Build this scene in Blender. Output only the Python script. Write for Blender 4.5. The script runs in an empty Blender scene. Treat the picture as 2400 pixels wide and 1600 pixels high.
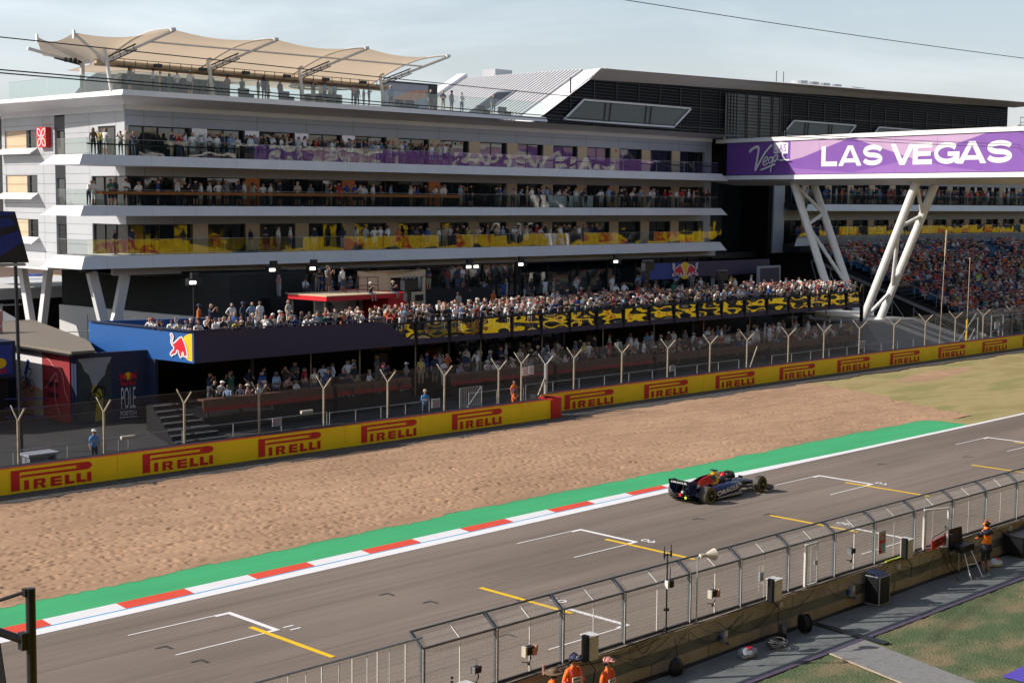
import bpy, math, random
import numpy as np
from mathutils import Vector, Matrix, noise
random.seed(7); rng = np.random.default_rng(7)
R = math.radians
SC = bpy.context.scene
COL = SC.collection

# ---------------------------------------------------------------- camera
CAM_F = 3426.3
yaw, pitch, roll = 0.7847, 0.09668, 0.00925
fw = Vector((math.cos(yaw)*math.cos(pitch), math.sin(yaw)*math.cos(pitch), -math.sin(pitch)))
rt = fw.cross(Vector((0, 0, 1))).normalized(); up = rt.cross(fw)
r2 = rt*math.cos(roll) + up*math.sin(roll); u2 = -rt*math.sin(roll) + up*math.cos(roll)
cd = bpy.data.cameras.new('camera'); cam = bpy.data.objects.new('camera', cd); COL.objects.link(cam)
cam.matrix_world = Matrix(((r2.x, u2.x, -fw.x, 0), (r2.y, u2.y, -fw.y, 0), (r2.z, u2.z, -fw.z, 12.4), (0, 0, 0, 1)))
cd.sensor_width = 36; cd.lens = CAM_F*36/2400; cd.clip_start = 0.5; cd.clip_end = 4000
SC.camera = cam

# ---------------------------------------------------------------- sky, sun, exposure
SUN_AZ = Vector((-0.81, 0.586, 0)).normalized(); SUN_EL = R(31.5)
w = bpy.data.worlds.new('World'); SC.world = w; w.use_nodes = True
nt = w.node_tree; nt.nodes.clear()
def N(t, ty, **k):
    n = t.nodes.new(ty)
    for a, b in k.items(): setattr(n, a, b)
    return n
out = N(nt, 'ShaderNodeOutputWorld'); bg = N(nt, 'ShaderNodeBackground'); bg.inputs[1].default_value = 0.1
sky = N(nt, 'ShaderNodeTexSky', sky_type='NISHITA', sun_disc=False, sun_elevation=SUN_EL,
        sun_rotation=math.atan2(SUN_AZ.x, SUN_AZ.y), air_density=1.0, dust_density=1.6, ozone_density=1.5, altitude=100)
tc = N(nt, 'ShaderNodeTexCoord'); mp = N(nt, 'ShaderNodeMapping'); mp.inputs['Scale'].default_value = (1.0, 1.0, 5.5)
mp.inputs['Rotation'].default_value = (0.05, 0.02, 0.4)
n1 = N(nt, 'ShaderNodeTexNoise'); n1.inputs['Scale'].default_value = 2.6; n1.inputs['Detail'].default_value = 7; n1.inputs['Roughness'].default_value = .55
n1.inputs['Distortion'].default_value = .5
cr = N(nt, 'ShaderNodeValToRGB'); cr.color_ramp.elements[0].position = .40; cr.color_ramp.elements[1].position = .66
cr.color_ramp.elements[0].color = (0.42,)*3+(1,); cr.color_ramp.elements[1].color = (.93,)*3+(1,)
mx = N(nt, 'ShaderNodeMixRGB'); mx.inputs['Color2'].default_value = (7.3, 8.25, 8.75, 1)
L = nt.links.new
L(tc.outputs['Generated'], mp.inputs[0]); L(mp.outputs[0], n1.inputs['Vector']); L(n1.outputs['Fac'], cr.inputs[0])
sx_ = N(nt, 'ShaderNodeSeparateXYZ'); L(tc.outputs['Generated'], sx_.inputs[0])
mr = N(nt, 'ShaderNodeMapRange'); mr.inputs['From Min'].default_value = .12; mr.inputs['From Max'].default_value = .6; mr.inputs['To Min'].default_value = 1; mr.inputs['To Max'].default_value = .08
mm_ = N(nt, 'ShaderNodeMath', operation='MULTIPLY'); L(sx_.outputs['Z'], mr.inputs['Value']); L(cr.outputs[0], mm_.inputs[0]); L(mr.outputs[0], mm_.inputs[1]); L(mm_.outputs[0], mx.inputs['Fac']); L(sky.outputs[0], mx.inputs['Color1'])
hz = N(nt, 'ShaderNodeMapRange', interpolation_type='SMOOTHSTEP'); hz.inputs['From Min'].default_value = -.02; hz.inputs['From Max'].default_value = .16; hz.inputs['To Min'].default_value = .62; hz.inputs['To Max'].default_value = 0
m2_ = N(nt, 'ShaderNodeMixRGB'); m2_.inputs['Color2'].default_value = (6.9, 6.45, 6.35, 1); L(sx_.outputs['Z'], hz.inputs['Value']); L(hz.outputs[0], m2_.inputs['Fac']); L(mx.outputs[0], m2_.inputs['Color1']); L(m2_.outputs[0], bg.inputs[0]); L(bg.outputs[0], out.inputs[0])
sd = bpy.data.lights.new('sun', 'SUN'); sd.energy = 5.0; sd.angle = R(0.55); sd.color = (1, .93, .84)
sun = bpy.data.objects.new('sun', sd); COL.objects.link(sun)
sv = Vector((SUN_AZ.x*math.cos(SUN_EL), SUN_AZ.y*math.cos(SUN_EL), math.sin(SUN_EL)))
sun.rotation_euler = sv.to_track_quat('Z', 'Y').to_euler(); sun.location = (0, 40, 80)
SC.view_settings.view_transform = 'Standard'; SC.view_settings.look = 'None'
SC.view_settings.exposure = 0.24; SC.view_settings.gamma = 1.0
SC.cycles.max_bounces = 6; SC.cycles.transparent_max_bounces = 24; SC.cycles.caustics_reflective = False; SC.cycles.caustics_refractive = False

# ---------------------------------------------------------------- materials
MT = {}
def srgb(h):
    c = [int(h[i:i+2], 16)/255 for i in (0, 2, 4)]
    return tuple(x/12.92 if x <= .04045 else ((x+.055)/1.055)**2.4 for x in c)
def mat(name, col, rough=.6, metal=0, var=.12, scale=3., bump=0., bscale=30., spec=.4, stretch=(1, 1, 1), emit=0, coat=0, bdist=.02):
    """procedural material: base colour broken up by two noises, optional bump; object-space coordinates"""
    if isinstance(col, str): col = srgb(col)
    m = bpy.data.materials.new(name); m.use_nodes = True; t = m.node_tree
    b = t.nodes['Principled BSDF']; b.inputs['Roughness'].default_value = rough; b.inputs['Metallic'].default_value = metal
    b.inputs['Specular IOR Level'].default_value = spec; b.inputs['Coat Weight'].default_value = coat
    l = t.links.new
    g = N(t, 'ShaderNodeNewGeometry'); mpg = N(t, 'ShaderNodeMapping'); mpg.inputs['Scale'].default_value = stretch
    l(g.outputs['Position'], mpg.inputs[0])
    n = N(t, 'ShaderNodeTexNoise'); n.inputs['Scale'].default_value = scale; n.inputs['Detail'].default_value = 5; n.inputs['Roughness'].default_value = .65
    l(mpg.outputs[0], n.inputs['Vector'])
    r = N(t, 'ShaderNodeValToRGB'); r.color_ramp.elements[0].position = .3; r.color_ramp.elements[1].position = .7
    r.color_ramp.elements[0].color = tuple(c*(1-var) for c in col)+(1,); r.color_ramp.elements[1].color = tuple(min(1, c*(1+var)) for c in col)+(1,)
    l(n.outputs['Fac'], r.inputs[0]); l(r.outputs[0], b.inputs['Base Color'])
    if bump:
        n2 = N(t, 'ShaderNodeTexNoise'); n2.inputs['Scale'].default_value = bscale; n2.inputs['Detail'].default_value = 3
        l(g.outputs['Position'], n2.inputs['Vector'])
        bp = N(t, 'ShaderNodeBump'); bp.inputs['Strength'].default_value = bump; bp.inputs['Distance'].default_value = bdist
        l(n2.outputs['Fac'], bp.inputs['Height']); l(bp.outputs[0], b.inputs['Normal'])
    if emit:
        b.inputs['Emission Color'].default_value = tuple(col)+(1,); b.inputs['Emission Strength'].default_value = emit
    MT[name] = m; return m
mat('white_panel', (.62, .62, .64), .45, var=.05, scale=.5)
mat('white_roof', (.68, .67, .67), .5, var=.05, scale=.4)
mat('grey_panel', (.30, .325, .385), .38, var=.06, scale=.35, spec=.5)
mat('light_panel', (.41, .42, .445), .4, var=.05, scale=.4, spec=.5)
mat('joint', (.07, .07, .08), .8)
mat('beige_panel', (.55, .41, .27), .6, var=.06, scale=1)
mat('orange_panel', (.62, .17, .03), .5, var=.1)
mat('silver_panel', (.62, .60, .63), .22, metal=.35, var=.06)
mat('dark_clad', (.006, .006, .008), .75, spec=.15, var=.4, scale=2, stretch=(.3, .3, 6))
mat('dark_wood', (.035, .037, .036), .8, spec=.2, var=.35, scale=3, stretch=(.3, .3, 10))
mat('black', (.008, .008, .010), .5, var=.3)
mat('dark_metal', (.028, .03, .036), .4, metal=.4, var=.2)
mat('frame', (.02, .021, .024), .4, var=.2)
mat('galv', (.40, .41, .42), .4, metal=.35, var=.18, scale=8)
mat('white_metal', (.72, .71, .70), .35, var=.06)
mat('grey_metal', (.30, .31, .33), .4, metal=.5, var=.15)
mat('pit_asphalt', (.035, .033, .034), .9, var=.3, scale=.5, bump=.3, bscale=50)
mat('green_paint', (.045, .36, .14), .75, var=.10, scale=.9, bump=.2, bscale=50, stretch=(.25, 1, 1))
mat('white_paint', (.78, .76, .77), .6, var=.05, scale=1.5)
mat('red_paint', (.72, .075, .035), .6, var=.08, scale=1.5)
mat('blue_paint', (.12, .42, .70), .6, var=.06)
mat('yellow_paint', (.82, .50, .012), .6, var=.08, scale=4)
mat('rubber_mark', (.045, .042, .042), .8, var=.3)
mat('banner_yellow', (.88, .62, .008), .42, var=.06, scale=.8)
mat('banner_red', (.55, .012, .018), .45, var=.06, scale=1)
mat('red_strip', (.46, .010, .012), .5, var=.12, scale=5)
mat('louvre_glass', (.24, .26, .26), .4)
mat('seam', (.135, .11, .095), .9)
mat('concrete', (.37, .33, .28), .85, var=.28, scale=1.4, bump=.4, bscale=25, stretch=(1, 1, .35))
mat('concrete_cap', (.36, .29, .22), .85, var=.22, scale=3, bump=.3, bscale=40)
mat('apron', (.16, .175, .175), .9, var=.22, scale=1.3, bump=.3, bscale=45)
mat('purple_edge', (.075, .06, .10), .8, var=.2)
mat('purple_mat', (.09, .06, .42), .7, var=.1)
mat('path', (.20, .20, .20), .9, var=.18, scale=8, bump=.5, bscale=50)
mat('barrier_shade', (.085, .078, .072), .95, var=.6, scale=9, bump=.8, bscale=40, bdist=.05)  # ground darkened to stand for the shadow along the barrier
mat('dirt', (.16, .10, .07), .95, var=.2, scale=.05)
mat('timber_roof', (.20, .165, .13), .75, var=.2, scale=2, stretch=(.4, 4, 1))
mat('blue_wall', (.008, .085, .30), .5, var=.08, scale=.6)
mat('navy', (.014, .022, .060), .55, var=.2, scale=1)
mat('purple_wall', (.042, .030, .072), .5, var=.08, scale=.6)
m_ = mat('tensile', (.64, .54, .43), .7, var=.04, scale=.5)
t_ = m_.node_tree; tl_ = t_.nodes.new('ShaderNodeBsdfTranslucent'); tl_.inputs[0].default_value = (.74, .60, .45, 1); ms_ = t_.nodes.new('ShaderNodeMixShader'); ms_.inputs[0].default_value = .45
t_.links.new(t_.nodes['Principled BSDF'].outputs[0], ms_.inputs[1]); t_.links.new(tl_.outputs[0], ms_.inputs[2]); t_.links.new(ms_.outputs[0], t_.nodes['Material Output'].inputs[0])
mat('rib_roof', (.55, .54, .55), .5, var=.06)
mat('rib_base', (.13, .13, .14), .6, var=.1)
mat('kiosk_red', (.58, .010, .018), .45, var=.05)
mat('plywood', (.62, .47, .30), .6, var=.1, scale=4, stretch=(.3, 3, 1))
mat('tan', (.42, .33, .23), .65, var=.08)
mat('poster_red', (.26, .022, .028), .6, var=.08)
mat('poster_line', (.46, .16, .15), .6)
mat('poster_text', (.02, .008, .012), .6)
mat('sky_print', (.30, .31, .35), .6, var=.15, scale=.6)
mat('hill_print', (.035, .042, .045), .7, var=.5, scale=1.5)
mat('earth_print', (.36, .15, .09), .7, var=.2, scale=2)
mat('clay', (.55, .27, .17), .7, var=.2, scale=2)
mat('white_print', (.66, .64, .66), .55, var=.04)
mat('logo_red', (.60, .008, .025), .45)
mat('logo_yellow', (.85, .50, .01), .45)
mat('logo_blue', (.02, .045, .25), .5)
mat('sign_white', (.64, .64, .64), .5, var=.02)
mat('sign_purple', (.15, .06, .31), .5, var=.05, scale=.5)
mat('sign_violet', (.175, .07, .31), .5, var=.05, scale=.5)
mat('sign_pink', (.43, .28, .44), .5, var=.05, scale=.5)
mat('sign_deep', (.20, .055, .42), .5, var=.05, scale=.5)
mat('sign_mid', (.24, .11, .36), .5, var=.04, scale=.5)
mat('lamp_white', (1, .93, .80), .4, emit=4)
mat('screen_blue', (.004, .018, .16), .3, var=.2)
mat('screen_dark', (.006, .008, .02), .3)
mat('foliage', (.035, .065, .018), .8, var=.5, scale=2.5)
mat('foliage_dark', (.014, .024, .012), .8, var=.5, scale=2.5)
mat('bark', (.08, .06, .045), .9)
mat('seat_blue', (.008, .075, .16), .5, var=.3, scale=4)
mat('leather_brown', (.16, .085, .05), .7, var=.2)
mat('rubber', (.012, .012, .013), .6, var=.3)
mat('tyre_tread', (.060, .052, .046), .65, var=.15)
mat('car_navy', (.006, .012, .060), .28, coat=.5, var=.1, spec=.5)
mat('car_black', (.008, .009, .012), .4, var=.2)
mat('car_red', (.62, .012, .012), .35, coat=.4)
mat('car_yellow', (.85, .42, .005), .35, coat=.4)
mat('car_grey', (.30, .30, .33), .5)
mat('tyre_yellow', (.35, .28, .02), .5)
mat('hivis', (.62, .70, .05), .5)
mat('marshal_orange', (.85, .16, .02), .7, var=.08, scale=12, bump=.4, bscale=14)
mat('marshal_pink', (.80, .10, .14), .7)
mat('shirt_orange', (.85, .20, .01), .55, var=.08, bump=.5, bscale=9)
mat('shirt_navy', (.015, .018, .035), .7)
mat('skin_warm', (.42, .21, .13), .55, var=.08, scale=8)
mat('straw', (.16, .10, .06), .8, var=.2)
mat('cap_pink', (.55, .22, .20), .7)
mat('cap_navy', (.03, .035, .09), .7)
mat('hair_dark', (.03, .02, .014), .6)
mat('cream', (.62, .56, .46), .5)
mat('cable', (.015, .015, .017), .6)
mat('brown_bench', (.12, .055, .035), .7, var=.3)
mat('red_bench', (.30, .018, .018), .6, var=.2)
mat('scaf', (.33, .33, .34), .4, metal=.6, var=.2)
mat('fence_steel', (.11, .12, .135), .4, metal=.3, var=.2)
mat('mesh_wire', (.50, .47, .44), .5)
mat('chain_link', (.13, .125, .12), .6)
mat('post_tan', (.33, .28, .21), .6, var=.25, scale=5)
mat('glassy_white', (.60, .66, .70), .15, var=.05)
mat('led_panel', (.10, .115, .115), .35, spec=.3)

def ground_mat(name, col, layers, rough=.92, bump=.4, bscale=60, bdist=.02, tint=None):
    """base colour multiplied by several noises: (scale, amount, stretch, lo, hi)"""
    m = bpy.data.materials.new(name); m.use_nodes = True; t = m.node_tree; b = t.nodes['Principled BSDF']; l = t.links.new
    b.inputs['Roughness'].default_value = rough; b.inputs['Specular IOR Level'].default_value = .25
    g = N(t, 'ShaderNodeNewGeometry'); cur = None
    for sc_, am, st, lo, hi in layers:
        mp_ = N(t, 'ShaderNodeMapping'); mp_.inputs['Scale'].default_value = st; mp_.inputs['Location'].default_value = (sc_*3.1, sc_, 0); l(g.outputs['Position'], mp_.inputs[0])
        n = N(t, 'ShaderNodeTexNoise'); n.inputs['Scale'].default_value = sc_; n.inputs['Detail'].default_value = 4; l(mp_.outputs[0], n.inputs['Vector'])
        r = N(t, 'ShaderNodeMapRange'); r.inputs['From Min'].default_value = lo; r.inputs['From Max'].default_value = hi; r.inputs['To Min'].default_value = 1-am; r.inputs['To Max'].default_value = 1+am*.6; l(n.outputs['Fac'], r.inputs['Value'])
        if cur is None: cur = r.outputs[0]
        else: q = N(t, 'ShaderNodeMath', operation='MULTIPLY'); l(cur, q.inputs[0]); l(r.outputs[0], q.inputs[1]); cur = q.outputs[0]
    v = N(t, 'ShaderNodeVectorMath', operation='SCALE'); v.inputs[0].default_value = col; l(cur, v.inputs['Scale']); l(v.outputs[0], b.inputs['Base Color'])
    n2 = N(t, 'ShaderNodeTexNoise'); n2.inputs['Scale'].default_value = bscale; n2.inputs['Detail'].default_value = 3; l(g.outputs['Position'], n2.inputs['Vector'])
    bp = N(t, 'ShaderNodeBump'); bp.inputs['Strength'].default_value = bump; bp.inputs['Distance'].default_value = bdist; l(n2.outputs['Fac'], bp.inputs['Height']); l(bp.outputs[0], b.inputs['Normal'])
    MT[name] = m; return m
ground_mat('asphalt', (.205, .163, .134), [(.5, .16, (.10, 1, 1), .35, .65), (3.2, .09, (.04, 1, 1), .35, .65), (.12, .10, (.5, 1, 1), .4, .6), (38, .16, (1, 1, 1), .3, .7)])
def glass(name, tint, refl, rough=.02, bump=.0, bscale=1., tfac=.2):
    m = bpy.data.materials.new(name); m.use_nodes = True; t = m.node_tree; t.nodes.clear(); l = t.links.new
    o = N(t, 'ShaderNodeOutputMaterial'); gl = N(t, 'ShaderNodeBsdfGlossy'); gl.inputs['Roughness'].default_value = rough
    tr = N(t, 'ShaderNodeBsdfTransparent'); tr.inputs[0].default_value = tint+(1,)
    df = N(t, 'ShaderNodeBsdfDiffuse'); df.inputs[0].default_value = (.30, .36, .36, 1)
    a = N(t, 'ShaderNodeMixShader'); a.inputs[0].default_value = tfac; b = N(t, 'ShaderNodeMixShader')
    fr = N(t, 'ShaderNodeFresnel'); fr.inputs[0].default_value = 1.5
    ma = N(t, 'ShaderNodeMath', operation='MULTIPLY_ADD'); ma.inputs[1].default_value = 1.0; ma.inputs[2].default_value = refl; ma.use_clamp = True
    l(fr.outputs[0], ma.inputs[0]); l(ma.outputs[0], b.inputs[0])
    l(tr.outputs[0], a.inputs[1]); l(df.outputs[0], a.inputs[2]); l(a.outputs[0], b.inputs[1]); l(gl.outputs[0], b.inputs[2]); l(b.outputs[0], o.inputs[0])
    if bump:
        g = N(t, 'ShaderNodeNewGeometry'); n = N(t, 'ShaderNodeTexNoise'); n.inputs['Scale'].default_value = bscale; n.inputs['Detail'].default_value = 1
        bp = N(t, 'ShaderNodeBump'); bp.inputs['Strength'].default_value = bump; bp.inputs['Distance'].default_value = .1
        l(g.outputs['Position'], n.inputs['Vector']); l(n.outputs['Fac'], bp.inputs['Height']); l(bp.outputs[0], gl.inputs['Normal'])
    MT[name] = m; return m
glass('rail_glass', (.72, .80, .77), .085, bump=.07, bscale=.7, tfac=.015)
glass('terrace_glass', (.80, .91, .89), .06, tfac=.06)
glass('deck_glass', (.62, .60, .54), .30, bump=.0, bscale=1.1, tfac=.02)
glass('panel_glass', (.75, .85, .84), .08, tfac=.05)
def window_mat():
    m = bpy.data.materials.new('window_glass'); m.use_nodes = True; t = m.node_tree; b = t.nodes['Principled BSDF']; l = t.links.new
    b.inputs['Base Color'].default_value = (.010, .016, .018, 1); b.inputs['Roughness'].default_value = .04; b.inputs['IOR'].default_value = 1.9
    g = N(t, 'ShaderNodeNewGeometry'); n = N(t, 'ShaderNodeTexNoise'); n.inputs['Scale'].default_value = .5
    bp = N(t, 'ShaderNodeBump'); bp.inputs['Strength'].default_value = .12; bp.inputs['Distance'].default_value = .1
    l(g.outputs['Position'], n.inputs['Vector']); l(n.outputs['Fac'], bp.inputs['Height']); l(bp.outputs[0], b.inputs['Normal'])
    MT['window_glass'] = m
window_mat()

# clothing: shirt colour carried by the object, the rest varies per person
def rand_mat(name, cols, rough=.75, from_obj=False, attr=None):
    m = bpy.data.materials.new(name); m.use_nodes = True; t = m.node_tree; b = t.nodes['Principled BSDF']; l = t.links.new
    b.inputs['Roughness'].default_value = rough
    if attr:
        a = N(t, 'ShaderNodeAttribute', attribute_name=attr); l(a.outputs['Color'], b.inputs['Base Color'])
    else:
        o = N(t, 'ShaderNodeObjectInfo')
        if from_obj: l(o.outputs['Color'], b.inputs['Base Color'])
        else:
            r = N(t, 'ShaderNodeValToRGB'); r.color_ramp.interpolation = 'CONSTANT'
            e = r.color_ramp.elements
            while len(e) > 1: e.remove(e[0])
            for i, c in enumerate(cols):
                if i == 0: e[0].position = 0; e[0].color = c+(1,)
                else:
                    q = e.new(i/len(cols)); q.color = c+(1,)
            l(o.outputs['Random'], r.inputs[0]); l(r.outputs[0], b.inputs['Base Color'])
    MT[name] = m; return m
SKINS = [(.48, .25, .17), (.52, .29, .20), (.42, .20, .13), (.55, .33, .24), (.16, .08, .055), (.48, .25, .17)]
PANTS = [(.03, .04, .07), (.02, .02, .022), (.34, .28, .20), (.06, .08, .14), (.45, .44, .42), (.02, .02, .03), (.10, .10, .11), (.05, .07, .11)]
HAIRS = [(.03, .018, .012), (.06, .035, .02), (.02, .014, .012), (.22, .13, .06), (.10, .05, .025), (.03, .02, .015), (.28, .20, .11)]
rand_mat('person_shirt', None, from_obj=True)
rand_mat('person_skin', SKINS, .6); rand_mat('person_trousers', PANTS); rand_mat('person_hair', HAIRS)
rand_mat('person_shoes', [(.6, .6, .6), (.03, .03, .03), (.5, .48, .45), (.04, .03, .03)])
rand_mat('person_hat', [(.60, .59, .58), (.02, .02, .04), (.05, .05, .06), (.30, .03, .03), (.03, .04, .10), (.45, .38, .29)])
rand_mat('crowd_cloth', None, attr='tone')

# ---------------------------------------------------------------- mesh helpers
class MB:
    def __init__(s): s.v = []; s.f = []; s.m = []
    def add(s, vs, fs, m=0):
        n = len(s.v); s.v += [tuple(v) for v in vs]
        for f in fs: s.f.append([i+n for i in f]); s.m.append(m)
    def quad(s, a, b, c, d, m=0): s.add([a, b, c, d], [(0, 1, 2, 3)], m)
    def poly(s, pts, m=0): s.add(pts, [tuple(range(len(pts)))], m)
    def box(s, x0, y0, z0, x1, y1, z1, m=0):
        if x0 > x1: x0, x1 = x1, x0
        if y0 > y1: y0, y1 = y1, y0
        if z0 > z1: z0, z1 = z1, z0
        s.add([(x0, y0, z0), (x1, y0, z0), (x1, y1, z0), (x0, y1, z0), (x0, y0, z1), (x1, y0, z1), (x1, y1, z1), (x0, y1, z1)],
              [(3, 2, 1, 0), (4, 5, 6, 7), (0, 1, 5, 4), (1, 2, 6, 5), (2, 3, 7, 6), (3, 0, 4, 7)], m)
    def prism(s, pts, d, m=0):
        d = Vector(d); n = len(pts); a = [Vector(p) for p in pts]; b = [p+d for p in a]
        fs = [tuple(range(n))[::-1], tuple(range(n, 2*n))]+[(i, (i+1) % n, (i+1) % n+n, i+n) for i in range(n)]
        nn = Vector((0, 0, 0))
        for i in range(n): nn += a[i].cross(a[(i+1) % n])
        if nn.dot(d) < 0: fs = [f[::-1] for f in fs]
        s.add(a+b, fs, m)
    def cyl(s, p, q, r, n=8, m=0, r1=None, cap=True):
        p = Vector(p); q = Vector(q); d = (q-p)
        if d.length < 1e-6: return
        d.normalize(); a = d.orthogonal().normalized(); b = d.cross(a); r1 = r if r1 is None else r1
        vs = [p+a*math.cos(2*PI*i/n)*r+b*math.sin(2*PI*i/n)*r for i in range(n)]+[q+a*math.cos(2*PI*i/n)*r1+b*math.sin(2*PI*i/n)*r1 for i in range(n)]
        fs = [(i, (i+1) % n, (i+1) % n+n, i+n) for i in range(n)]
        if cap: fs += [tuple(range(n))[::-1], tuple(range(n, 2*n))]
        s.add(vs, fs, m)
    def bar(s, p, q, w, h, m=0):
        p = Vector(p); q = Vector(q); d = (q-p).normalized()
        u = Vector((0, 0, 1)); a = d.cross(u)
        if a.length < .05: a = Vector((1, 0, 0))
        a.normalize(); b = a.cross(d)
        vs = [c+a*sx*w/2+b*sy*h/2 for c in (p, q) for sx, sy in ((-1, -1), (1, -1), (1, 1), (-1, 1))]
        s.add(vs, [(3, 2, 1, 0), (4, 5, 6, 7), (0, 1, 5, 4), (1, 2, 6, 5), (2, 3, 7, 6), (3, 0, 4, 7)], m)
    def tube(s, pts, r, n=6, m=0):
        for a, b in zip(pts[:-1], pts[1:]): s.cyl(a, b, r, n, m)
    def ball(s, c, r, n=10, k=7, m=0, sc=(1, 1, 1)):
        vs = []; fs = []
        for j in range(k+1):
            th = PI*j/k
            for i in range(n):
                ph = 2*PI*i/n; vs.append((c[0]+r*sc[0]*math.sin(th)*math.cos(ph), c[1]+r*sc[1]*math.sin(th)*math.sin(ph), c[2]+r*sc[2]*math.cos(th)))
        for j in range(k):
            for i in range(n): fs.append((j*n+i, (j+1)*n+i, (j+1)*n+(i+1) % n, j*n+(i+1) % n))
        s.add(vs, fs, m)
    def merge(s, o, M=None, moff=0):
        n = len(s.v)
        s.v += [tuple(M @ Vector(v)) if M else v for v in o.v]
        for f, m in zip(o.f, o.m): s.f.append([i+n for i in f]); s.m.append(m+moff)
PI = math.pi
ROOT = {}
SPLIT = {'grey_wall_panel', 'beige_poster', 'red_poster', 'clamp_plate', 'thin_column', 'wall_joints', 'steel_column', 'stair_handrail', 'speaker_cone', 'edge_trim', 'warm_glazing', 'tower_glazing', 'slim_pole', 'diagonal_brace', 'arch_rib', 'post', 'glass_post', 'facade_mullion', 'tie_tube', 'door_header', 'floor_slab', 'ring', 'red_pictogram', 'ring_pictogram', 'rod', 'stand_leg', 'leg', 'tower_wall', 'rear_screen_wall', 'nosing', 'truss_tube'}
def components(mb):
    par = list(range(len(mb.v)))
    def fd(a):
        while par[a] != a: par[a] = par[par[a]]; a = par[a]
        return a
    for f in mb.f:
        for i in f[1:]: par[fd(i)] = fd(f[0])
    out = {}
    for f, m in zip(mb.f, mb.m): out.setdefault(fd(f[0]), []).append((f, m))
    res = []
    for fs in out.values():
        ids = sorted({i for f, _ in fs for i in f}); mp_ = {a: b for b, a in enumerate(ids)}; q = MB(); q.v = [mb.v[i] for i in ids]; q.f = [[mp_[i] for i in f] for f, _ in fs]; q.m = [m for _, m in fs]; res.append(q)
    return res
def mesh_of(name, mb, mats, off=(0, 0, 0), smooth=False):
    me = bpy.data.meshes.new(name)
    ox, oy, oz = off
    me.from_pydata([(v[0]-ox, v[1]-oy, v[2]-oz) for v in mb.v], [], mb.f)
    if isinstance(mats, str): mats = [mats]
    for m in mats: me.materials.append(MT[m])
    me.polygons.foreach_set('material_index', mb.m)
    if smooth: me.polygons.foreach_set('use_smooth', [True]*len(mb.f))
    me.update(); return me
def tag(o, label=None, cat=None, group=None, kind=None):
    if label: o['label'] = label
    if cat: o['category'] = cat
    if group: o['group'] = group
    if kind: o['kind'] = kind
    return o
def thing(name, label, cat, loc=(0, 0, 0), group=None):
    o = bpy.data.objects.new(name, None); COL.objects.link(o); o.location = loc; o.empty_display_size = .2
    ROOT[o.name] = Vector(loc); return tag(o, label, cat, group)
def obj(name, mb, mats, parent=None, smooth=False, label=None, cat=None, group=None, kind=None, loc=None):
    if parent is not None and name in SPLIT:
        cs = components(mb)
        if 1 < len(cs) <= 60:
            SPLIT.discard(name); r_ = [obj(name, c, mats, parent, smooth, label) for c in cs][0]; SPLIT.add(name); return r_
    if parent is not None:
        off = ROOT[parent.name]; me = mesh_of(name, mb, mats, off, smooth)
        o = bpy.data.objects.new(name, me); COL.objects.link(o); o.parent = parent; ROOT[o.name] = off
    else:
        off = Vector(loc) if loc is not None else Vector((0, 0, 0)); me = mesh_of(name, mb, mats, off, smooth)
        o = bpy.data.objects.new(name, me); COL.objects.link(o); o.location = off; ROOT[o.name] = off
    return tag(o, label, cat, group, kind)
def copy_tree(o, dloc, label=None, parent=None):
    c = o.copy(); COL.objects.link(c)
    if parent is None:
        c.location = o.location+Vector(dloc)
        if label: c['label'] = label
    else: c.parent = parent
    for ch in [x for x in bpy.data.objects if x.parent == o]: copy_tree(ch, (0, 0, 0), None, c)
    return c
_txt = {}
def text_mb(s, size=1., bold=0., shear=0., sx=1., extr=0.):
    """text as flat polygons in the x/z plane starting at the origin"""
    key = (s, bold, shear)
    if key not in _txt:
        cu = bpy.data.curves.new('t', 'FONT'); cu.body = s; cu.offset = bold; cu.shear = shear; cu.resolution_u = 3
        o = bpy.data.objects.new('t', cu); COL.objects.link(o); bpy.context.view_layer.update()
        me = bpy.data.meshes.new_from_object(o.evaluated_get(bpy.context.evaluated_depsgraph_get()))
        vs = [tuple(v.co) for v in me.vertices]; fs = [tuple(p.vertices) for p in me.polygons]
        bpy.data.objects.remove(o); bpy.data.curves.remove(cu); bpy.data.meshes.remove(me)
        x0 = min(v[0] for v in vs); y0 = min(v[1] for v in vs)
        _txt[key] = ([(v[0]-x0, v[1]-y0) for v in vs], fs)
    vs, fs = _txt[key]
    h = max(v[1] for v in vs)
    mb = MB(); k = size/h
    mb.add([(v[0]*k*sx, 0, v[1]*k) for v in vs], fs, 0)
    return mb
def place2d(mb, o, ux, uz=(0, 0, 1)):
    """map x/z plane shape to origin o with unit vectors ux, uz"""
    o = Vector(o); ux = Vector(ux); uz = Vector(uz); r = MB()
    r.v = [tuple(o+ux*v[0]+uz*v[2]) for v in mb.v]; r.f = [list(f) for f in mb.f]; r.m = list(mb.m); return r
def smooth_line(pts, k=6):
    out = []
    P = [pts[0]]+list(pts)+[pts[-1]]
    for i in range(1, len(P)-2):
        a, b, c, d = [np.array(q, float) for q in P[i-1:i+3]]
        for j in range(k):
            t = j/k; out.append(tuple(.5*((2*b)+(-a+c)*t+(2*a-5*b+4*c-d)*t*t+(-a+3*b-3*c+d)*t**3)))
    out.append(tuple(pts[-1])); return out
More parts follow.
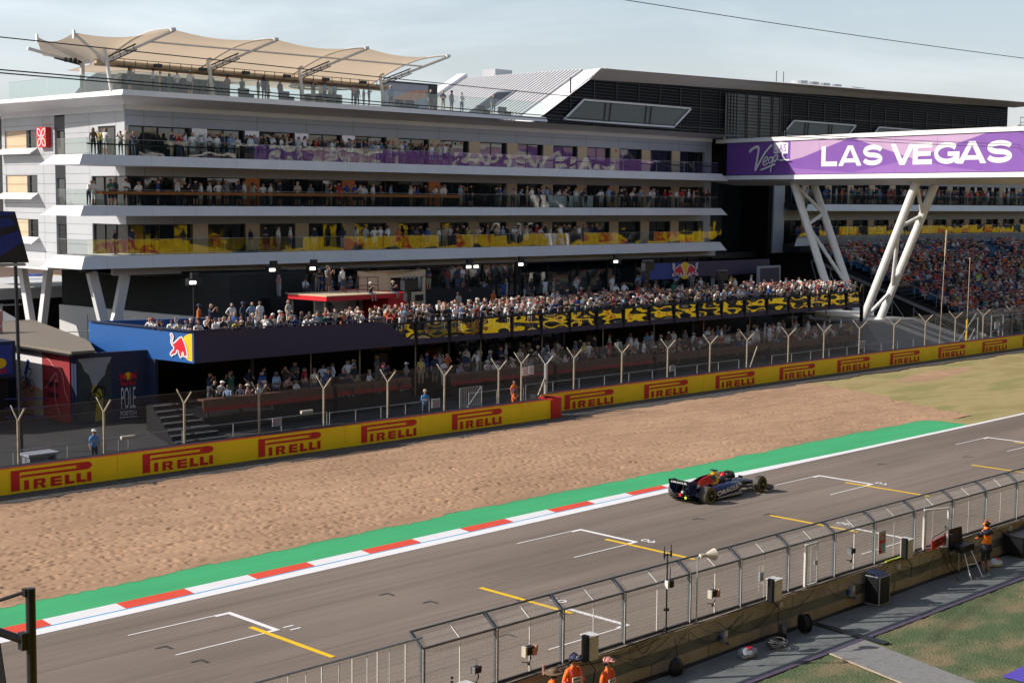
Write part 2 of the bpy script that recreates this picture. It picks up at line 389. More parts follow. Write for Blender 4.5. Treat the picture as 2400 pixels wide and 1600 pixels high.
def ribbon(pts, w0, m=0, w1=None):
    """stroke of width w in the x/z plane"""
    mb = MB(); n = len(pts); L_ = []; R_ = []
    for i, p in enumerate(pts):
        a = np.array(pts[max(0, i-1)]); b = np.array(pts[min(n-1, i+1)]); d = b-a; d = d/(np.hypot(*d)+1e-9); nn = np.array([-d[1], d[0]])
        ww = w0 if w1 is None else w0+(w1-w0)*i/(n-1)
        L_.append(np.array(p)+nn*ww/2); R_.append(np.array(p)-nn*ww/2)
    for i in range(n-1):
        q = [L_[i], R_[i], R_[i+1], L_[i+1]]
        mb.add([(x[0], 0, x[1]) for x in q], [(0, 1, 2, 3)], m)
    return mb
# ================================================================ SETTING: ground, track, gravel, grass
def interp(tab, x):
    xs = [t[0] for t in tab]; ys = [t[1] for t in tab]
    return float(np.interp(x, xs, ys))
INNER = [(-60, 37.4), (0, 37.75), (18, 38.0), (30, 38.32), (42, 38.65), (54, 38.9), (66, 39.0), (83, 39.25), (120, 39.9), (200, 41.5), (400, 46)]
KLOW = [(-60, 38.0), (0, 38.3), (18, 38.6), (24, 38.72), (30, 38.95), (37, 39.1), (42, 39.27), (54, 39.5)]
KHIGH = [(-60, 38.6), (0, 38.95), (18, 39.2), (24, 39.33), (30, 39.45), (37, 39.66), (42, 39.76), (54, 39.9)]
WUP = [(54, 39.55), (62, 39.35), (80, 39.47), (120, 40.1), (200, 41.7), (400, 46.2)]
def strip(lo, hi, x0, x1, z, n=60, m=0):
    mb = MB(); xs = np.linspace(x0, x1, n+1)
    for a, b in zip(xs[:-1], xs[1:]):
        mb.quad((a, lo(a), z), (b, lo(b), z), (b, hi(b), z), (a, hi(a), z), m)
    return mb
mb = MB(); mb.quad((-1500, -1500, -.03), (2500, -1500, -.03), (2500, 2500, -.03), (-1500, 2500, -.03))
obj('ground', mb, 'dirt', kind='structure')
mb = strip(lambda x: 24.0, lambda x: interp(INNER, x)+.3, -80, 420, .0, 80); obj('track', mb, 'asphalt', kind='structure')
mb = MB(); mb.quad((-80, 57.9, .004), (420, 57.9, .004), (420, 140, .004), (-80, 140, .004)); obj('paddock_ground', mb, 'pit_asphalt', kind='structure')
mb = strip(lambda x: interp(INNER, x), lambda x: interp(KLOW, x)-.09 if x < 54 else interp(WUP, x), -60, 54, .008, 60)
mb.merge(strip(lambda x: interp(INNER, x), lambda x: interp(WUP, x), 54, 400, .008, 120))
obj('track_edge_line', mb, 'white_paint', kind='structure')
mb = strip(lambda x: interp(KLOW, x)-.09, lambda x: interp(KLOW, x), -60, 52.5, .008, 60); obj('blue_line', mb, 'blue_paint', kind='structure')
# kerb: real blocks, slightly raised to the outside
mb = MB(); x = 22.36-2.44*12; k = 0
while x < 51:
    a, b = x, min(x+2.44, 52.3)
    n = 3
    for i in range(n):
        p = a+(b-a)*i/n; q = a+(b-a)*(i+1)/n
        z0, z1 = .012, .05
        mb.add([(p, interp(KLOW, p), z0), (q, interp(KLOW, q), z0), (q, interp(KHIGH, q), z1), (p, interp(KHIGH, p), z1),
                (p, interp(KHIGH, p)+.02, -.02), (q, interp(KHIGH, q)+.02, -.02)], [(0, 1, 2, 3), (3, 2, 5, 4)], 0 if k % 2 == 0 else 1)
    x += 2.44; k += 1
obj('kerb', mb, ['red_paint', 'white_paint'], kind='structure')
def green_hi(x):
    return interp([(-60, 41.1), (20, 41.42), (30, 41.65), (38, 42.0), (74.5, 42.25), (75.2, 42.25), (79.4, 39.6), (80.2, 39.55)], x)
def green_lo(x): return interp(KHIGH, x)+.01 if x < 52.4 else interp(WUP, x)
mb = strip(lambda x: interp(KHIGH, x)+.01, green_hi, -60, 52.4, .004, 60); mb.merge(strip(lambda x: interp(WUP, x)-.02 if x > 54 else 39.5, green_hi, 52.4, 80.1, .004, 50))
obj('green_runoff', mb, 'green_paint', kind='structure')

# gravel trap as a displaced sheet: footprints and raked ripples are real relief
GR = [(85.1, 54.9), (83.3, 49.9), (81.3, 46.1), (80.3, 43.6), (79.5, 41.7), (79.9, 39.0)]
def gravel():
    x0, x1, y0, y1 = 14., 92., 41.0, 56.9; dx = .085; dy = .085
    nx = int((x1-x0)/dx); ny = int((y1-y0)/dy)
    X, Y = np.meshgrid(np.linspace(x0, x1, nx), np.linspace(y0, y1, ny), indexing='ij')
    Z = np.zeros_like(X)
    for sc_, am in ((1.6, .003), (.6, .0015), (.2, .002)):
        gx = int((x1-x0)/sc_)+3; gy = int((y1-y0)/sc_)+3; g = rng.normal(0, 1, (gx, gy))
        fx = (X-x0)/sc_; fy = (Y-y0)/sc_; ix = fx.astype(int); iy = fy.astype(int); tx = fx-ix; ty = fy-iy; tx = tx*tx*(3-2*tx); ty = ty*ty*(3-2*ty)
        Z += am*((g[ix, iy]*(1-tx)+g[ix+1, iy]*tx)*(1-ty)+(g[ix, iy+1]*(1-tx)+g[ix+1, iy+1]*tx)*ty)
    for _ in range(8000):
        px_ = rng.uniform(x0, x1); t = rng.beta(1.1, 1.6); py_ = y0+.4+t*(y1-y0-1.2)
        if px_ > 55 and rng.random() < .55 and t > .12: continue
        ang = rng.normal(.1, .5); a = rng.uniform(.09, .16); b = rng.uniform(.05, .075); dpt = rng.uniform(.02, .07)
        i0 = int((px_-x0)/dx); j0 = int((py_-y0)/dy); r = 5
        sl = (slice(max(0, i0-r), i0+r+1), slice(max(0, j0-r), j0+r+1))
        u = (X[sl]-px_)*math.cos(ang)+(Y[sl]-py_)*math.sin(ang); v = -(X[sl]-px_)*math.sin(ang)+(Y[sl]-py_)*math.cos(ang)
        q = (u/a)**2+(v/b)**2; Z[sl] += -dpt*np.exp(-q*q)+dpt*.22*np.exp(-(np.sqrt(q)-1.6)**2*4)
    for yt in (44.2, 46.9, 49.5, 52.1, 54.4):      # long rake lines
        c = yt+.5*np.sin((X-20)/17+yt)-.02*(X-40); Z -= .035*np.exp(-((Y-c)/.10)**2)*(rng.random(X.shape) > .25)
    Z = Z+.05
    gl = np.interp(X, [14, 20, 30, 38, 74.5, 75.2, 79.4, 80.2], [41.38, 41.4, 41.63, 41.98, 42.23, 42.2, 39.6, 39.5]); bl = np.clip((Y-gl)/.5, 0, 1); Z = Z*bl+.011*(1-bl)
    ednoise = rng.normal(0, .05, len(np.arange(14, 92, .21)))+np.interp(np.arange(14, 92, .21), np.arange(14, 93, 1.3), rng.normal(0, .07, len(np.arange(14, 93, 1.3))))
    idx = np.arange(nx*ny).reshape(nx, ny)
    F = np.stack([idx[:-1, :-1], idx[1:, :-1], idx[1:, 1:], idx[:-1, 1:]], -1).reshape(-1, 4)
    cx = (X[:-1, :-1]+dx/2).reshape(-1); cy = (Y[:-1, :-1]+dy/2).reshape(-1)
    gy_ = [p[1] for p in GR][::-1]; gx_ = [p[0] for p in GR][::-1]
    keep = (cx < np.interp(cy, gy_, gx_)+.25*np.sin(cy*3)) & (cy+np.interp(cx, np.arange(14, 92, .21), ednoise) > -.10+np.interp(cx, [14, 20, 30, 38, 74.5, 75.2, 79.4, 80.2], [41.38, 41.4, 41.63, 41.98, 42.23, 42.2, 39.6, 39.5])) & (cy < np.interp(cx, [14, 60.7, 61.4, 92], [56.2, 55.9, 57.2, 56.6]))
    F = F[keep]
    me = bpy.data.meshes.new('gravel_trap'); V = np.stack([X, Y, Z], -1).reshape(-1, 3)
    me.vertices.add(len(V)); me.vertices.foreach_set('co', V.ravel())
    me.loops.add(len(F)*4); me.loops.foreach_set('vertex_index', F.ravel().astype(np.int32))
    me.polygons.add(len(F)); me.polygons.foreach_set('loop_start', np.arange(0, len(F)*4, 4, dtype=np.int32))
    me.update(calc_edges=True); me.polygons.foreach_set('use_smooth', [True]*len(F))
    o = bpy.data.objects.new('gravel_trap', me); COL.objects.link(o); o['kind'] = 'structure'
    m = ground_mat('gravel', (.415, .255, .155), [(.16, .14, (.6, 1, 1), .35, .65), (1.6, .12, (.4, 1, 1), .35, .65), (30, .16, (1, 1, 1), .3, .7), (6, .08, (1, 1, 1), .35, .65)], bump=.35, bscale=50, bdist=.03); me.materials.append(m)
gravel()
mb = strip(lambda x: 41.2, lambda x: 56.5, -60, 14.1, .02, 10); obj('gravel_bed', mb, 'gravel', kind='structure')
mb = strip(lambda x: 41.0, lambda x: 56.4, 14.05, 79.0, .0015, 20); obj('gravel_base', mb, 'gravel', kind='structure')
# rough strip along the barrier foot, the barrier's shadow painted in as dark colour
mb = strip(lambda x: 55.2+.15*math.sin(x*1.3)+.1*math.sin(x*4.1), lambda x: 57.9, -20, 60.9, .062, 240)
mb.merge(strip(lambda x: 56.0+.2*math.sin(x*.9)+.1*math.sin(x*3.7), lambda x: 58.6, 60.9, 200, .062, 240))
obj('barrier_shade_strip', mb, 'barrier_shade', kind='structure')

def grass_mat(name, a, b, c, s1=.35, s2=3.5, stretch=(.35, 1, 1)):
    m = bpy.data.materials.new(name); m.use_nodes = True; t = m.node_tree; bs = t.nodes['Principled BSDF']; l = t.links.new
    bs.inputs['Roughness'].default_value = .95; bs.inputs['Specular IOR Level'].default_value = .1
    g = N(t, 'ShaderNodeNewGeometry'); mpg = N(t, 'ShaderNodeMapping'); mpg.inputs['Scale'].default_value = stretch; l(g.outputs['Position'], mpg.inputs[0])
    n = N(t, 'ShaderNodeTexNoise'); n.inputs['Scale'].default_value = s1; n.inputs['Detail'].default_value = 6; l(mpg.outputs[0], n.inputs['Vector'])
    r = N(t, 'ShaderNodeValToRGB'); e = r.color_ramp.elements; e[0].position = .38; e[0].color = a+(1,); e[1].position = .62; e[1].color = c+(1,); q = e.new(.5); q.color = b+(1,)
    n2 = N(t, 'ShaderNodeTexNoise'); n2.inputs['Scale'].default_value = s2*6; n2.inputs['Detail'].default_value = 4; l(g.outputs['Position'], n2.inputs['Vector'])
    mm = N(t, 'ShaderNodeMixRGB', blend_type='OVERLAY'); mm.inputs[0].default_value = .55
    l(n.outputs['Fac'], r.inputs[0]); l(r.outputs[0], mm.inputs[1]); l(n2.outputs['Fac'], mm.inputs[2]); l(mm.outputs[0], bs.inputs['Base Color'])
    bp = N(t, 'ShaderNodeBump'); bp.inputs['Strength'].default_value = .8; bp.inputs['Distance'].default_value = .06; l(n2.outputs['Fac'], bp.inputs['Height']); l(bp.outputs[0], bs.inputs['Normal'])
    MT[name] = m
grass_mat('dry_grass', (.31, .245, .11), (.38, .30, .145), (.27, .245, .10))
grass_mat('near_grass', (.085, .120, .060), (.115, .135, .070), (.20, .165, .10), .8, 2.5, (.6, 1, 1))
mb = strip(lambda x: interp(WUP, x), lambda x: 57.2, 76, 420, .012, 160); obj('dry_grass_verge', mb, 'dry_grass', kind='structure')
# patch of bare gravel inside the grass
mb = MB(); pts = [(91, 52.6), (95, 53.6), (100, 53.9), (104, 53.5), (101, 52.4), (97, 51.6), (93.5, 51.3)]
mb.poly([(p[0]-1, p[1], .016) for p in smooth_line(pts+[pts[0]], 5)]); obj('gravel_patch', mb, 'gravel', kind='structure')

# near side: apron, edge, path, grass
mb = MB(); mb.quad((-40, 21.75, .0), (200, 21.75, .0), (200, 23.9, .0), (-40, 23.9, .0)); obj('concrete_apron', mb, 'apron', kind='structure')
mb = MB(); mb.box(-40, 21.55, -.02, 200, 21.75, .03); obj('edge_channel', mb, 'purple_edge', kind='structure')
mb = MB(); nx = 120; ny = 40
for i in range(nx):
    for j in range(ny):
        pass
def bumpy(x0, x1, y0, y1, step, amp, z):
    xs = np.arange(x0, x1+step, step); ys = np.arange(y0, y1+step*.5, step); mbb = MB()
    for i, a in enumerate(xs):
        for b in ys: mbb.v.append((a, b, z+amp*noise.noise((a*2.1, b*2.1, 3))+amp*.6*noise.noise((a*6, b*6, 5))))
    n = len(ys)
    for i in range(len(xs)-1):
        for j in range(n-1): mbb.f.append([i*n+j, (i+1)*n+j, (i+1)*n+j+1, i*n+j+1]); mbb.m.append(0)
    return mbb
obj('near_lawn', bumpy(20, 70, 8, 21.55, .2, .03, .0), 'near_grass', kind='structure', smooth=True)
mb = MB(); mb.prism([(34.05, 21.5, .03), (35.85, 21.5, .03), (34.3, 16.2, .03), (32.5, 16.2, .03)], (0, 0, .02)); obj('footpath', mb, 'path', kind='structure')
mb = MB(); mb.prism([(32.46, 16.2, .03), (32.5, 16.2, .03), (34.05, 21.5, .03), (34.01, 21.5, .03)], (0, 0, .035)); obj('path_edging', mb, 'concrete_cap', kind='structure')
mb = MB(); mb.prism([(36.15, 23.6, .004), (36.45, 23.6, .004), (36.15, 20.9, .05), (35.85, 20.9, .05)], (0, 0, .012)); obj('drain_cover', mb, 'dark_metal', kind='structure')
mb = MB(); mb.box(35.7, 16.0, .03, 39.5, 17.28, .05); obj('purple_mat', mb, 'purple_mat', label='purple rubber mat on the grass at the lower right corner', cat='mat')
# scattered grass tufts
mb = MB()
for _ in range(3500):
    x = random.uniform(27, 62); y = random.uniform(14, 21.5)
    cx = 34.05-(21.5-y)*.292
    if cx-.1 < x < cx+1.9: continue
    if noise.noise((x*.7, y*.7, 1)) < -.12: continue
    h = random.uniform(.02, .045); a = random.uniform(0, PI); w_ = .02; z = .02
    mb.add([(x-w_*math.cos(a), y-w_*math.sin(a), z), (x+w_*math.cos(a), y+w_*math.sin(a), z), (x+random.uniform(-.03, .03), y+random.uniform(-.03, .03), z+h)], [(0, 1, 2)])
obj('grass_tufts', mb, 'near_grass', kind='stuff', label='short green and straw grass beside the footpath', cat='grass')

# grid markings
def grid_box(x, y0, y1, z=.006):
    m = MB(); L_ = 3.45
    m.box(x-.17, y0, z, x, y1, z+.003); m.box(x-L_, y1-.06, z, x-.17, y1, z+.003); m.box(x-L_, y0, z, x-.17, y0+.06, z+.003)
    m.box(x-.6, y1-.17, z, x-.17, y1-.06, z+.003); m.box(x-.5, y0+.06, z, x-.17, y0+.14, z+.003)
    return m
mb = MB()
for k, n in ((24.45, '11'), (40.45, '09'), (56.6, '07'), (72.7, '05'), (88.8, '03')):
    mb.merge(grid_box(k, 33.75, 36.28 if k < 30 else 36.62))
    mb.merge(place2d(text_mb(n, .36, .01, sx=1.3), (k+.55, 33.9, .011), (0, -1, 0), (-1, 0, 0)))
for k, n in ((16.2, '12'), (32.2, '10'), (48.3, '08'), (64.4, '06'), (80.5, '04')):
    mb.merge(grid_box(k, 27.12, 29.6))
    mb.merge(place2d(text_mb(n, .36, .01, sx=1.3), (k+.55, 30.6, .011), (0, -1, 0), (-1, 0, 0)))
obj('grid_markings', mb, 'white_paint', kind='structure')
mb = MB()
for k in (23.9, 39.78, 55.9, 72.1): mb.box(k, 30.7, .010, k+.17, 34.55 if k < 30 else 34.85, .013)
for k in (15.7, 31.75, 47.7, 64.2, 80.3): mb.box(k, 29.1, .010, k+.17, 33.12, .013)
obj('yellow_start_lines', mb, 'yellow_paint', kind='structure')
mb = MB()
for x, y in ((20.9, 34.6), (20.95, 32.9), (28.9, 34.6), (29.3, 33.0), (31.6, 31.2), (28.6, 28.9), (44.9, 34.7), (47.7, 33.3), (52.5, 31.1), (61, 36.2), (66, 34.4), (37.2, 31.0), (69, 31.2), (76, 35.5), (53.4, 27.6)):
    mb.box(x, y, .004, x+.38, y+.10, .007); mb.box(x+.28, y-.28, .004, x+.38, y, .007)
obj('rubber_patches', mb, 'rubber_mark', kind='structure')
# old seams and skid streaks along the track
mb = MB()
for y, x0, x1, wd in ((36.9, -20, 200, .012), (34.95, -20, 200, .018), (32.4, -20, 200, .014), (30.1, -20, 200, .02), (28.0, -20, 200, .014), (26.3, -20, 200, .014), (33.7, 30, 90, .012), (31.4, 10, 60, .012)):
    xs = np.linspace(x0, x1, 90); yy = [y+.05*math.sin(a/9+y)+.02*math.sin(a/2.3) for a in xs]
    for i in range(89):
        if random.random() < .12: continue
        mb.quad((xs[i], yy[i], .0035), (xs[i+1], yy[i+1], .0035), (xs[i+1], yy[i+1]+wd, .0035), (xs[i], yy[i]+wd, .0035))
obj('asphalt_seams', mb, 'seam', kind='structure')

# ================================================================ PIRELLI barriers
def pirelli(w_, h):
    """the red word mark, x 0..w, z 0..h, as flat polygons"""
    m = MB()
    def pol(pts): m.poly([(p[0]*w_, 0, p[1]*h) for p in pts])
    pol([(0, 0), (.11, 0), (.11, .70), (0, 1.0)] if False else [(0, 0), (.105, 0), (.105, .68), (0, .68)])
    pol([(0, .68), (.105, .68), (.105, .88), (.88, .88), (.88, 1.0), (0, 1.0)])
    pol([(.105, .62), (.88, .62), (.88, .74), (.14, .74), (.105, .68)])
    arc = [(.93+.07*math.cos(a), .81+.19*math.sin(a)) for a in np.linspace(-PI/2, PI/2, 9)]
    pol([(.86, .62)]+arc+[(.86, 1.0), (.86, .88), (.80, .86), (.80, .76), (.86, .74)])
    z = .47
    pol([(.156, 0), (.215, 0), (.215, z), (.156, z)])
    # R
    pol([(.27, 0), (.32, 0), (.32, z), (.27, z)]); pol([(.32, z-.11), (.385, z-.11), (.40, z-.05), (.385, z), (.32, z)])
    pol([(.385, z), (.40, z-.05), (.405, .25), (.385, .18), (.37, .20), (.37, z-.11), (.385, z-.11)][0:1]+[(.415, z-.06), (.415, .24), (.39, .18), (.365, .18), (.365, z-.11), (.38, z-.11)])
    pol([(.32, .18), (.39, .18), (.39, .27), (.32, .27)][0:2]+[(.365, .27), (.32, .27)]); pol([(.345, .18), (.39, .18), (.43, 0), (.372, 0)])
    pol([(.477, 0), (.53, 0), (.53, z), (.477, z)])
    for a, b in ((0, .12), (.18, .29), (.35, z)): pol([(.53, a), (.615, a), (.615, b), (.53, b)])
    for x in (.655, .80): pol([(x, 0), (x+.055, 0), (x+.055, z), (x, z)]); pol([(x+.055, 0), (x+.118, 0), (x+.118, .13), (x+.055, .13)])
    pol([(.935, 0), (.99, 0), (.99, z), (.935, z)])
    return m
def barrier(name, p, q, h, thick, panel, logos, lw, lh, lz, label):
    p = Vector(p+(0,)); q = Vector(q+(0,)); d = (q-p).normalized(); nrm = Vector((d.y, -d.x, 0)); Ln = (q-p).length
    t = thing(name, label, 'barrier', p, 'advertising barriers along the gravel')
    m = MB(); k = 0; n = int(Ln/panel)
    for i in range(n):
        a = p+d*(Ln*i/n+.006); b = p+d*(Ln*(i+1)/n-.006); j = random.uniform(-.012, .012)
        pts = [a+nrm*(j), b+nrm*(j+random.uniform(-.01, .01))]
        m.prism([pts[0], pts[1], pts[1]+Vector((0, 0, h)), pts[0]+Vector((0, 0, h))], -nrm*.05)
    obj('yellow_panels', m, 'banner_yellow', t)
    m = MB(); m.prism([p-nrm*.06, q-nrm*.06, q-nrm*thick, p-nrm*thick], (0, 0, h-.05)); obj('tyre_core', m, 'rubber', t)
    m = MB()
    for i in range(n*3):
        a = p+d*(Ln*i/n/3); b = p+d*(Ln*(i+1)/n/3+.02); hh = h+random.uniform(.0, .02)
        m.prism([a+nrm*.012+Vector((0, 0, h-.012)), b+nrm*.012+Vector((0, 0, h-.012)), b+nrm*.012+Vector((0, 0, hh)), a+nrm*.012+Vector((0, 0, hh))], -nrm*.12)
    obj('red_top_cover', m, 'red_strip', t)
    for x in logos:
        s = (x-p.x)/d.x
        o = obj('lettering', place2d(pirelli(lw, lh), p+d*s+nrm*.02+Vector((0, 0, lz)), d), 'banner_red', t)
    return t
barrier('advertising_barrier', (10, 57.0), (60.0, 56.5), 1.16, .9, 2.5, [15.3, 21.45, 27.6, 33.72, 39.87, 46.05, 52.2], 3.68, .86, .17, 'nearer run of yellow barrier panels ending in a red cap')
barrier('advertising_barrier', (60.6, 58.1), (190, 57.3), 1.17, .9, 2.5, [62.6+7.22*i for i in range(17)], 4.35, .88, .12, 'farther run of yellow barrier panels starting behind the red cap')
mb = MB(); mb.box(59.75, 56.40, 0, 60.35, 57.5, 1.2); mb.cyl((60.35, 56.95, 0), (60.35, 56.95, 1.2), .54, 14)
obj('barrier_end_cap', mb, 'red_strip', label='red padded end cap closing the nearer yellow barrier', cat='barrier cap', loc=(60.3, 56.9, 0))
# ================================================================ far debris fence with forked posts
def debris_fence(name, y, xs, x0, x1, label, wires=.11):
    t = thing(name, label, 'fence', (xs[0], y, 0), 'chain link debris fences')
    for i, x in enumerate(xs):
        m = MB()
        thick = (i == len(xs)-1 and y < 59)
        m.bar((x, y, 0), (x, y, 2.86), .085 if not thick else .15, .085 if not thick else .15)
        o = obj('post', m, 'post_tan' if not thick else 'galv', t)
        m = MB(); m.bar((x, y, 2.80), (x+.0, y-.62, 3.42), .055 if not thick else .12, .07)
        m.bar((x, y, 2.80), (x, y+.62, 3.42), .045, .05)
        obj('forked_arm', m, 'post_tan' if not thick else 'galv', t)
    m = MB(); r = .0068
    def wire(a, b):
        a = Vector(a); b = Vector(b); m.add([a+Vector((-r, 0, 0)), a+Vector((r, 0, 0)), b+Vector((r, 0, 0)), b+Vector((-r, 0, 0)), a+Vector((0, r, 0)), b+Vector((0, r, 0))],
                                            [(0, 1, 2, 3), (1, 4, 5, 2), (4, 0, 3, 5)])
    H = 2.85; z0 = .25; ln = H-z0; x = x0-ln
    while x < x1:
        for s in (1, -1):
            a = [x, z0] if s > 0 else [x+ln, z0]; b = [x+ln, H] if s > 0 else [x, H]
            # clip to x range
            def cl(a, b):
                if a[0] > b[0]: a, b = b, a
                if b[0] <= x0 or a[0] >= x1: return None
                if a[0] < x0: f = (x0-a[0])/(b[0]-a[0]); a = [x0, a[1]+f*(b[1]-a[1])]
                if b[0] > x1: f = (x1-a[0])/(b[0]-a[0]); b = [x1, a[1]+f*(b[1]-a[1])]
                return a, b
            c = cl(a, b)
            if c: wire((c[0][0], y, c[0][1]), (c[1][0], y, c[1][1]))
        x += wires
    # overhanging arm mesh on the far side and on the track side
    for sg in (-1,):
        x = x0
        while x < x1-.6:
            wire((x, y, H), (x+.6, y+sg*.6, H+.6)); wire((x+.6, y, H), (x, y+sg*.6, H+.6)); x += wires
    for zz, yy in ((2.85, y), (3.42, y-.6), (1.5, y), (.3, y)): m.cyl((x0, yy, zz), (x1, yy, zz), .007, 4)
    obj('wire_mesh', m, 'chain_link', t)
    return t
F1 = [12.5, 16.6, 20.7, 24.75, 28.8, 32.85, 37.0, 41.2, 45.15, 49.37, 53.4, 57.55, 61.4]
F2 = [60.9, 65.47, 69.94, 74.52, 79.05, 83.26, 88.28, 92.88, 97.76, 102.82, 107.7, 112.64, 117.5, 122.9, 128, 133, 138]
debris_fence('debris_fence', 58.5, F1, 12, 61.4, 'nearer debris fence with forked tan posts behind left barrier')
debris_fence('debris_fence', 60.0, F2, 60.9, 140, 'farther debris fence with forked tan posts behind right barrier')
# brace of the last thick post
mb = MB(); mb.bar((60.3, 58.5, .2), (61.3, 58.5, 2.0), .07, .09)
obj('fence_brace', mb, 'post_tan', label='leaning tan brace against the thick last post of the nearer fence', cat='brace', loc=(60.3, 58.5, 0))
mb = MB(); mb.bar((83.26, 60.02, .1), (84.5, 60.02, 2.3), .06, .08)
obj('fence_brace', mb, 'post_tan', label='leaning tan brace in the middle of the farther fence', cat='brace', loc=(83.3, 60, 0))
def railing(name, pts, h, label, n=8, mid=True):
    t = thing(name, label, 'railing', pts[0], 'tube railings behind the barriers')
    m = MB(); a = Vector(pts[0]); b = Vector(pts[1])
    m.cyl(a+Vector((0, 0, h)), b+Vector((0, 0, h)), .028, 6); obj('top_rail', m, 'galv', t)
    if mid:
        m = MB(); m.cyl(a+Vector((0, 0, h*.5)), b+Vector((0, 0, h*.5)), .02, 6, 0); obj('mid_rail', m, 'dark_metal', t)
    for i in range(n+1):
        p = a+(b-a)*(i/n); m = MB(); m.cyl(p, p+Vector((0, 0, h)), .026, 6); obj('post', m, 'galv', t)
railing('tube_railing', ((24, 59.6, 0), (34.2, 59.6, 0)), 1.35, 'silver tube railing left of the steward in blue', 4)
railing('tube_railing', ((34.7, 59.6, 0), (46.2, 59.6, 0)), 1.4, 'silver tube railing from the steward in blue towards the steps', 4)
railing('tube_railing', ((47, 60.4, 0), (54, 60.4, 0)), 1.2, 'silver tube railing in front of the lower bench rows', 4)
railing('tube_railing', ((57.5, 60.9, 0), (62, 60.9, 0)), 1.25, 'short silver tube railing by the gap between the barriers', 2)
railing('tube_railing', ((62.5, 61.2, 0), (84, 61.2, 0)), 1.3, 'long silver tube railing behind the farther fence left half', 9)
railing('tube_railing', ((88, 61.2, 0), (108, 61.2, 0)), 1.3, 'long silver tube railing behind the farther fence right half', 8)
def foam_end(x, y, z, l):
    m = MB(); m.cyl((x-.35, y, z), (x+.35, y, z), .09, 8); obj('foam_pad', m, 'cream', label=l, cat='foam pad', group='foam pads on railing ends', loc=(x, y, z))
foam_end(34.5, 59.3, 1.40, 'cream foam pad on the railing end beside the steward in blue')
foam_end(44.6, 59.2, 1.62, 'cream foam pad on the railing in front of the bleacher steps')
# cabinet RF
t = thing('equipment_cabinet', 'grey roadside cabinet marked RF behind the barrier at the left', 'cabinet', (30.2, 59.2, 0))
mb = MB(); mb.box(29.5, 58.9, 0, 30.75, 59.6, 1.12); obj('body', mb, 'grey_metal', t)
mb = MB(); mb.prism([(29.4, 58.8, 1.12), (30.85, 58.8, 1.12), (30.85, 59.7, 1.12), (29.4, 59.7, 1.12)], (0, 0, .1)); obj('lid', mb, 'grey_panel', t)
mb = place2d(text_mb('RF', .16, .02), (30.4, 58.885, .9), (1, 0, 0)); obj('lettering', mb, 'black', t)

# fence signs
def sign(name, x, y, z, w_, h, label, m_='white_print', red=False):
    t = thing(name, label, 'sign', (x, y, z), 'small signs on the fences')
    m = MB(); m.box(x, y, z, x+w_, y+.02, z+h); obj('plate', m, m_, t)
    m = MB()
    for k in range(3): m.box(x+w_*.12, y-.006, z+h*(.2+.25*k), x+w_*.88, y-.003, z+h*(.28+.25*k))
    obj('printing', m, 'banner_red' if red else 'hill_print', t)
sign('warning_sign', 42.6, 59.35, 1.05, .55, .42, 'small pale notice on the railing below the nearer fence', red=True)
sign('warning_sign', 53.3, 59.4, .95, .6, .5, 'small pale notice beside the gate in the nearer fence', red=True)
sign('warning_sign', 75.9, 60.9, 1.1, .5, .4, 'small pale notice on the farther fence left half')
sign('warning_sign', 99.3, 60.9, 1.1, .8, .6, 'pale square notice on the farther fence right half')
sign('exit_sign', 59.4, 58.42, 2.35, .40, .48, 'white notice with red extinguisher mark by the thick fence post', red=True)
sign('exit_sign', 59.9, 58.42, 2.38, .40, .48, 'white notice with green running mark by the thick fence post', 'white_print')
# gate panel in fence gap
t = thing('fence_gate', 'pedestrian gate of galvanised bars left of the thick fence post', 'gate', (55.3, 59.2, 0))
mb = MB()
for a, b in (((55.2, 59.2, 0), (55.2, 59.2, 1.9)), ((56.9, 59.2, 0), (56.9, 59.2, 1.9)), ((55.2, 59.2, 1.9), (56.9, 59.2, 1.9)), ((55.2, 59.2, .9), (56.9, 59.2, .9)), ((55.2, 59.2, .2), (56.9, 59.2, 1.9))): mb.cyl(a, b, .03, 6)
obj('gate_frame', mb, 'galv', t)
mb = MB()
for i in range(12): mb.cyl((55.3+i*.14, 59.2, .1), (55.3+i*.14, 59.2, 1.9), .008, 4)
obj('gate_bars', mb, 'galv', t)
# right end access frame
t = thing('access_gate', 'silver scaffold access gate behind the farther barrier at right', 'gate', (121, 61, 0))
mb = MB()
for a, b in (((118.5, 61, 0), (118.5, 61, 2.6)), ((121, 61, 0), (121, 61, 2.6)), ((123.2, 61, 0), (123.2, 61, 2.6)), ((121, 61, 2.6), (123.2, 61, 2.6)), ((121, 61, 1.2), (123.2, 61, 1.2)), ((114.5, 61, .2), (118.3, 61, 3.0)), ((116.3, 61, 0), (118, 61, 1.6)), ((117.2, 61, 0), (118.4, 61, 1.2))): mb.cyl(a, b, .05, 6)
obj('gate_frame', mb, 'galv', t)
mb = MB(); mb.box(121.5, 60.9, 1.4, 122.2, 60.95, 2.0); obj('notice', mb, 'white_print', t)

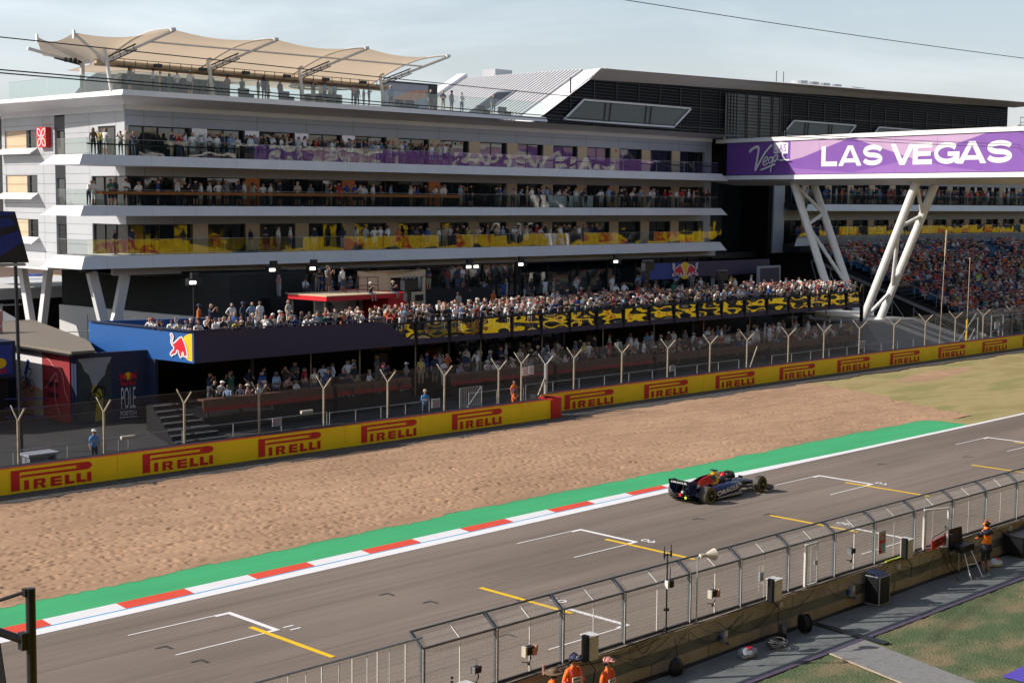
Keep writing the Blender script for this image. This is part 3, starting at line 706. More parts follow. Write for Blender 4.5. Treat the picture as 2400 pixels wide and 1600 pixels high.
# ================================================================ near wall, fence and equipment
WY = 23.78
def near_wall():
    t = thing('pit_wall', 'weathered concrete wall carrying the near catch fence', 'wall', (20, WY, 0))
    x = 16.0; k = 0
    m1 = MB(); 
    m1.box(10, WY, 0, 75, WY+.30, .92); obj('wall_core', m1, 'concrete', t)
    while x < 75:
        m = MB(); m.box(x+.012, WY-.025, .60, x+2.42, WY, .93); obj('upper_block', m, 'concrete', t)
        m = MB(); m.box(x+.9, WY-.03, 0, x+3.28, WY, .30); obj('lower_block', m, 'concrete', t)
        m = MB(); m.box(x+.012, WY-.05, .93, x+2.42, WY+.34, 1.0); obj('coping', m, 'concrete_cap', t)
        x += 2.44
    m = MB(); m.box(10, WY-.008, .30, 75, WY, .60); obj('middle_band', m, 'apron', t)
near_wall()
# track-side boards on the other face of the wall, seen only in the glass opposite
mb = MB(); mb.box(-40, WY+.36, .02, 130, WY+.42, .86)
t = thing('trackside_boards', 'yellow advertising boards on the track face of the near wall', 'barrier', (0, WY+.36, 0))
obj('boards', mb, 'banner_yellow', t)

def near_fence():
    t = thing('catch_fence', 'near galvanised mesh catch fence with cranked top on the concrete wall', 'fence', (25, WY+.2, 1.0))
    y = WY+.2; ze = 2.36; yt = y+.42; zt = 2.66
    posts = [12.5, 14.6, 16.6, 17.13, 18.0, 18.87, 19.64, 20.27, 21.25, 23.57, 25.85, 28.18, 30.9, 33.2, 35.55, 38.0, 40.3, 42.75, 45.3, 47.65, 50.0, 52.4, 54.8, 57.2, 59.6, 62, 64.4, 66.8]
    # (real spacing of the photo: closer bays between the gates)
    for x in posts:
        m = MB()
        if x < 21: m.box(x-.04, y-.05, .98, x+.05, y+.05, 2.60)
        else:
            m.box(x-.035, y-.05, .98, x+.045, y+.05, ze); m.bar((x+.005, y, ze-.02), (x+.005, yt, zt), .08, .07)
            obj('post', m, 'fence_steel', t)
        m = MB(); m.box(x-.03, y-.065, 1.0, x-.008, y-.052, ze if x > 21 else 2.58); obj('post_edge', m, 'white_metal', t)
    a, b = 21.25, 66.8
    m = MB(); m.bar((a, y, ze), (b, y, ze), .045, .045); obj('eave_rail', m, 'fence_steel', t)
    m = MB(); m.bar((a, yt, zt), (b, yt, zt), .045, .045); obj('top_rail', m, 'fence_steel', t)
    m = MB(); m.cyl((8, y, 2.62), (a, y, 2.62), .03, 6); obj('low_top_rail', m, 'galv', t)
    m = MB(); m.bar((8, y, 1.04), (b, y, 1.04), .05, .05); obj('bottom_rail', m, 'dark_metal', t)
    # light intermediate rods, two per bay where the photo shows them
    for p, q in zip(posts[:-1], posts[1:]):
        c = (p+q)/2
        m = MB(); m.cyl((c, y, 1.04), (c, y, ze if p >= 21 else 2.6), .018, 6)
        if p >= 21: m.cyl((c, y, ze), (c, yt, zt), .013, 6)
        obj('intermediate_rod', m, 'white_metal', t)
    # welded wire: verticals every 5 cm, horizontals every 10 cm
    m = MB(); r = .0036
    def w3(a, b):
        a = Vector(a); b = Vector(b); d = (b-a).normalized(); u = d.orthogonal().normalized()*r; v = d.cross(u)
        c = [u, -u*.5+v*.87, -u*.5-v*.87]
        m.add([a+k for k in c]+[b+k for k in c], [(0, 1, 4, 3), (1, 2, 5, 4), (2, 0, 3, 5)])
    x = 9.0
    while x < b:
        if not (36.9 < x < 37.9 and False): w3((x, y, 1.04), (x, y, ze if x > a else 2.6))
        if x > a: w3((x, y, ze), (x, yt, zt))
        x += .05
    z = 1.12
    while z < ze:
        w3((8, y, z), (a, y, z))
        w3((a, y, z), (b, y, z)); z += .10
    for k in (.33, .66): w3((a, y+(yt-y)*k, ze+(zt-ze)*k), (b, y+(yt-y)*k, ze+(zt-ze)*k))
    obj('welded_mesh', m, 'mesh_wire', t)
    return t
near_fence()
NY = WY+.2
def gate_leaf(x, w_, z0, z1, label, ang=0):
    t = thing('mesh_gate', label, 'gate', (x, NY-.1, z0), 'mesh gates in the catch fence')
    ca, sa = math.cos(ang), math.sin(ang)
    def P(u, z): return (x+u*ca, NY-.1-u*sa, z)
    m = MB()
    for a, b in ((P(0, z0), P(0, z1)), (P(w_, z0), P(w_, z1)), (P(0, z1), P(w_, z1)), (P(0, z0), P(w_, z0))): m.bar(a, b, .05, .05)
    obj('gate_frame', m, 'white_metal', t)
    m = MB(); k = .06
    while k < w_: m.cyl(P(k, z0), P(k, z1), .0028, 3); k += .06
    z = z0+.1
    while z < z1: m.cyl(P(0, z), P(w_, z), .0028, 3); z += .1
    obj('gate_mesh', m, 'galv', t)
    m = MB(); c = Vector(P(w_*.85, (z0+z1)/2)); m.box(c.x-.07, c.y-.04, c.z-.05, c.x+.05, c.y+.02, c.z+.08); obj('lock_plate', m, 'galv', t)
    m = MB(); m.bar(P(-.07, z0-.02), P(-.07, z1+.04), .05, .06); obj('hinge_post', m, 'white_metal', t)
gate_leaf(36.38, .55, 1.05, 2.28, 'narrow closed mesh gate in the catch fence at centre right')
gate_leaf(43.35, .95, 1.02, 2.32, 'wide white mesh gate standing open in front of the catch fence', .35)

def cam_unit(x, z, label, s=1., brown=True, stalk=True):
    t = thing('remote_camera', label, 'camera', (x, NY-.2, z), 'remote cameras clamped to the catch fence')
    y = NY-.22
    m = MB(); m.box(x-.13*s, y-.08, z-.08*s, x+.05*s, y+.08, z+.09*s); m.cyl((x+.05*s, y, z), (x+.16*s, y+.05, z+.01), .05*s, 8)
    obj('camera_body', m, 'black', t)
    m = MB(); m.box(x-.19*s, y-.05, z-.12*s, x-.14*s, y+.09, z+.10*s); obj('lens_hood', m, 'cream' if brown else 'grey_metal', t)
    if brown:
        m = MB(); m.box(x-.02*s, y-.11, z-.10*s, x+.10*s, y-.085, z+.05*s); m.box(x+.12*s, y-.06, z-.05*s, x+.17*s, y+.04, z+.09*s); obj('straps', m, 'clay', t)
    if stalk:
        m = MB(); m.tube([(x, y, z-.08), (x+.02, y, z-.2), (x-.03, y+.03, z-.32)], .014, 6); m.ball((x-.03, y+.03, z-.34), .04, 8, 5); m.tube([(x-.03, y, z-.3), (x-.25, y+.06, z-.26)], .012, 5)
        obj('clamp_arm', m, 'black', t)
    m = MB(); m.tube([(x-.05, y, z+.1), (x-.02, y, z+.2), (x-.08, y+.02, z+.26)], .005, 4); m.tube([(x+.02, y, z-.1), (x-.1, y-.05, z-.3), (x-.02, y-.06, z-.45), (x+.12, y-.03, z-.62)], .006, 4)
    obj('cable', m, 'cable', t)
cam_unit(24.52, 1.68, 'remote camera with tan hood on the third big bay of the near fence', 1.15)
cam_unit(31.75, 1.72, 'remote camera with tan hood right of the antenna pole', 1.05)
cam_unit(38.72, 1.75, 'black remote camera on the fence left of the safety notice', .85, False)
cam_unit(50.55, 1.85, 'black remote camera on the fence at the right frame edge', 1., False)
cam_unit(22.78, 1.60, 'small square remote unit on the fence at the lower left', .8, False)
def cabinet(x, z0, z1, w_, label, m_='cream'):
    t = thing('equipment_box', label, 'equipment box', (x, NY-.2, z0), 'equipment boxes on the near wall')
    m = MB(); m.box(x, NY-.42, z0, x+w_, NY-.12, z1); obj('case', m, m_, t)
    m = MB(); m.box(x-.03, NY-.45, z1, x+w_+.03, NY-.09, z1+.025); obj('lid', m, 'white_metal', t)
    m = MB(); m.box(x-.12, NY-.38, z0-.02, x-.005, NY-.22, z1+.05)
    for k in range(6): m.cyl((x-.125, NY-.3, z0+.1+k*.1), (x-.10, NY-.3, z0+.1+k*.1), .035, 8)
    m.tube([(x+.05, NY-.3, z0), (x+.1, NY-.5, z0-.2), (x+.02, NY-.5, z0-.55)], .014, 5)
    obj('connector_block', m, 'black', t)
cabinet(26.45, 1.02, 1.62, .30, 'white equipment cabinet with black connectors above the marshals')
cabinet(34.35, 1.02, 1.62, .34, 'pale equipment cabinet with black connectors above the cable reels')
cabinet(41.75, 1.02, 1.62, .26, 'white equipment cabinet with black connectors right of the safety notice')
cabinet(22.0, 1.02, 1.35, .5, 'low white equipment box at the bottom edge of the near fence')
def antenna(x):
    t = thing('antenna_pole', 'black antenna pole with twin aerials clamped to the near fence', 'antenna', (x, NY-.15, 1.05))
    y = NY-.15
    m = MB(); m.cyl((x, y, 1.0), (x, y, 3.15), .022, 6); obj('pole', m, 'dark_metal', t)
    m = MB(); m.bar((x-.13, y, 3.12), (x+.15, y, 3.10), .03, .03)
    for k in (-.13, .15): m.cyl((x+k, y, 3.0), (x+k, y, 3.36), .014, 6); m.cyl((x+k, y, 3.05), (x+k, y, 3.2), .028, 6)
    obj('aerial', m, 'dark_metal', t)
    m = MB(); m.box(x-.04, y-.06, 2.2, x+.03, y+.04, 2.42); obj('junction_box', m, 'white_metal', t)
    m = MB(); m.box(x+.06, y-.08, 2.22, x+.20, y+.06, 2.40); m.cyl((x+.13, y, 2.4), (x+.13, y, 2.75), .012, 5); m.box(x-.07, y-.05, 1.6, x+.05, y+.04, 1.67); m.box(x-.07, y-.05, 1.05, x+.05, y+.04, 1.15); obj('receiver', m, 'black', t)
    m = MB(); m.tube([(x+.03, y-.1, 1.1), (x+.02, y-.3, .9), (x+.06, y-.35, .4), (x+.03, y-.4, .05)], .012, 5); obj('cable', m, 'cable', t)
antenna(29.75)
t = thing('horn_speaker', 'cream horn loudspeaker on a thin pole at the near fence', 'loudspeaker', (31.05, NY-.15, 1.05))
mb = MB(); mb.cyl((31.05, NY-.15, 1.0), (31.05, NY-.15, 2.82), .02, 6); mb.tube([(31.05, NY-.15, 2.8), (31.2, NY-.15, 2.84)], .02, 6); obj('pole', mb, 'galv', t)
mb = MB(); mb.cyl((31.15, NY-.15, 2.84), (31.33, NY-.2, 2.85), .06, 10, 0, .05); mb.cyl((31.33, NY-.2, 2.85), (31.62, NY-.27, 2.83), .05, 14, 0, .17); obj('horn', mb, 'cream', t)
t = thing('flat_antenna', 'flat grey panel antenna with rods on the fence above the cable reels', 'antenna', (34.0, NY-.1, 1.7))
mb = MB(); mb.box(33.98, NY-.14, 1.62, 34.16, NY-.08, 1.88); obj('panel', mb, 'grey_panel', t)
mb = MB()
for dx, z0, z1 in ((0, 1.3, 2.15), (.14, 1.5, 2.2)): mb.cyl((34.0+dx, NY-.1, z0), (34.0+dx, NY-.1, z1), .01, 4)
obj('rod', mb, 'cream', t)
# safety notice
t = thing('safety_notice', 'white safety notice with red and blue pictograms on the near fence', 'sign', (40.55, NY-.03, 1.3))
mb = MB(); mb.box(40.55, NY-.03, 1.28, 40.98, NY-.015, 2.02); obj('plate', mb, 'light_panel', t)
mb = MB()
for u in (.04, .23):
    for z in (1.62,): mb.box(40.55+u, NY-.036, z, 40.55+u+.16, NY-.033, z+.11)
mb.box(40.59, NY-.036, 1.31, 40.75, NY-.033, 1.42)
obj('red_pictogram', mb, 'banner_red', t)
mb = MB(); mb.box(40.78, NY-.036, 1.31, 40.94, NY-.033, 1.42)
cc = [(40.86+.075*math.cos(a), NY-.036, 1.52+.085*math.sin(a)) for a in np.linspace(0, 2*PI, 13)[:-1]]; mb.poly(cc); obj('blue_pictogram', mb, 'blue_paint', t)
mb = MB()
for cxx, czz in ((40.67, 1.85), (40.86, 1.85), (40.67, 1.52)):
    for a in range(12):
        a0, a1 = 2*PI*a/12, 2*PI*(a+1)/12
        mb.quad((cxx+.08*math.cos(a0), NY-.037, czz+.09*math.sin(a0)), (cxx+.08*math.cos(a1), NY-.037, czz+.09*math.sin(a1)), (cxx+.066*math.cos(a1), NY-.037, czz+.076*math.sin(a1)), (cxx+.066*math.cos(a0), NY-.037, czz+.076*math.sin(a0)))
    mb.bar((cxx-.03, NY-.037, czz-.05), (cxx+.03, NY-.037, czz+.05), .012, .003)
obj('ring_pictogram', mb, 'banner_red', t)
mb = MB(); mb.box(40.72, NY-.25, 1.02, 41.62, NY-.18, 1.075); obj('hivis_roll', mb, 'hivis', label='lime yellow tube lying on the wall below the safety notice', cat='tube', loc=(41, NY-.2, 1.02))
# junction boxes on the wall face
def jbox(x, z, label, s=.16):
    m = MB(); m.box(x, WY-.12, z, x+s, WY-.02, z+s*1.05); obj('junction_box', m, 'cream', label=label, cat='junction box', group='cream junction boxes on the near wall', loc=(x, WY-.1, z))
jbox(27.1, .74, 'cream junction box on the near wall beside the pink capped marshal')
jbox(34.75, .72, 'cream junction box on the near wall above the cable reels')
jbox(41.3, .72, 'cream junction box on the near wall below the lime tube')
jbox(49.0, .78, 'cream junction box on the near wall right of the man in orange')
def socket(x, z, label):
    t = thing('socket_box', label, 'socket box', (x, WY-.1, z), 'grey socket boxes on the near wall')
    m = MB(); m.box(x, WY-.14, z, x+.2, WY-.02, z+.34); obj('case', m, 'grey_panel', t)
    m = MB(); m.box(x+.06, WY-.15, z+.17, x+.16, WY-.143, z+.31); obj('window', m, 'white_print', t)
    m = MB(); m.cyl((x+.1, WY-.1, z), (x+.16, WY-.2, z-.06), .035, 8); m.box(x-.12, WY-.08, z+.1, x-.01, WY-.03, z+.2); obj('plug', m, 'logo_blue', t)
socket(32.05, .28, 'grey socket box on the wall above the plastic wrapped bag')
socket(38.55, .35, 'grey socket box on the wall left of the amplifier case')
# cables draped on the wall
def cables():
    t = thing('wall_cables', 'tangle of thin black cables draped along the near wall', 'cables', (30, WY, .9))
    rnd = random.Random(3)
    for k in range(26):
        x = rnd.uniform(24, 52); L_ = rnd.uniform(.6, 3.5); z0 = rnd.uniform(.75, 1.02); sag = rnd.uniform(.1, .7)
        pts = [(x+L_*i/8, WY-.06-.02*k % .07, z0-sag*math.sin(PI*i/8)+rnd.uniform(-.02, .02)) for i in range(9)]
        m = MB(); m.tube(pts, .008, 4); obj('cable', m, 'cable', t)
    for k in range(3):
        pts = [(22+i*1.1, WY-.12-.06*k+.04*math.sin(i*1.3+k), .015) for i in range(34)]; m = MB(); m.tube(pts, .02, 5); obj('floor_cable', m, 'cable', t)
    for k in range(3):
        pts = [(21+i*1.2, NY-.25+.03*math.sin(i*1.7+k), 1.02+.012*k) for i in range(34)]; m = MB(); m.tube(pts, .012, 5); obj('coping_cable', m, 'cable' if k else 'grey_metal', t)
cables()
def reel(x, y, r, label, tilt):
    t = thing('cable_reel', label, 'cable reel', (x, y, 0), 'cable reels on the apron')
    for s in (-1, 1):
        m = MB(); d = Vector((math.cos(tilt), math.sin(tilt), 0))*s*.09; c = Vector((x, y, r)); m.cyl(c+d, c+d*1.15, r, 18); obj('flange', m, 'black', t)
    m = MB(); d = Vector((math.cos(tilt), math.sin(tilt), 0))*.09; m.cyl(Vector((x, y, r))-d, Vector((x, y, r))+d, r*.8, 16); obj('wound_cable', m, 'cable', t)
    m = MB(); m.tube([(x-.12, y-.1, 0), (x-.05, y, r*2.1), (x+.12, y+.1, 0)], .018, 6); obj('stand', m, 'dark_metal', t)
reel(34.15, 23.15, .27, 'black cable reel under the pale equipment cabinet', -.9)
reel(35.35, 23.2, .27, 'black cable reel with carrying frame beside the drain cover', -.5)
t = thing('cable_coil', 'loose coil of pale cable lying on the apron beside the reels', 'cable coil', (33.45, 22.85, 0))
for k in range(9):
    mb = MB(); r = .22+.03*(k % 4); pts = [(33.45+random.uniform(-.01, .01)+r*math.cos(a), 22.85+r*.9*math.sin(a), .03+.028*k+.02*math.sin(a*2+k)) for a in np.linspace(0, 2*PI, 22)]
    mb.tube(pts, .011, 4); obj('loop', mb, 'grey_metal' if k % 3 else 'black', t)
# plastic wrapped bag
def lumpy(c, sx, sy, sz, seed, n=14, k=9, amp=.18):
    m = MB(); m.ball((0, 0, 0), 1, n, k)
    m.v = [(c[0]+v[0]*sx*(1+amp*noise.noise((v[0]*1.7+seed, v[1]*1.7, v[2]*1.7))), c[1]+v[1]*sy*(1+amp*noise.noise((v[0]*1.7, v[1]*1.7+seed, v[2]*1.7))), max(0.01, c[2]+v[2]*sz*(1+amp*noise.noise((v[0]*2, v[1]*2, v[2]*2+seed))))) for v in m.v]
    return m
def bag(x, y, label, s=1.):
    t = thing('plastic_bag', label, 'bag', (x, y, 0), 'plastic bags with a red label')
    obj('bag_body', lumpy((x, y, .13*s), .30*s, .22*s, .15*s, x, amp=.5), 'glassy_white' if s < 1 else 'grey_panel', t, smooth=False)
    m = MB(); m.prism([(x-.06*s, y-.12*s, .262*s), (x+.1*s, y-.12*s, .27*s), (x+.12*s, y+.02, .285*s), (x-.04*s, y+.02, .28*s)], (0, 0, .02)); obj('red_label', m, 'logo_red', t)
bag(32.2, 22.95, 'grey plastic wrapped bundle with red label below the socket box')
bag(46.75, 23.05, 'clear plastic bag with red label right of the man in orange', .95)
# black rucksack bottom
mb = lumpy((29.6, 23.35, .2), .24, .17, .28, 9, amp=.3); obj('rucksack', mb, 'black', label='black rucksack slumped against the wall below the antenna pole', cat='bag', loc=(29.6, 23.35, 0), smooth=True)
# amplifier flight case
t = thing('flight_case', 'black flight case with silver edges standing against the wall', 'flight case', (39.5, 23.35, 0))
mb = MB(); mb.box(39.25, 23.1, .05, 39.85, 23.6, .92); obj('case', mb, 'black', t)
mb = MB(); mb.prism([(39.25, 23.1, .92), (39.85, 23.1, .92), (39.85, 23.6, 1.02), (39.25, 23.6, 1.02)], (0, 0, .02)); obj('lid', mb, 'navy', t)
mb = MB()
for x in (39.25, 39.85):
    for y in (23.1,): mb.bar((x, y, .05), (x, y, .92), .03, .03)
for z in (.05, .92): mb.bar((39.25, 23.1, z), (39.85, 23.1, z), .03, .03); mb.bar((39.25, 23.1, z), (39.25, 23.6, z), .03, .03)
obj('edge_trim', mb, 'galv', t)
mb = MB(); mb.box(39.32, 23.085, .12, 39.78, 23.095, .72); obj('grille', mb, 'rubber', t)
# monitor on tripod / desk where the man works
t = thing('monitor_case', 'open black monitor case on a stand in front of the man in orange', 'monitor', (44.9, 23.35, 0))
mb = MB(); mb.box(44.55, 23.15, .80, 45.35, 23.65, 1.02); obj('case_base', mb, 'black', t)
mb = MB(); mb.prism([(44.62, 23.68, 1.02), (45.3, 23.55, 1.02), (45.33, 23.62, 1.52), (44.65, 23.78, 1.46)], (0, .05, 0)); obj('lid_screen', mb, 'black', t)
mb = MB(); mb.prism([(44.75, 23.645, 1.08), (45.05, 23.59, 1.08), (45.08, 23.64, 1.42), (44.78, 23.72, 1.38)], (0, .01, 0)); obj('screen', mb, 'navy', t)
mb = MB()
for a, b in (((44.75, 23.2, .8), (44.45, 22.75, 0)), ((45.15, 23.15, .8), (45.0, 22.62, 0)), ((44.95, 23.5, .8), (45.2, 23.6, 0)), ((44.6, 23.0, .42), (45.1, 22.9, .42))): mb.cyl(a, b, .018, 6)
obj('stand_leg', mb, 'white_metal', t)
mb = MB(); mb.box(44.35, 23.5, 1.0, 44.52, 23.75, 1.4); obj('side_speaker', mb, 'dark_metal', t)
# pit board
t = thing('pit_board', 'red pit board lettered in black leaning against the open gate', 'pit board', (43.6, 23.6, .9))
def PBp(u, z): return (43.35+u, 23.62-.0*u, z)
mb = MB(); mb.prism([PBp(0, 1.02), PBp(1.0, 1.12), PBp(1.0, 1.42), PBp(0, 1.30)], (0, .03, 0)); obj('board', mb, 'kiosk_red', t)
mb = place2d(text_mb('OSCAR', .22, .035, sx=.85), (43.47, 23.612, 1.10), Vector((1, 0, .1))); obj('lettering', mb, 'black', t)
mb = MB(); mb.tube([(43.35, 23.62, 1.3), (43.37, 23.62, 1.42), (43.45, 23.62, 1.45), (44.25, 23.62, 1.56), (44.33, 23.62, 1.5), (44.35, 23.62, 1.4)], .013, 5)
mb.tube([(43.8, 23.6, 1.08), (43.9, 23.3, .4), (44.1, 23.0, .0)], .014, 5); mb.tube([(44.3, 23.6, 1.1), (44.3, 23.4, .4), (44.4, 23.2, .1)], .014, 5); obj('handle', mb, 'black', t)
# covered table right
t = thing('draped_trolley', 'black draped trolley on castors at the right edge below the wall', 'trolley', (48, 23.2, 0))
mb = MB(); mb.prism([(48.4, 22.9, .12), (51.0, 22.9, .12), (51.0, 23.6, .12), (48.4, 23.6, .12)], (0, 0, .62)); obj('drape', mb, 'black', t)
mb = MB(); mb.box(48.35, 22.85, .74, 51.05, 23.65, .78); obj('top', mb, 'dark_metal', t)
for x in (48.6, 50.6):
    mb = MB(); mb.cyl((x, 22.83, .07), (x, 22.9, .07), .07, 10); obj('castor', mb, 'galv', t)
# orange tube on the wall
mb = MB(); mb.cyl((24.9, NY-.3, 1.0), (24.9, NY-.3, 1.22), .035, 8); mb.cyl((24.9, NY-.3, 1.22), (24.9, NY-.3, 1.25), .04, 8)
obj('orange_marker_tube', mb, 'clay', label='short orange tube standing on the wall left of the marshals', cat='tube', loc=(24.9, NY-.3, 1.0))
# ================================================================ HOTEL building
XC = 52.5; YF = 90.0; XE = 118.1
B_ = thing('hotel_building', 'long grey panelled hotel with white balcony bands and roof terrace', 'building', (XC, YF, 0))
LV = [(7.62, 8.45), (11.08, 11.74), (14.40, 15.08)]     # balcony slab bottom / top
WTOP = [10.45, 13.78, 17.22]
ROOFZ = 18.62
def hwall(y, x0, x1, z0, z1, m, mb): mb.box(x0, y, z0, x1, y+.3, z1, m)
# grey upper fascia wall (z 17.2..18.6) with panel joints as separate sheets
mb = MB(); mb.box(XC+.004, YF, WTOP[2], XE, YF+.3, ROOFZ, 0)
for lv in (0, 1): mb.box(XC+.004, YF, WTOP[lv], XE, YF+.3, LV[lv+1][0]+.1, 0)
mb.box(XE-1.1, YF+.001, 7.6, XE, YF+.3, WTOP[2], 0)
obj('front_wall', mb, 'grey_panel', B_)
mb = MB()
jx = [54.0, 56.3]+[63.4+4.5*k for k in range(13)]
for z in (17.9,): mb.box(XC, YF-.006, z-.012, XE, YF-.003, z+.012)
for x in jx: mb.box(x-.012, YF-.006, WTOP[2], x+.012, YF-.003, ROOFZ)
for lv in (0, 1):
    for x in jx: mb.box(x-.012, YF-.006, WTOP[lv], x+.012, YF-.003, LV[lv+1][0]+.1)
obj('panel_joints', mb, 'joint', B_)
# dark core so that nothing shows through windows
mb = MB(); mb.box(XC+.35, YF+1.2, 7.4, XE-.3, 118, 18.5); obj('core', mb, 'black', B_)
mb = MB()
for lv in range(3): mb.box(XC+.3, YF-.0, LV[lv][1]-.4, XE-.3, YF+1.3, LV[lv][1]+.01)
obj('floor_slab', mb, 'grey_panel', B_)
# windows and the piers between them
win0 = 59.1
def window(x0, x1, z0, z1, mull=2, reveal=.28, y=YF, face='front', doors=True):
    f = MB(); fw_ = .07
    f.box(x0, y+reveal, z0, x0+fw_, y+reveal+.08, z1); f.box(x1-fw_*2.4, y+reveal-.2, z0, x1, y+reveal+.08, z1); f.box(x0, y+reveal, z1-fw_, x1, y+reveal+.08, z1)
    for k in range(1, mull): 
        x = x0+(x1-.2-x0)*k/mull; f.box(x-.04, y+reveal, z0, x+.04, y+reveal+.08, z1-fw_)
    o = obj('window', f, 'frame', B_)
    g = MB()
    for k in range(mull):
        a = x0+.05+(x1-.25-x0)*k/mull; b = x0+.05+(x1-.25-x0)*(k+1)/mull
        t1 = random.uniform(-.03, .03); t2 = random.uniform(-.02, .02)
        g.quad((a, y+reveal+.05+t1, z0), (b, y+reveal+.05-t1, z0), (b, y+reveal+.05-t1+t2, z1), (a, y+reveal+.05+t1+t2, z1))
    obj('pane', g, 'window_glass', o)
    # open doorway in every third window
for lv in range(3):
    z0 = LV[lv][1]; z1 = WTOP[lv]
    x = win0; k = 0
    window(52.95, 57.8, z0, z1, 4)
    while x < XE-1.5:
        x1 = min(x+3.28, XE-1.1)
        window(x, x1, z0, z1, 2)
        pa, pb = x-1.25, x
        tn, tm = 'beige_pier', 'beige_panel'
        if lv == 2 and k < 4: tn, tm = 'silver_pier', 'silver_panel'
        if lv == 1 and k < 7: tn, tm = ('orange_pier', 'orange_panel') if k in (1, 3, 5) else ('dark_pier', 'dark_clad')
        tgt = MB(); tgt.box(pa, YF+.02, z0, pb, YF+.3, z1); obj(tn, tgt, tm, B_)
        x += 4.5; k += 1
# red bell domes on some piers
for x in (66.2, 83.9, 103.6): 
    m = MB(); m.cyl((x, YF+.02, 17.0), (x, YF-.06, 17.0), .09, 8); obj('alarm_bell', m, 'logo_red', B_)
# ---- side wall facing left (-x)
Y0, YS1, YS2, YB = YF+.004, 98.3, 99.85, 108.2
side = MB()
# near block: z bands around small windows
def sbox(y0, y1, z0, z1, m=0, dx=0): side.box(XC+dx, y0, z0, XC+.3, y1, z1, m)
for lv in range(3):
    z0 = LV[lv][1]-.6; z1 = WTOP[lv]; zt = LV[lv+1][1]-.6 if lv < 2 else ROOFZ
    sbox(Y0, YS1, z1, zt)
    if lv == 2:
        sbox(Y0+.0, Y0+1.2, z0, z1); sbox(Y0+3.6, YS1, z0, z1)
    else:
        sbox(Y0+4.6, YS1, z0, z1)
sbox(Y0, YS1, 7.6, LV[0][1]-.6)
win_y = (102.6, 106.1)
zs = 7.5
for lv in range(3):
    wz0 = LV[lv][1]+.83; wz1 = LV[lv][1]+2.15
    sbox(YS2, win_y[0], zs, wz1+.0); sbox(win_y[1]+1.6, YB, zs, wz1)
    sbox(win_y[0], win_y[1]+1.6, zs, wz0); zs = wz1
sbox(YS2, YB, zs, ROOFZ)
obj('side_wall', side, 'light_panel', B_)
jm = MB()
for z in np.arange(8.2, 18.6, .72):
    for a, b in ((YS2, YB), (Y0+4.7, YS1)):
        jm.box(XC-.006, a, z-.01, XC-.003, b, z+.01)
for y in (101.6, 107.6, 94.8, 91.2):
    jm.box(XC-.006, y-.01, 11.8 if y < 96 else 7.6, XC-.003, y+.01, ROOFZ)
obj('side_joints', jm, 'joint', B_)
mb = MB(); mb.box(XC+.25, YS1, 7.6, XC+.35, YS2, ROOFZ); obj('recess_strip', mb, 'dark_metal', B_)
for lv in range(3):
    mb = MB(); mb.box(XC+.15, YS1+.45, LV[lv][1]-.1, XC+.24, YS2-.05, WTOP[lv]-.2); obj('recess_window', mb, 'window_glass', B_)
    mb = MB(); mb.box(XC+.02, YS1, WTOP[lv]-.15, XC+.22, YS2, WTOP[lv]+.85); obj('recess_spandrel', mb, 'dark_metal', B_)
    wz0 = LV[lv][1]+.83; wz1 = LV[lv][1]+2.15
    mb = MB(); mb.box(XC+.12, win_y[0], wz0, XC+.22, win_y[0]+1.2, wz1); o = obj('window', mb, 'frame', B_)
    mb = MB(); mb.box(XC+.09, win_y[0]+.0, wz0+.05, XC+.118, win_y[0]+1.15, wz1-.05); obj('pane', mb, 'window_glass', o)
    mb = MB(); mb.box(XC+.10, win_y[0]+1.65, wz0, XC+.22, win_y[1]+1.6, wz1); obj('infill_panel', mb, 'beige_panel', B_)
    mb = MB(); mb.box(XC+.02, win_y[0]+1.2, wz0, XC+.2, win_y[0]+1.65, wz1); obj('window_jamb', mb, 'frame', B_)
    mb = MB(); y0, y1 = win_y[0]-.5, win_y[1]+2.1
    mb.prism([(XC, y0+.4, wz0), (XC, y1, wz0), (XC-.85, y1+.3, wz0-.42), (XC-.85, y0-.1, wz0-.42)], (0, 0, -.06)); obj('window_hood', mb, 'white_roof', B_)
# corner glazing on the side face
for lv in (0, 1):
    mb = MB(); z0 = LV[lv][1]; z1 = WTOP[lv]
    for y in (YF, YF+1.55, YF+3.1, YF+4.55): mb.box(XC+.1, y-.03, z0, XC+.2, y+.05, z1)
    mb.box(XC+.1, YF, z1-.08, XC+.2, YF+4.6, z1); o = obj('corner_window', mb, 'frame', B_)
    mb = MB(); mb.quad((XC+.18, YF, z0), (XC+.18, YF+4.6, z0), (XC+.18, YF+4.6, z1), (XC+.18, YF, z1)); obj('pane', mb, 'window_glass', o)
mb = MB(); mb.box(XC+.1, YF+1.2, 15.1, XC+.2, YF+3.6, WTOP[2]-.05); o = obj('window', mb, 'frame', B_)
mb = MB(); mb.box(XC+.07, YF+1.5, 15.1, XC+.098, YF+2.4, WTOP[2]-.15); mb.box(XC+.07, YF+2.5, 15.1, XC+.098, YF+3.4, WTOP[2]-.15); obj('pane', mb, 'window_glass', o)
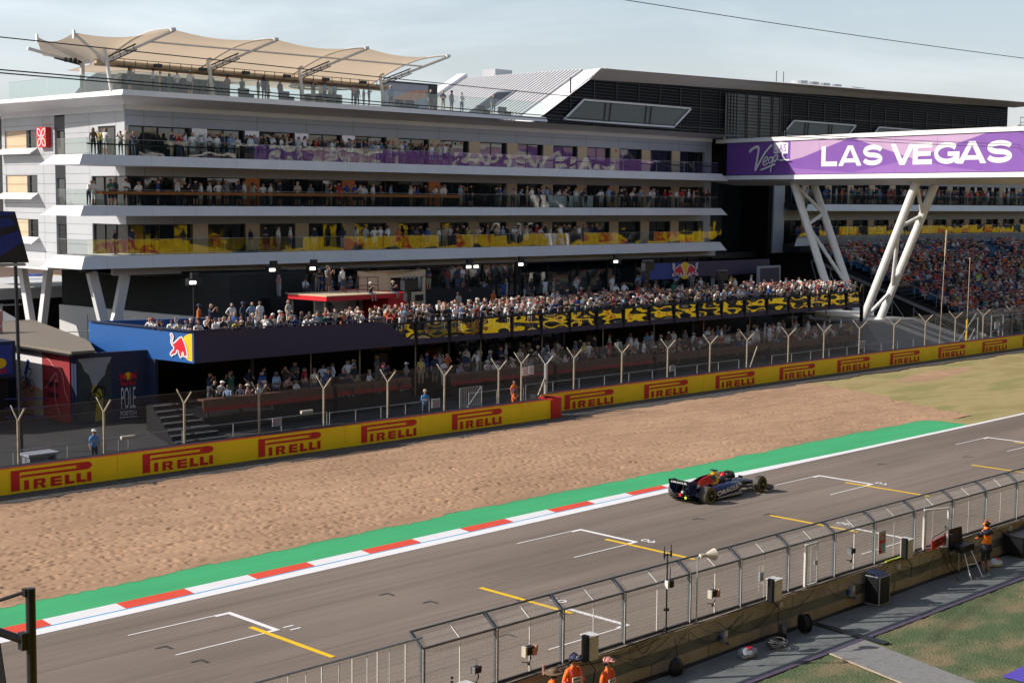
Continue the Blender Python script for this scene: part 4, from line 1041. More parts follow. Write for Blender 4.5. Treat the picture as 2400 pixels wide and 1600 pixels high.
# balcony bands with slanted faces
def band(z0, z1, x0, x1, yo, yb, name='balcony_band', sideback=91.0, mat_='white_panel'):
    m = MB(); fl = .22
    a = [(x0-fl*1.8, yo-.15, z0), (x1+.75, yo-.15, z0), (x1, yo+.12, z1), (x0, yo+.12, z1)]
    m.quad(*a)                                                            # sloping front face
    m.quad((x0-fl*1.8, yo-.15, z0), (x0, yo+.12, z1), (x0, sideback, z1), (x0-.9, sideback+.35, z0))   # left face
    m.quad((x1+.75, yo-.15, z0), (x1+.75, yb, z0), (x1, yb, z1), (x1, yo+.12, z1))
    m.poly([(x0, yo+.12, z1), (x1, yo+.12, z1), (x1, yb, z1), (XC, yb, z1), (XC, sideback, z1), (x0, sideback, z1)])
    m.poly([(x0-fl*1.8, yo-.15, z0), (x0-.9, sideback+.35, z0), (XC, sideback+.35, z0), (XC, yb, z0), (x1+.75, yb, z0), (x1+.75, yo-.15, z0)])
    m.quad((x0-.9, sideback+.35, z0), (x0, sideback, z1), (XC, sideback, z1), (XC, sideback+.35, z0))
    o = obj(name, m, mat_, B_)
    jm = MB(); x = x0+1.6; k = 0
    while x < x1:
        jm.quad((x-.12+.0, yo-.154, z0+.01), (x-.105, yo-.154, z0+.01), (x+.055, yo+.116, z1-.01), (x+.04, yo+.116, z1-.01)); x += 3.4
    obj('band_joints', jm, 'grey_metal', B_)
for z0, z1 in LV: band(z0, z1, 47.75, 116.0, 87.0, YF)
# soffit box below the lowest band
mb = MB(); mb.prism([(50.6, 88.6, 7.05), (117.2, 88.6, 7.05), (117.2, 90.4, 7.05), (51.5, 90.4, 7.05)], (0, 0, .58)); obj('lower_soffit', mb, 'white_panel', B_)
mb = MB(); mb.box(46.9, 90.5, 7.45, XC+.1, 108.2, 7.63); mb.quad((46.9, 90.6, 7.64), (52.5, 99.0, 7.64), (52.5, 108.2, 7.64), (47.5, 108.2, 7.64)); obj('side_soffit', mb, 'white_roof', B_)
# glass balustrades
def balustrade(parent, pts, z0, h, pw, mt, name='glass_balustrade'):
    g = MB(); r = MB()
    for a, b in zip(pts[:-1], pts[1:]):
        a = Vector(a+(0,)); b = Vector(b+(0,)); d = b-a; n = max(1, round(d.length/pw)); nn = Vector((d.y, -d.x, 0)).normalized()
        for i in range(n):
            p = a+d*(i/n)+d.normalized()*.012; q = a+d*((i+1)/n)-d.normalized()*.012
            s1 = nn*random.uniform(-.012, .012); s2 = nn*random.uniform(-.012, .012)
            g.quad(p+s1+Vector((0, 0, z0)), q-s1+Vector((0, 0, z0)), q-s1+s2+Vector((0, 0, z0+h)), p+s1+s2+Vector((0, 0, z0+h)))
            if i: r.box(p.x-.02, p.y-.02, z0-.02, p.x+.01, p.y+.02, z0+.10)
        r.bar(a+Vector((0, 0, z0+h+.012)), b+Vector((0, 0, z0+h+.012)), .03, .02)
    o = obj(name, g, mt, parent); obj('balustrade_rail', r, 'grey_metal', parent)
    return o
for z0, z1 in LV: balustrade(B_, [(48.15, 91.3), (48.15, 87.4), (115.8, 87.4)], z1, 1.05, 1.95, 'rail_glass')
mb = MB(); mb.bar((48.3, 87.55, 15.78), (115.5, 87.55, 15.78), .03, .10); obj('inner_rail', mb, 'black', B_)
# roof cornice: sloped soffit and fascia
CX0, CY0 = 50.6, 87.0
m = MB()
zb, zt = 18.60, 19.40; fz = 19.02
fr = [(CX0, CY0), (91.2, CY0)]
m.quad((CX0, CY0, fz), (91.2, CY0, fz), (91.2, CY0+.2, zt), (CX0+.2, CY0+.2, zt))            # front fascia
m.quad((CX0, CY0, fz), (CX0+.2, CY0+.2, zt), (CX0+.2, 118, zt), (CX0-1.2, 118, fz))          # left fascia
m.quad((CX0+.2, CY0+.2, zt), (91.2, CY0+.2, zt), (91.2, 118, zt), (CX0+.2, 118, zt))         # terrace deck
obj('cornice', m, 'white_roof', B_)
m = MB()
m.quad((CX0, CY0, fz-.003), (XC-.05, YF-.05, zb), (XE+1, YF-.05, zb), (XE+1, CY0+.6, fz-.1))   # front soffit
m.quad((CX0, CY0, fz-.003), (CX0-1.2, 118, fz-.003), (XC-.05, 118, zb), (XC-.05, YF-.05, zb))
obj('cornice_soffit', m, 'tan_soffit' if 'tan_soffit' in MT else 'white_panel', B_)
m = MB(); m.quad((XC-.04, YF-.06, zb-.32), (XE, YF-.06, zb-.32), (XE, YF-.06, zb+.02), (XC-.04, YF-.06, zb+.02)); m.quad((XC-.06, YF, zb-.42), (XC-.06, 108.2, zb-.42), (XC-.06, 108.2, zb+.02), (XC-.06, YF, zb+.02))
obj('cornice_trim', m, 'white_panel', B_)
balustrade(B_, [(51.3, 104.4), (51.3, 88.2), (92.0, 88.2)], 19.4, 1.3, 1.5, 'terrace_glass', 'terrace_balustrade')
# red flower emblem on the side wall (four petals)
t = thing('emblem_sign', 'red square emblem sign with four white petals on the side wall', 'sign', (XC-.1, 101, 16))
ey0, ey1, ez0, ez1 = 100.35, 101.75, 15.9, 17.35
mb = MB(); mb.box(XC-.42, ey0, ez0, XC-.02, ey1, ez1); obj('box', mb, 'banner_red', t)
mb = MB(); cy_, cz_ = (ey0+ey1)/2, (ez0+ez1)/2
for sx_ in (-1, 1):
    for sz_ in (-1, 1):
        for sc_, ww_ in ((1, .085),):
            a0 = math.atan2(.60*sz_, .55*sx_); L0_ = .80; pts = []
            for u in list(np.linspace(0, 1, 9))+list(np.linspace(1, 0, 9)):
                side_ = 1 if len(pts) < 9 else -1; uu = .5+(u-.5)*sc_
                al = .07+L0_*uu; pr = side_*.21*sc_*math.sin(PI*u); pts.append((cy_+al*math.cos(a0)-pr*math.sin(a0), cz_+al*math.sin(a0)+pr*math.cos(a0)))
            r_ = ribbon(pts, ww_); mb.add([(XC-.43, v[0], v[2]) for v in r_.v], r_.f)
obj('petals', mb, 'white_print', t)
# storage block on the roof terrace
t = thing('rooftop_lobby', 'dark glazed stair lobby with slanted end on the roof terrace', 'lobby', (56, 96, 19.4))
mb = MB(); mb.prism([(55.3, 98, 19.4), (56.9, 98, 21.3), (58.2, 98, 22.0), (66.5, 98, 22.0), (66.5, 98, 19.4)], (0, 5, 0)); obj('wall', mb, 'black', t)
mb = MB(); mb.quad((56.2, 97.95, 19.5), (60.0, 97.95, 19.5), (60.0, 97.95, 21.85), (57.9, 97.95, 21.85)); obj('glazing', mb, 'window_glass', t)
mb = MB(); mb.bar((55.1, 97.9, 19.5), (57.0, 97.9, 21.6), .15, .2); mb.bar((57.0, 97.9, 21.6), (58.2, 97.9, 22.05), .15, .2); obj('edge_frame', mb, 'grey_metal', t)
# V columns under the side
def vcol(p0, p1, q, label, w_=.62):
    t = thing('v_column', label, 'column', (q[0], q[1], q[2]), 'white V shaped columns under the hotel end')
    for p in (p0, p1):
        m = MB(); m.bar(p, (q[0]+(p[0]-q[0])*.12, q[1]+(p[1]-q[1])*.12, q[2]), w_*.72, w_); obj('leg', m, 'white_roof', t)
vcol((49.9, 100.2, 7.5), (49.7, 95.7, 7.5), (49.9, 98.1, 1.2), 'left V column standing clear of the dark wall')
vcol((49.2, 88.9, 7.3), (51.7, 88.9, 7.05), (50.5, 88.9, 2.6), 'right V column in front of the dark wall')
# dark timber volume below
t = thing('ground_floor_wing', 'dark timber clad ground floor volume above a pale base wall', 'building', (52.5, 99.3, 0))
mb = MB(); mb.prism([(52.6, 99.4, 4.4), (57.2, 84.6, 4.0), (57.2, 84.6, 7.04), (52.6, 99.4, 7.6)], (8, 2, 0)); obj('timber_wall', mb, 'dark_wood', t)
mb = MB(); mb.prism([(52.35, 99.4, 0), (56.9, 84.7, 0), (56.9, 84.7, 4.02), (52.35, 99.4, 4.42)], (8, 2, 0)); obj('base_wall', mb, 'white_roof', t)
mb = MB()
for k in (.18, .4, .62, .84):
    x = 52.35+4.55*k; y = 99.4-14.7*k; mb.box(x-.03, y-.03, .1, x+.01, y+.01, 3.8)
obj('wall_joints', mb, 'grey_metal', t)
mb = MB(); mb.tube([(47.5, 93, 1.6), (48.6, 92.0, 3.1), (51.0, 90.2, 3.2)], .03, 6); mb.tube([(49.0, 91.3, 1.6), (50.8, 89.5, 3.2)], .03, 6); obj('stair_handrail', mb, 'galv', t)

# ================================================================ canopy on the terrace
t = thing('tensile_canopy', 'large cream tensile canopy on white masts over the roof terrace', 'canopy', (50, 95, 19.4))
# front row masts (Y 88.6) and back row (Y ~ 98); tips rise forward and back
mastx = [51.3, 59.3, 67.2, 75.0]
def cat(mid, a, b, sag):
    return mid
def membrane():
    m = MB()
    # bays between ribs; rib i goes from front tip over the masts to back tip; valley/sag between ribs
    ribs = []
    # (valley point low over masts), tip front
    FT = [(56.4, 85.9, 23.55), (64.5, 85.9, 23.6), (72.6, 85.9, 23.6), (81.0, 85.9, 23.6)]
    return m
# membrane as a sheet: u along the building, v from the front tips back to the rear edge
TIPS = [(53.6, 85.6, 23.42), (61.9, 85.6, 23.46), (70.1, 85.6, 23.50), (78.3, 85.6, 23.52)]
FEET = [(50.9, 89.6, 21.45), (58.2, 89.6, 21.35), (66.0, 89.6, 21.3), (73.9, 89.6, 21.25)]
def rib_pt(i, v):
    a = Vector(TIPS[i]); b = Vector(FEET[i]); p = a.lerp(b, v); p.z += .62*math.sin(PI*v)*(1-.25*v); return p
def add_sheet(fn, nu, nv, mb_):
    n0 = len(mb_.v)
    for i in range(nu+1):
        for j in range(nv+1): mb_.v.append(tuple(fn(i/nu, j/nv)))
    for i in range(nu):
        for j in range(nv):
            mb_.f.append([n0+i*(nv+1)+j, n0+(i+1)*(nv+1)+j, n0+(i+1)*(nv+1)+j+1, n0+i*(nv+1)+j+1]); mb_.m.append(0)
mb = MB()
for i in range(3):
    def fn(u, v, i=i):
        a = rib_pt(i, v); b = rib_pt(i+1, v); p = a.lerp(b, u)
        s = math.sin(PI*u); p.z -= s*(.30*(1-v)+.30*math.sin(PI*v)); p.y += s*.45*(1-v)
        return p
    add_sheet(fn, 12, 12, mb)
# left fan of the sheet: from first rib round to the left tips
LT = [(48.03, 88.5, 22.92), (48.8, 95.0, 23.12), (50.5, 97.5, 22.2)]
def seg(i, v):
    a = Vector((TIPS[0], LT[0], LT[1], LT[2])[i]); b = Vector((50.9+.25*i, 89.6+1.1*i, 21.45)); p = a.lerp(b, v); p.z += (.62, .12, .12, .0)[i]*math.sin(PI*v); return p
for i in range(3):
    def fn(u, v, i=i):
        p = seg(i, v).lerp(seg(i+1, v), u); s = math.sin(PI*u); p.z -= s*(.40 if i < 2 else .1)*(1-v*.4); return p
    add_sheet(fn, 10, 10, mb)
def fnb(u, v):
    x = 50.9+u*23.0; return Vector((x+v*2.5, 89.6+v*10, 21.42-.2*u+.05*v))
add_sheet(fnb, 12, 4, mb)
obj('membrane', mb, 'tensile', t, smooth=True)
mb = MB()
for i in range(4):
    pts = [rib_pt(i, v)+Vector((0, 0, .02)) for v in np.linspace(0, 1, 9)]; mb.tube(pts, .07, 6)
obj('arch_rib', mb, 'white_metal', t)
for i in range(4):
    m = MB(); x = mastx[i]; T_ = Vector(TIPS[i])
    m.cyl((x-.5, 88.7, 19.4), (x-.85, 88.9, 22.2), .13, 10); obj('mast', m, 'white_roof', t)
    m = MB(); m.cyl((x-.8, 88.9, 21.3), T_+Vector((.1, 0, -.08)), .095, 10); m.cyl(T_+Vector((-.15, 0, -.05)), T_+Vector((.2, 0, .02)), .14, 10); obj('raking_strut', m, 'white_roof', t)
    m = MB(); a = Vector((x-.7, 88.8, 21.45)); b = a+(T_-a)*.42; m.bar(a+Vector((0, -.15, .15)), b+Vector((0, -.15, .15)), .07, .09); m.bar(a+Vector((0, -.3, -.22)), b+Vector((0, -.3, -.22)), .07, .07)
    for k in (.15, .4, .65, .9): p = a.lerp(b, k); m.bar(p+Vector((0, -.15, .15)), p+Vector((0, -.3, -.22)), .03, .03)
    obj('light_bar', m, 'dark_metal', t)
m = MB(); m.cyl((50.0, 89.3, 21.3), (75.2, 89.3, 21.08), .17, 10); m.cyl((50.0, 89.6, 21.15), (75.2, 89.6, 20.9), .12, 8); obj('main_beam', m, 'tan', t)
for i in range(3):
    m = MB(); a = Vector((mastx[i]-.8, 88.9, 21.3)).lerp(Vector(TIPS[i]), .62); b = Vector((mastx[i+1]-.8, 88.9, 21.3)).lerp(Vector(TIPS[i+1]), .62); m.cyl(a, b, .065, 8); obj('purlin', m, 'white_roof', t)
m = MB()
for z, y in ((21.55, 88.9), (21.05, 88.9)): m.cyl((mastx[0], y, z), (mastx[3]-1.2, y, z-.1), .025, 5)
for k in range(26):
    x = mastx[0]+.6+k*.88; m.bar((x, 88.9, 21.5), (x, 88.9, 21.1), .03, .05)
obj('cable_tray', m, 'dark_metal', t)
for k in range(6):
    x = mastx[0]+2.8+3.6*k; m = MB(); m.box(x, 88.6, 21.15, x+.55, 88.85, 21.38); obj('luminaire', m, 'dark_metal', t)
for x, y in ((51.5, 93.8), (66.0, 95.5), (74.8, 95.5)):
    m = MB(); m.cyl((x, y, 19.4), (x, y, 21.6), .17, 10); obj('rear_mast', m, 'white_roof', t)
m = MB(); m.cyl((50.4, 88.9, 21.35), (51.5, 93.8, 21.6), .14, 8); m.cyl((51.4, 93.8, 21.5), (47.6, 94.0, 22.25), .12, 8); m.cyl((51.4, 93.8, 21.6), LT[1], .08, 8); m.cyl((50.4, 88.9, 21.4), LT[0], .10, 8)
m.bar((48.03, 88.5, 22.55), (48.03, 88.5, 23.1), .12, .25); m.bar((48.8, 95, 22.8), (48.8, 95, 23.35), .12, .25)
obj('side_strut', m, 'white_roof', t)
mb = MB(); mb.bar((49.2, 93.4, 21.7), (51.2, 93.6, 21.4), .08, .1)
for k in range(4): mb.box(50.1+k*.35, 93.5, 21.5, 50.25+k*.35, 93.7, 21.8)
obj('speaker_cluster', mb, 'dark_metal', t)
# ring bar structure + poster board on the terrace
t = thing('ring_bar', 'round pavilion bar with silver ring canopy on the roof terrace', 'bar', (71.5, 92, 19.4))
mb = MB()
for rr, zz in ((2.3, 21.0), (2.15, 21.2)):
    pts = [(71.3+rr*1.15*math.cos(a), 92.5+rr*math.sin(a), zz) for a in np.linspace(0, 2*PI, 25)]; mb.tube(pts, .07, 6)
for a in np.linspace(0, 2*PI, 7)[:-1]: mb.cyl((71.3+.5*math.cos(a), 92.5+.5*math.sin(a), 21.05), (71.3+2.5*math.cos(a), 92.5+2.2*math.sin(a), 21.1), .03, 5)
obj('ring', mb, 'galv', t)
mb = MB(); mb.cyl((71.3, 92.5, 19.4), (71.3, 92.5, 21.1), .25, 10); obj('column', mb, 'white_roof', t)
mb = MB(); mb.cyl((71.3, 92.5, 19.4), (71.3, 92.5, 20.4), 1.6, 20); obj('counter', mb, 'dark_metal', t)
t = thing('poster_stand', 'framed poster stand with dark side on the roof terrace', 'poster', (80, 93.5, 19.4))
mb = MB(); mb.box(78.3, 93.4, 19.5, 83.3, 93.5, 21.9); obj('poster', mb, 'sky_print', t)
mb = MB(); mb.box(78.2, 93.35, 19.4, 78.35, 93.55, 22.0); mb.box(78.35, 93.35, 21.9, 83.3, 93.55, 22.05); mb.box(83.3, 93.3, 19.4, 84.2, 93.9, 22.05); obj('frame', mb, 'dark_metal', t)
mb = MB(); mb.poly([(79.2, 93.39, 20.6), (81.5, 93.39, 21.4), (83.0, 93.39, 21.5), (83.0, 93.39, 20.9), (81, 93.39, 20.3)]); obj('print', mb, 'clay', t)
# low loungers / tables on terrace
for i, x in enumerate((59.5, 61.7, 65.3, 69.0, 76.5, 77.6, 85.6, 88.1)):
    m = MB(); m.box(x, 89.2, 19.4, x+.9, 89.9, 19.85); m.box(x, 89.8, 19.85, x+.9, 89.95, 20.25)
    obj('rattan_chair', m, 'dark_metal', label=f'dark rattan chair behind the roof terrace glass, number {i+1} from the left', cat='chair', group='rattan chairs on the roof terrace', loc=(x, 89.5, 19.4))

# ================================================================ dark wing block above and behind
FA, FB, FC, FD = (93.2, 93, 19.4), (102.2, 93, 24.43), (93.2, 109.6, 19.4), (102.2, 109.6, 24.43)
t = thing('dark_wing_building', 'black clad upper building with white folded roof edge', 'building', (91, 89, 18))
ZT = 24.0
mb = MB()
mb.poly([(90.9, 88.9, 18.7), (118.1, 88.9, 19.0), (118.1, 88.9, 7.2), (127.4, 88.9+4, 7.2), (127.4, 89, 19), (180, 89, 19.2), (180, 89, 24.7), (98.6, 88.9, 23.1)][0:0] or [(90.9, 88.95, 18.75), (178.5, 88.95, 18.75), (178.5, 88.95, 24.85), (98.4, 88.95, 23.2)])
obj('front_wall', mb, 'dark_clad', t)
# cladding battens
mb = MB(); x = 96
while x < 178:
    mb.box(x, 88.86, 18.9 if x > 98 else 20.2, x+.10, 88.94, 23.2); x += 3.1
for z in np.arange(19.2, 24.4, .28): mb.box(91.5+(z-18.75)*1.7, 88.92, z, 178.4, 88.945, z+.05)
obj('cladding_battens', mb, 'dark_metal', t)
# white folded edge
def sheet(pts, m_, name, th=(0, 0, .12)): 
    m = MB(); m.prism(pts, th); return obj(name, m, m_, t)
fl = MB()
fl.quad((97.9, 87.0, 23.99), (98.3, 88.9, 23.15), (180.0, 88.9, 24.75), (186.0, 86.6, 25.39))
obj('folded_soffit', fl, 'white_roof', t)
fl = MB()
A0_ = Vector(FA); B0_ = Vector(FB)
fl.quad((90.6, 88.6, 18.72), (98.3, 88.6, 23.15), tuple(B0_), tuple(A0_))
fl.quad((98.3, 88.6, 23.15), (97.9, 87.0, 24.0), tuple(B0_), tuple(B0_))
fl.quad((97.9, 87.0, 24.0), (186.0, 86.6, 25.40), (182, 88.8, 25.75), tuple(B0_))
fl.poly([tuple(B0_), (182, 88.8, 25.75), (182, 122, 25.9), tuple(Vector(FD))])
obj('white_roof_edge', fl, 'white_roof', t)
# ribbed slope facing left
mb = MB(); n = 34
def SL(v, u): # v along depth 0..1, u up the slope
    a = Vector(FA); b = Vector(FB); c = Vector(FC); d = Vector(FD)
    return a.lerp(b, u).lerp(c.lerp(d, u), v)
nrm = (SL(0, 1)-SL(0, 0)).cross(SL(1, 0)-SL(0, 0)).normalized()
if nrm.z < 0: nrm = -nrm
mb.quad(SL(0, 0), SL(0, 1), SL(1, 1), SL(1, 0))
obj('sloped_roof', mb, 'rib_base', t)
mb = MB()
for i in range(n):
    v0 = (i+.1)/n; v1 = (i+.62)/n; pts = [SL(v0, 0), SL(v1, 0), SL(v1, 1), SL(v0, 1)]; h = nrm*.20
    mb.add([p+nrm*.01 for p in pts]+[p+h for p in pts], [(4, 5, 6, 7), (0, 1, 5, 4), (1, 2, 6, 5), (2, 3, 7, 6), (3, 0, 4, 7)])
obj('roof_ribs', mb, 'rib_roof', t)
mb = MB(); mb.prism([SL(.96, -.05), SL(1.04, -.05), SL(1.04, 1.03), SL(.96, 1.03)], nrm*.5); obj('far_edge_fold', mb, 'white_roof', t)
mb = MB(); mb.prism([SL(.30, .12), SL(.46, .12), SL(.46, .60), SL(.30, .60)], nrm*.26); obj('roof_light_frame', mb, 'grey_metal', t)
mb = MB(); mb.prism([SL(.32, .15), SL(.44, .15), SL(.44, .56), SL(.32, .56)], nrm*.30); obj('roof_light', mb, 'dark_metal', t)
def slant_window(x0, x1, z0, z1, sl, y=88.7):
    m = MB(); a = [(x0, y, z0), (x1-sl, y, z0), (x1, y, z1), (x0+sl, y, z1)]
    for p, q in zip(a, a[1:]+a[:1]): m.bar(p, q, .12, .16)
    o = obj('slanted_window', m, 'white_panel', t)
    m = MB(); m.quad(*[(p[0], y+.1, p[2]) for p in a]); obj('pane', m, 'led_panel', o)
    m = MB()
    for k in (.30, .34, .62, .66): x = x0+(x1-x0)*k; m.bar((x, y+.04, z0), (x+sl*.1, y+.04, z1), .06, .08)
    obj('mullion', m, 'frame', o)
slant_window(95.0, 113.0, 19.42, 21.3, 2.6)
slant_window(128.2, 142.4, 19.3, 20.9, 2.2)
slant_window(145.0, 164.0, 19.2, 20.9, 2.2)
# big screen of louvres
mb = MB(); lx0, lx1, lz0, lz1 = 118.4, 128.6, 18.2, 23.2
for k in range(15): z = lz0+.3+k*(lz1-lz0-.4)/14; mb.box(lx0, 88.42, z-.05, lx1, 88.5, z+.05)
for x in (118.4, 118.9, 119.4, 119.9, 121.4, 121.7, 123.6, 123.9, 125.8, 126.1, 127.3, 127.7, 128.1, 128.5): mb.box(x, 88.36, lz0-1.5, x+.09, 88.46, lz1)
obj('louvre_screen', mb, 'black', t)
mb = MB(); mb.quad((lx0+.2, 88.8, lz0), (lx1-.4, 88.8, lz0), (lx1-.4, 88.8, lz1-.1), (lx0+.2, 88.8, lz1-.1)); obj('louvre_glazing', mb, 'louvre_glass', t)
# lower dark tower between hotel and right wing
mb = MB(); mb.box(118.15, 92.5, 0, 131, 96, 18.9); mb.box(126.9, 89.2, 6.9, 129.0, 96, 18.9); obj('tower_wall', mb, 'dark_clad', t)
mb = MB()
for k in range(5):
    x = 118.6+k*1.6; mb.quad((x, 92.4+random.uniform(-.04, .04), 8.3), (x+1.55, 92.4+random.uniform(-.04, .04), 8.3), (x+1.55, 92.4, 14.5), (x, 92.4, 14.5))
obj('tower_glazing', mb, 'window_glass', t)
mb = MB(); mb.box(112, 92.6, 0, 210, 93, 7.4); obj('rear_screen_wall', mb, 'black', t)
mb = MB(); mb.box(118.2, 90.5, 6.6, 127, 92.4, 7.2); obj('tower_ledge', mb, 'black', t)
# rooftop plant
for i, (x, lab) in enumerate(((142.0, 'first'), (144.3, 'second'), (146.6, 'third'), (149.0, 'fourth'))):
    m = MB(); m.cyl((x, 96, 25.0), (x, 96, 26.1), .95, 16); obj('roof_fan', m, 'light_panel', label=f'{lab} round white fan unit from the left on the far roof', cat='roof fan', group='round fan units on the roof', loc=(x, 96, 25))
mb = MB(); mb.box(151.5, 95, 25, 154.2, 97, 26.0); obj('roof_unit', mb, 'grey_panel', label='grey louvred box right of the round roof fans', cat='roof unit', loc=(152, 96, 25))
mb = MB(); mb.box(108.3, 111, 24.3, 110.8, 113, 26.0); mb.box(105.5, 111, 24.3, 108.2, 112, 25.0); obj('roof_unit', mb, 'light_panel', label='white plant box on top of the ribbed roof', cat='roof unit', loc=(98, 109, 24))
for x in (129.6, 130.9): 
    m = MB(); m.cyl((x, 90.5, 24.6), (x, 90.5, 26.1), .04, 5); obj('roof_rod', m, 'dark_metal', label='left thin rod on the far roof edge' if x < 130 else 'right thin rod on the far roof edge', cat='rod', group='rods on the roof', loc=(x, 90.5, 24.6))
# hilton sign block far right
t = thing('hotel_name_sign', 'dark sign block with red emblem and white hotel name at right', 'sign', (176, 85, 19))
mb = MB(); mb.box(172.5, 84.0, 17.0, 190, 84.6, 22.1); obj('sign_block', mb, 'dark_clad', t)
mb = MB(); mb.box(172.9, 83.9, 19.9, 175.0, 83.98, 21.9); obj('emblem', mb, 'poster_red', t)
mb = MB()
for a, b in (((173.1, 20.1), (174.8, 21.7)), ((173.1, 21.7), (174.8, 20.1)), ((173.4, 20.1), (174.1, 21.0)), ((174.5, 20.1), (173.8, 21.0)), ((173.4, 21.7), (174.1, 20.8))): mb.bar((a[0], 83.89, a[1]), (b[0], 83.89, b[1]), .06, .10)
obj('emblem_lines', mb, 'white_print', t)
mb = place2d(text_mb('Hilton', 1.9, .012), (175.6, 83.9, 19.9), (1, 0, 0)); obj('lettering', mb, 'sign_white', t)
mb = MB(); mb.tube([(172, 84, 23.0), (190, 84, 23.2)], .05, 5); mb.tube([(172, 84, 22.4), (190, 84, 22.6)], .04, 5)
for k in range(6): mb.cyl((172+3*k, 84, 22.1), (172+3*k, 84, 23.1), .05, 5)
obj('roof_rail', mb, 'galv', t)

# ================================================================ right wing
t = RW = thing('grandstand_hotel_wing', 'right hotel wing with two balcony levels above the seating', 'building', (127.5, 87, 0))
wx0, wx1 = 129.0, 205.0
WL = [(8.0, 8.1, 10.6), (11.55, 12.25, 14.6)]
mb = MB(); mb.box(wx0, 90, 10.45, wx1, 90.3, 11.65); mb.box(wx0, 90, 14.5, wx1, 90.3, 18.0); mb.box(wx0, 91.5, 7, wx1, 92, 15); obj('wall', mb, 'grey_panel', t)
mb = MB(); mb.box(127.6, 89.0, 7.1, 129.4, 91.5, 18.0); obj('corner_wall', mb, 'grey_panel', t)
for lv, (z0, z1, zt) in enumerate(WL):
    x = 131.0
    while x < 195:
        f = MB(); f.box(x, 90.25, z1, x+.08, 90.35, zt); f.box(x+3.1, 90.1, z1, x+3.28, 90.35, zt); f.box(x+1.5, 90.25, z1, x+1.6, 90.35, zt); f.box(x, 90.25, zt-.1, x+3.28, 90.35, zt)
        o = obj('window', f, 'frame', t)
        g = MB()
        for k in range(2):
            a = x+.05+k*1.5; tl = random.uniform(-.05, .05); g.quad((a, 90.36+tl, z1), (a+1.5, 90.36-tl, z1), (a+1.5, 90.36-tl, zt), (a, 90.36+tl, zt))
        obj('pane', g, 'window_glass', o)
        pier = MB(); pier.box(x-1.22, 90.02, z1, x, 90.3, zt); obj('beige_pier', pier, 'beige_panel', t); x += 4.5
mb = MB()
mb.quad((130.3, 86.85, 11.5), (wx1, 86.85, 11.5), (wx1, 87.1, 12.2), (131.0, 87.1, 12.2)); mb.quad((131.0, 87.1, 12.2), (wx1, 87.1, 12.2), (wx1, 90, 12.2), (131, 90, 12.2)); mb.quad((130.3, 86.85, 11.5), (131, 90, 11.5), (wx1, 90, 11.5), (wx1, 86.85, 11.5))
obj('balcony_band', mb, 'white_panel', t)
mb = MB(); mb.box(129.5, 86.95, 7.2, wx1, 90, 7.95); obj('lower_deck_slab', mb, 'dark_metal', t)
mb = MB(); x = 128.4
mb.quad((128.0, 86.6, 7.85), (wx1, 86.6, 7.85), (wx1, 86.7, 8.75), (128.6, 86.7, 8.75)); obj('white_parapet', mb, 'light_panel', t)
mb = MB()
x = 132.0
while x < 200:
    mb.box(x, 86.5, 7.7, x+.12, 86.58, 8.85); 
    for k in range(1, 9): mb.box(x+k*.27, 86.55, 7.9, x+k*.27+.05, 86.62, 8.7)
    x += 2.45
mb.box(128.5, 86.5, 8.78, wx1, 86.6, 8.86)
obj('parapet_bars', mb, 'grey_metal', t)
balustrade(t, [(131.0, 87.3), (wx1, 87.3)], 12.2, 1.05, 1.95, 'rail_glass')
balustrade(t, [(129.6, 87.2), (wx1, 87.2)], 8.75, 1.05, 1.95, 'rail_glass')
# ================================================================ link bridge with sign
def BX(y): return 98.0+.2248*y
t = BR = thing('link_bridge', 'white link bridge carrying the purple LAS VEGAS sign', 'bridge', (BX(87), 87, 14))
ya, yb = 88.4, -30.0
d = Vector((BX(yb)-BX(ya), yb-ya, 0)).normalized()          # along the bridge, towards the track
nf = Vector((-d.y, d.x, 0)); nf = -nf if nf.x > 0 else nf    # sign side normal (faces -x)
def P(s, n, z): o = Vector((BX(ya), ya, 0))+d*s+nf*n; return (o.x, o.y, z)
LB = (Vector((BX(yb), yb, 0))-Vector((BX(ya), ya, 0))).length
mb = MB(); mb.prism([P(0, 0, 14.9), P(LB, 0, 14.9), P(LB, 0, 18.15), P(0, 0, 18.15)], -nf*4.6); obj('bridge_body', mb, 'dark_clad', t)
mb = MB(); mb.prism([P(-1.0, .15, 18.12), P(LB, .15, 18.12), P(LB, .15, 18.5), P(-1.0, .15, 18.5)], -nf*4.9); obj('top_edge', mb, 'white_roof', t)
mb = MB()
mb.quad(P(-2.2, .75, 14.52), P(LB, .75, 14.52), P(LB, .28, 14.92), P(-1.0, .28, 14.92)); mb.quad(P(-1.0, .28, 14.92), P(LB, .28, 14.92), P(LB, -.3, 14.93), P(-1.0, -.3, 14.93))
obj('lower_edge', mb, 'white_roof', t)
mb = MB(); mb.quad(P(-2.2, .75, 14.51), P(-.2, -1.6, 14.0), P(LB, -1.6, 14.0), P(LB, .75, 14.51)); mb.quad(P(-.2, -1.6, 14.0), P(-.2, -4.0, 14.0), P(LB, -4.0, 14.0), P(LB, -1.6, 14.0))
mb.quad(P(-.2, -4.0, 14.0), P(-2.2, -5.4, 14.51), P(LB, -5.4, 14.51), P(LB, -4.0, 14.0)); obj('soffit', mb, 'white_panel', t)
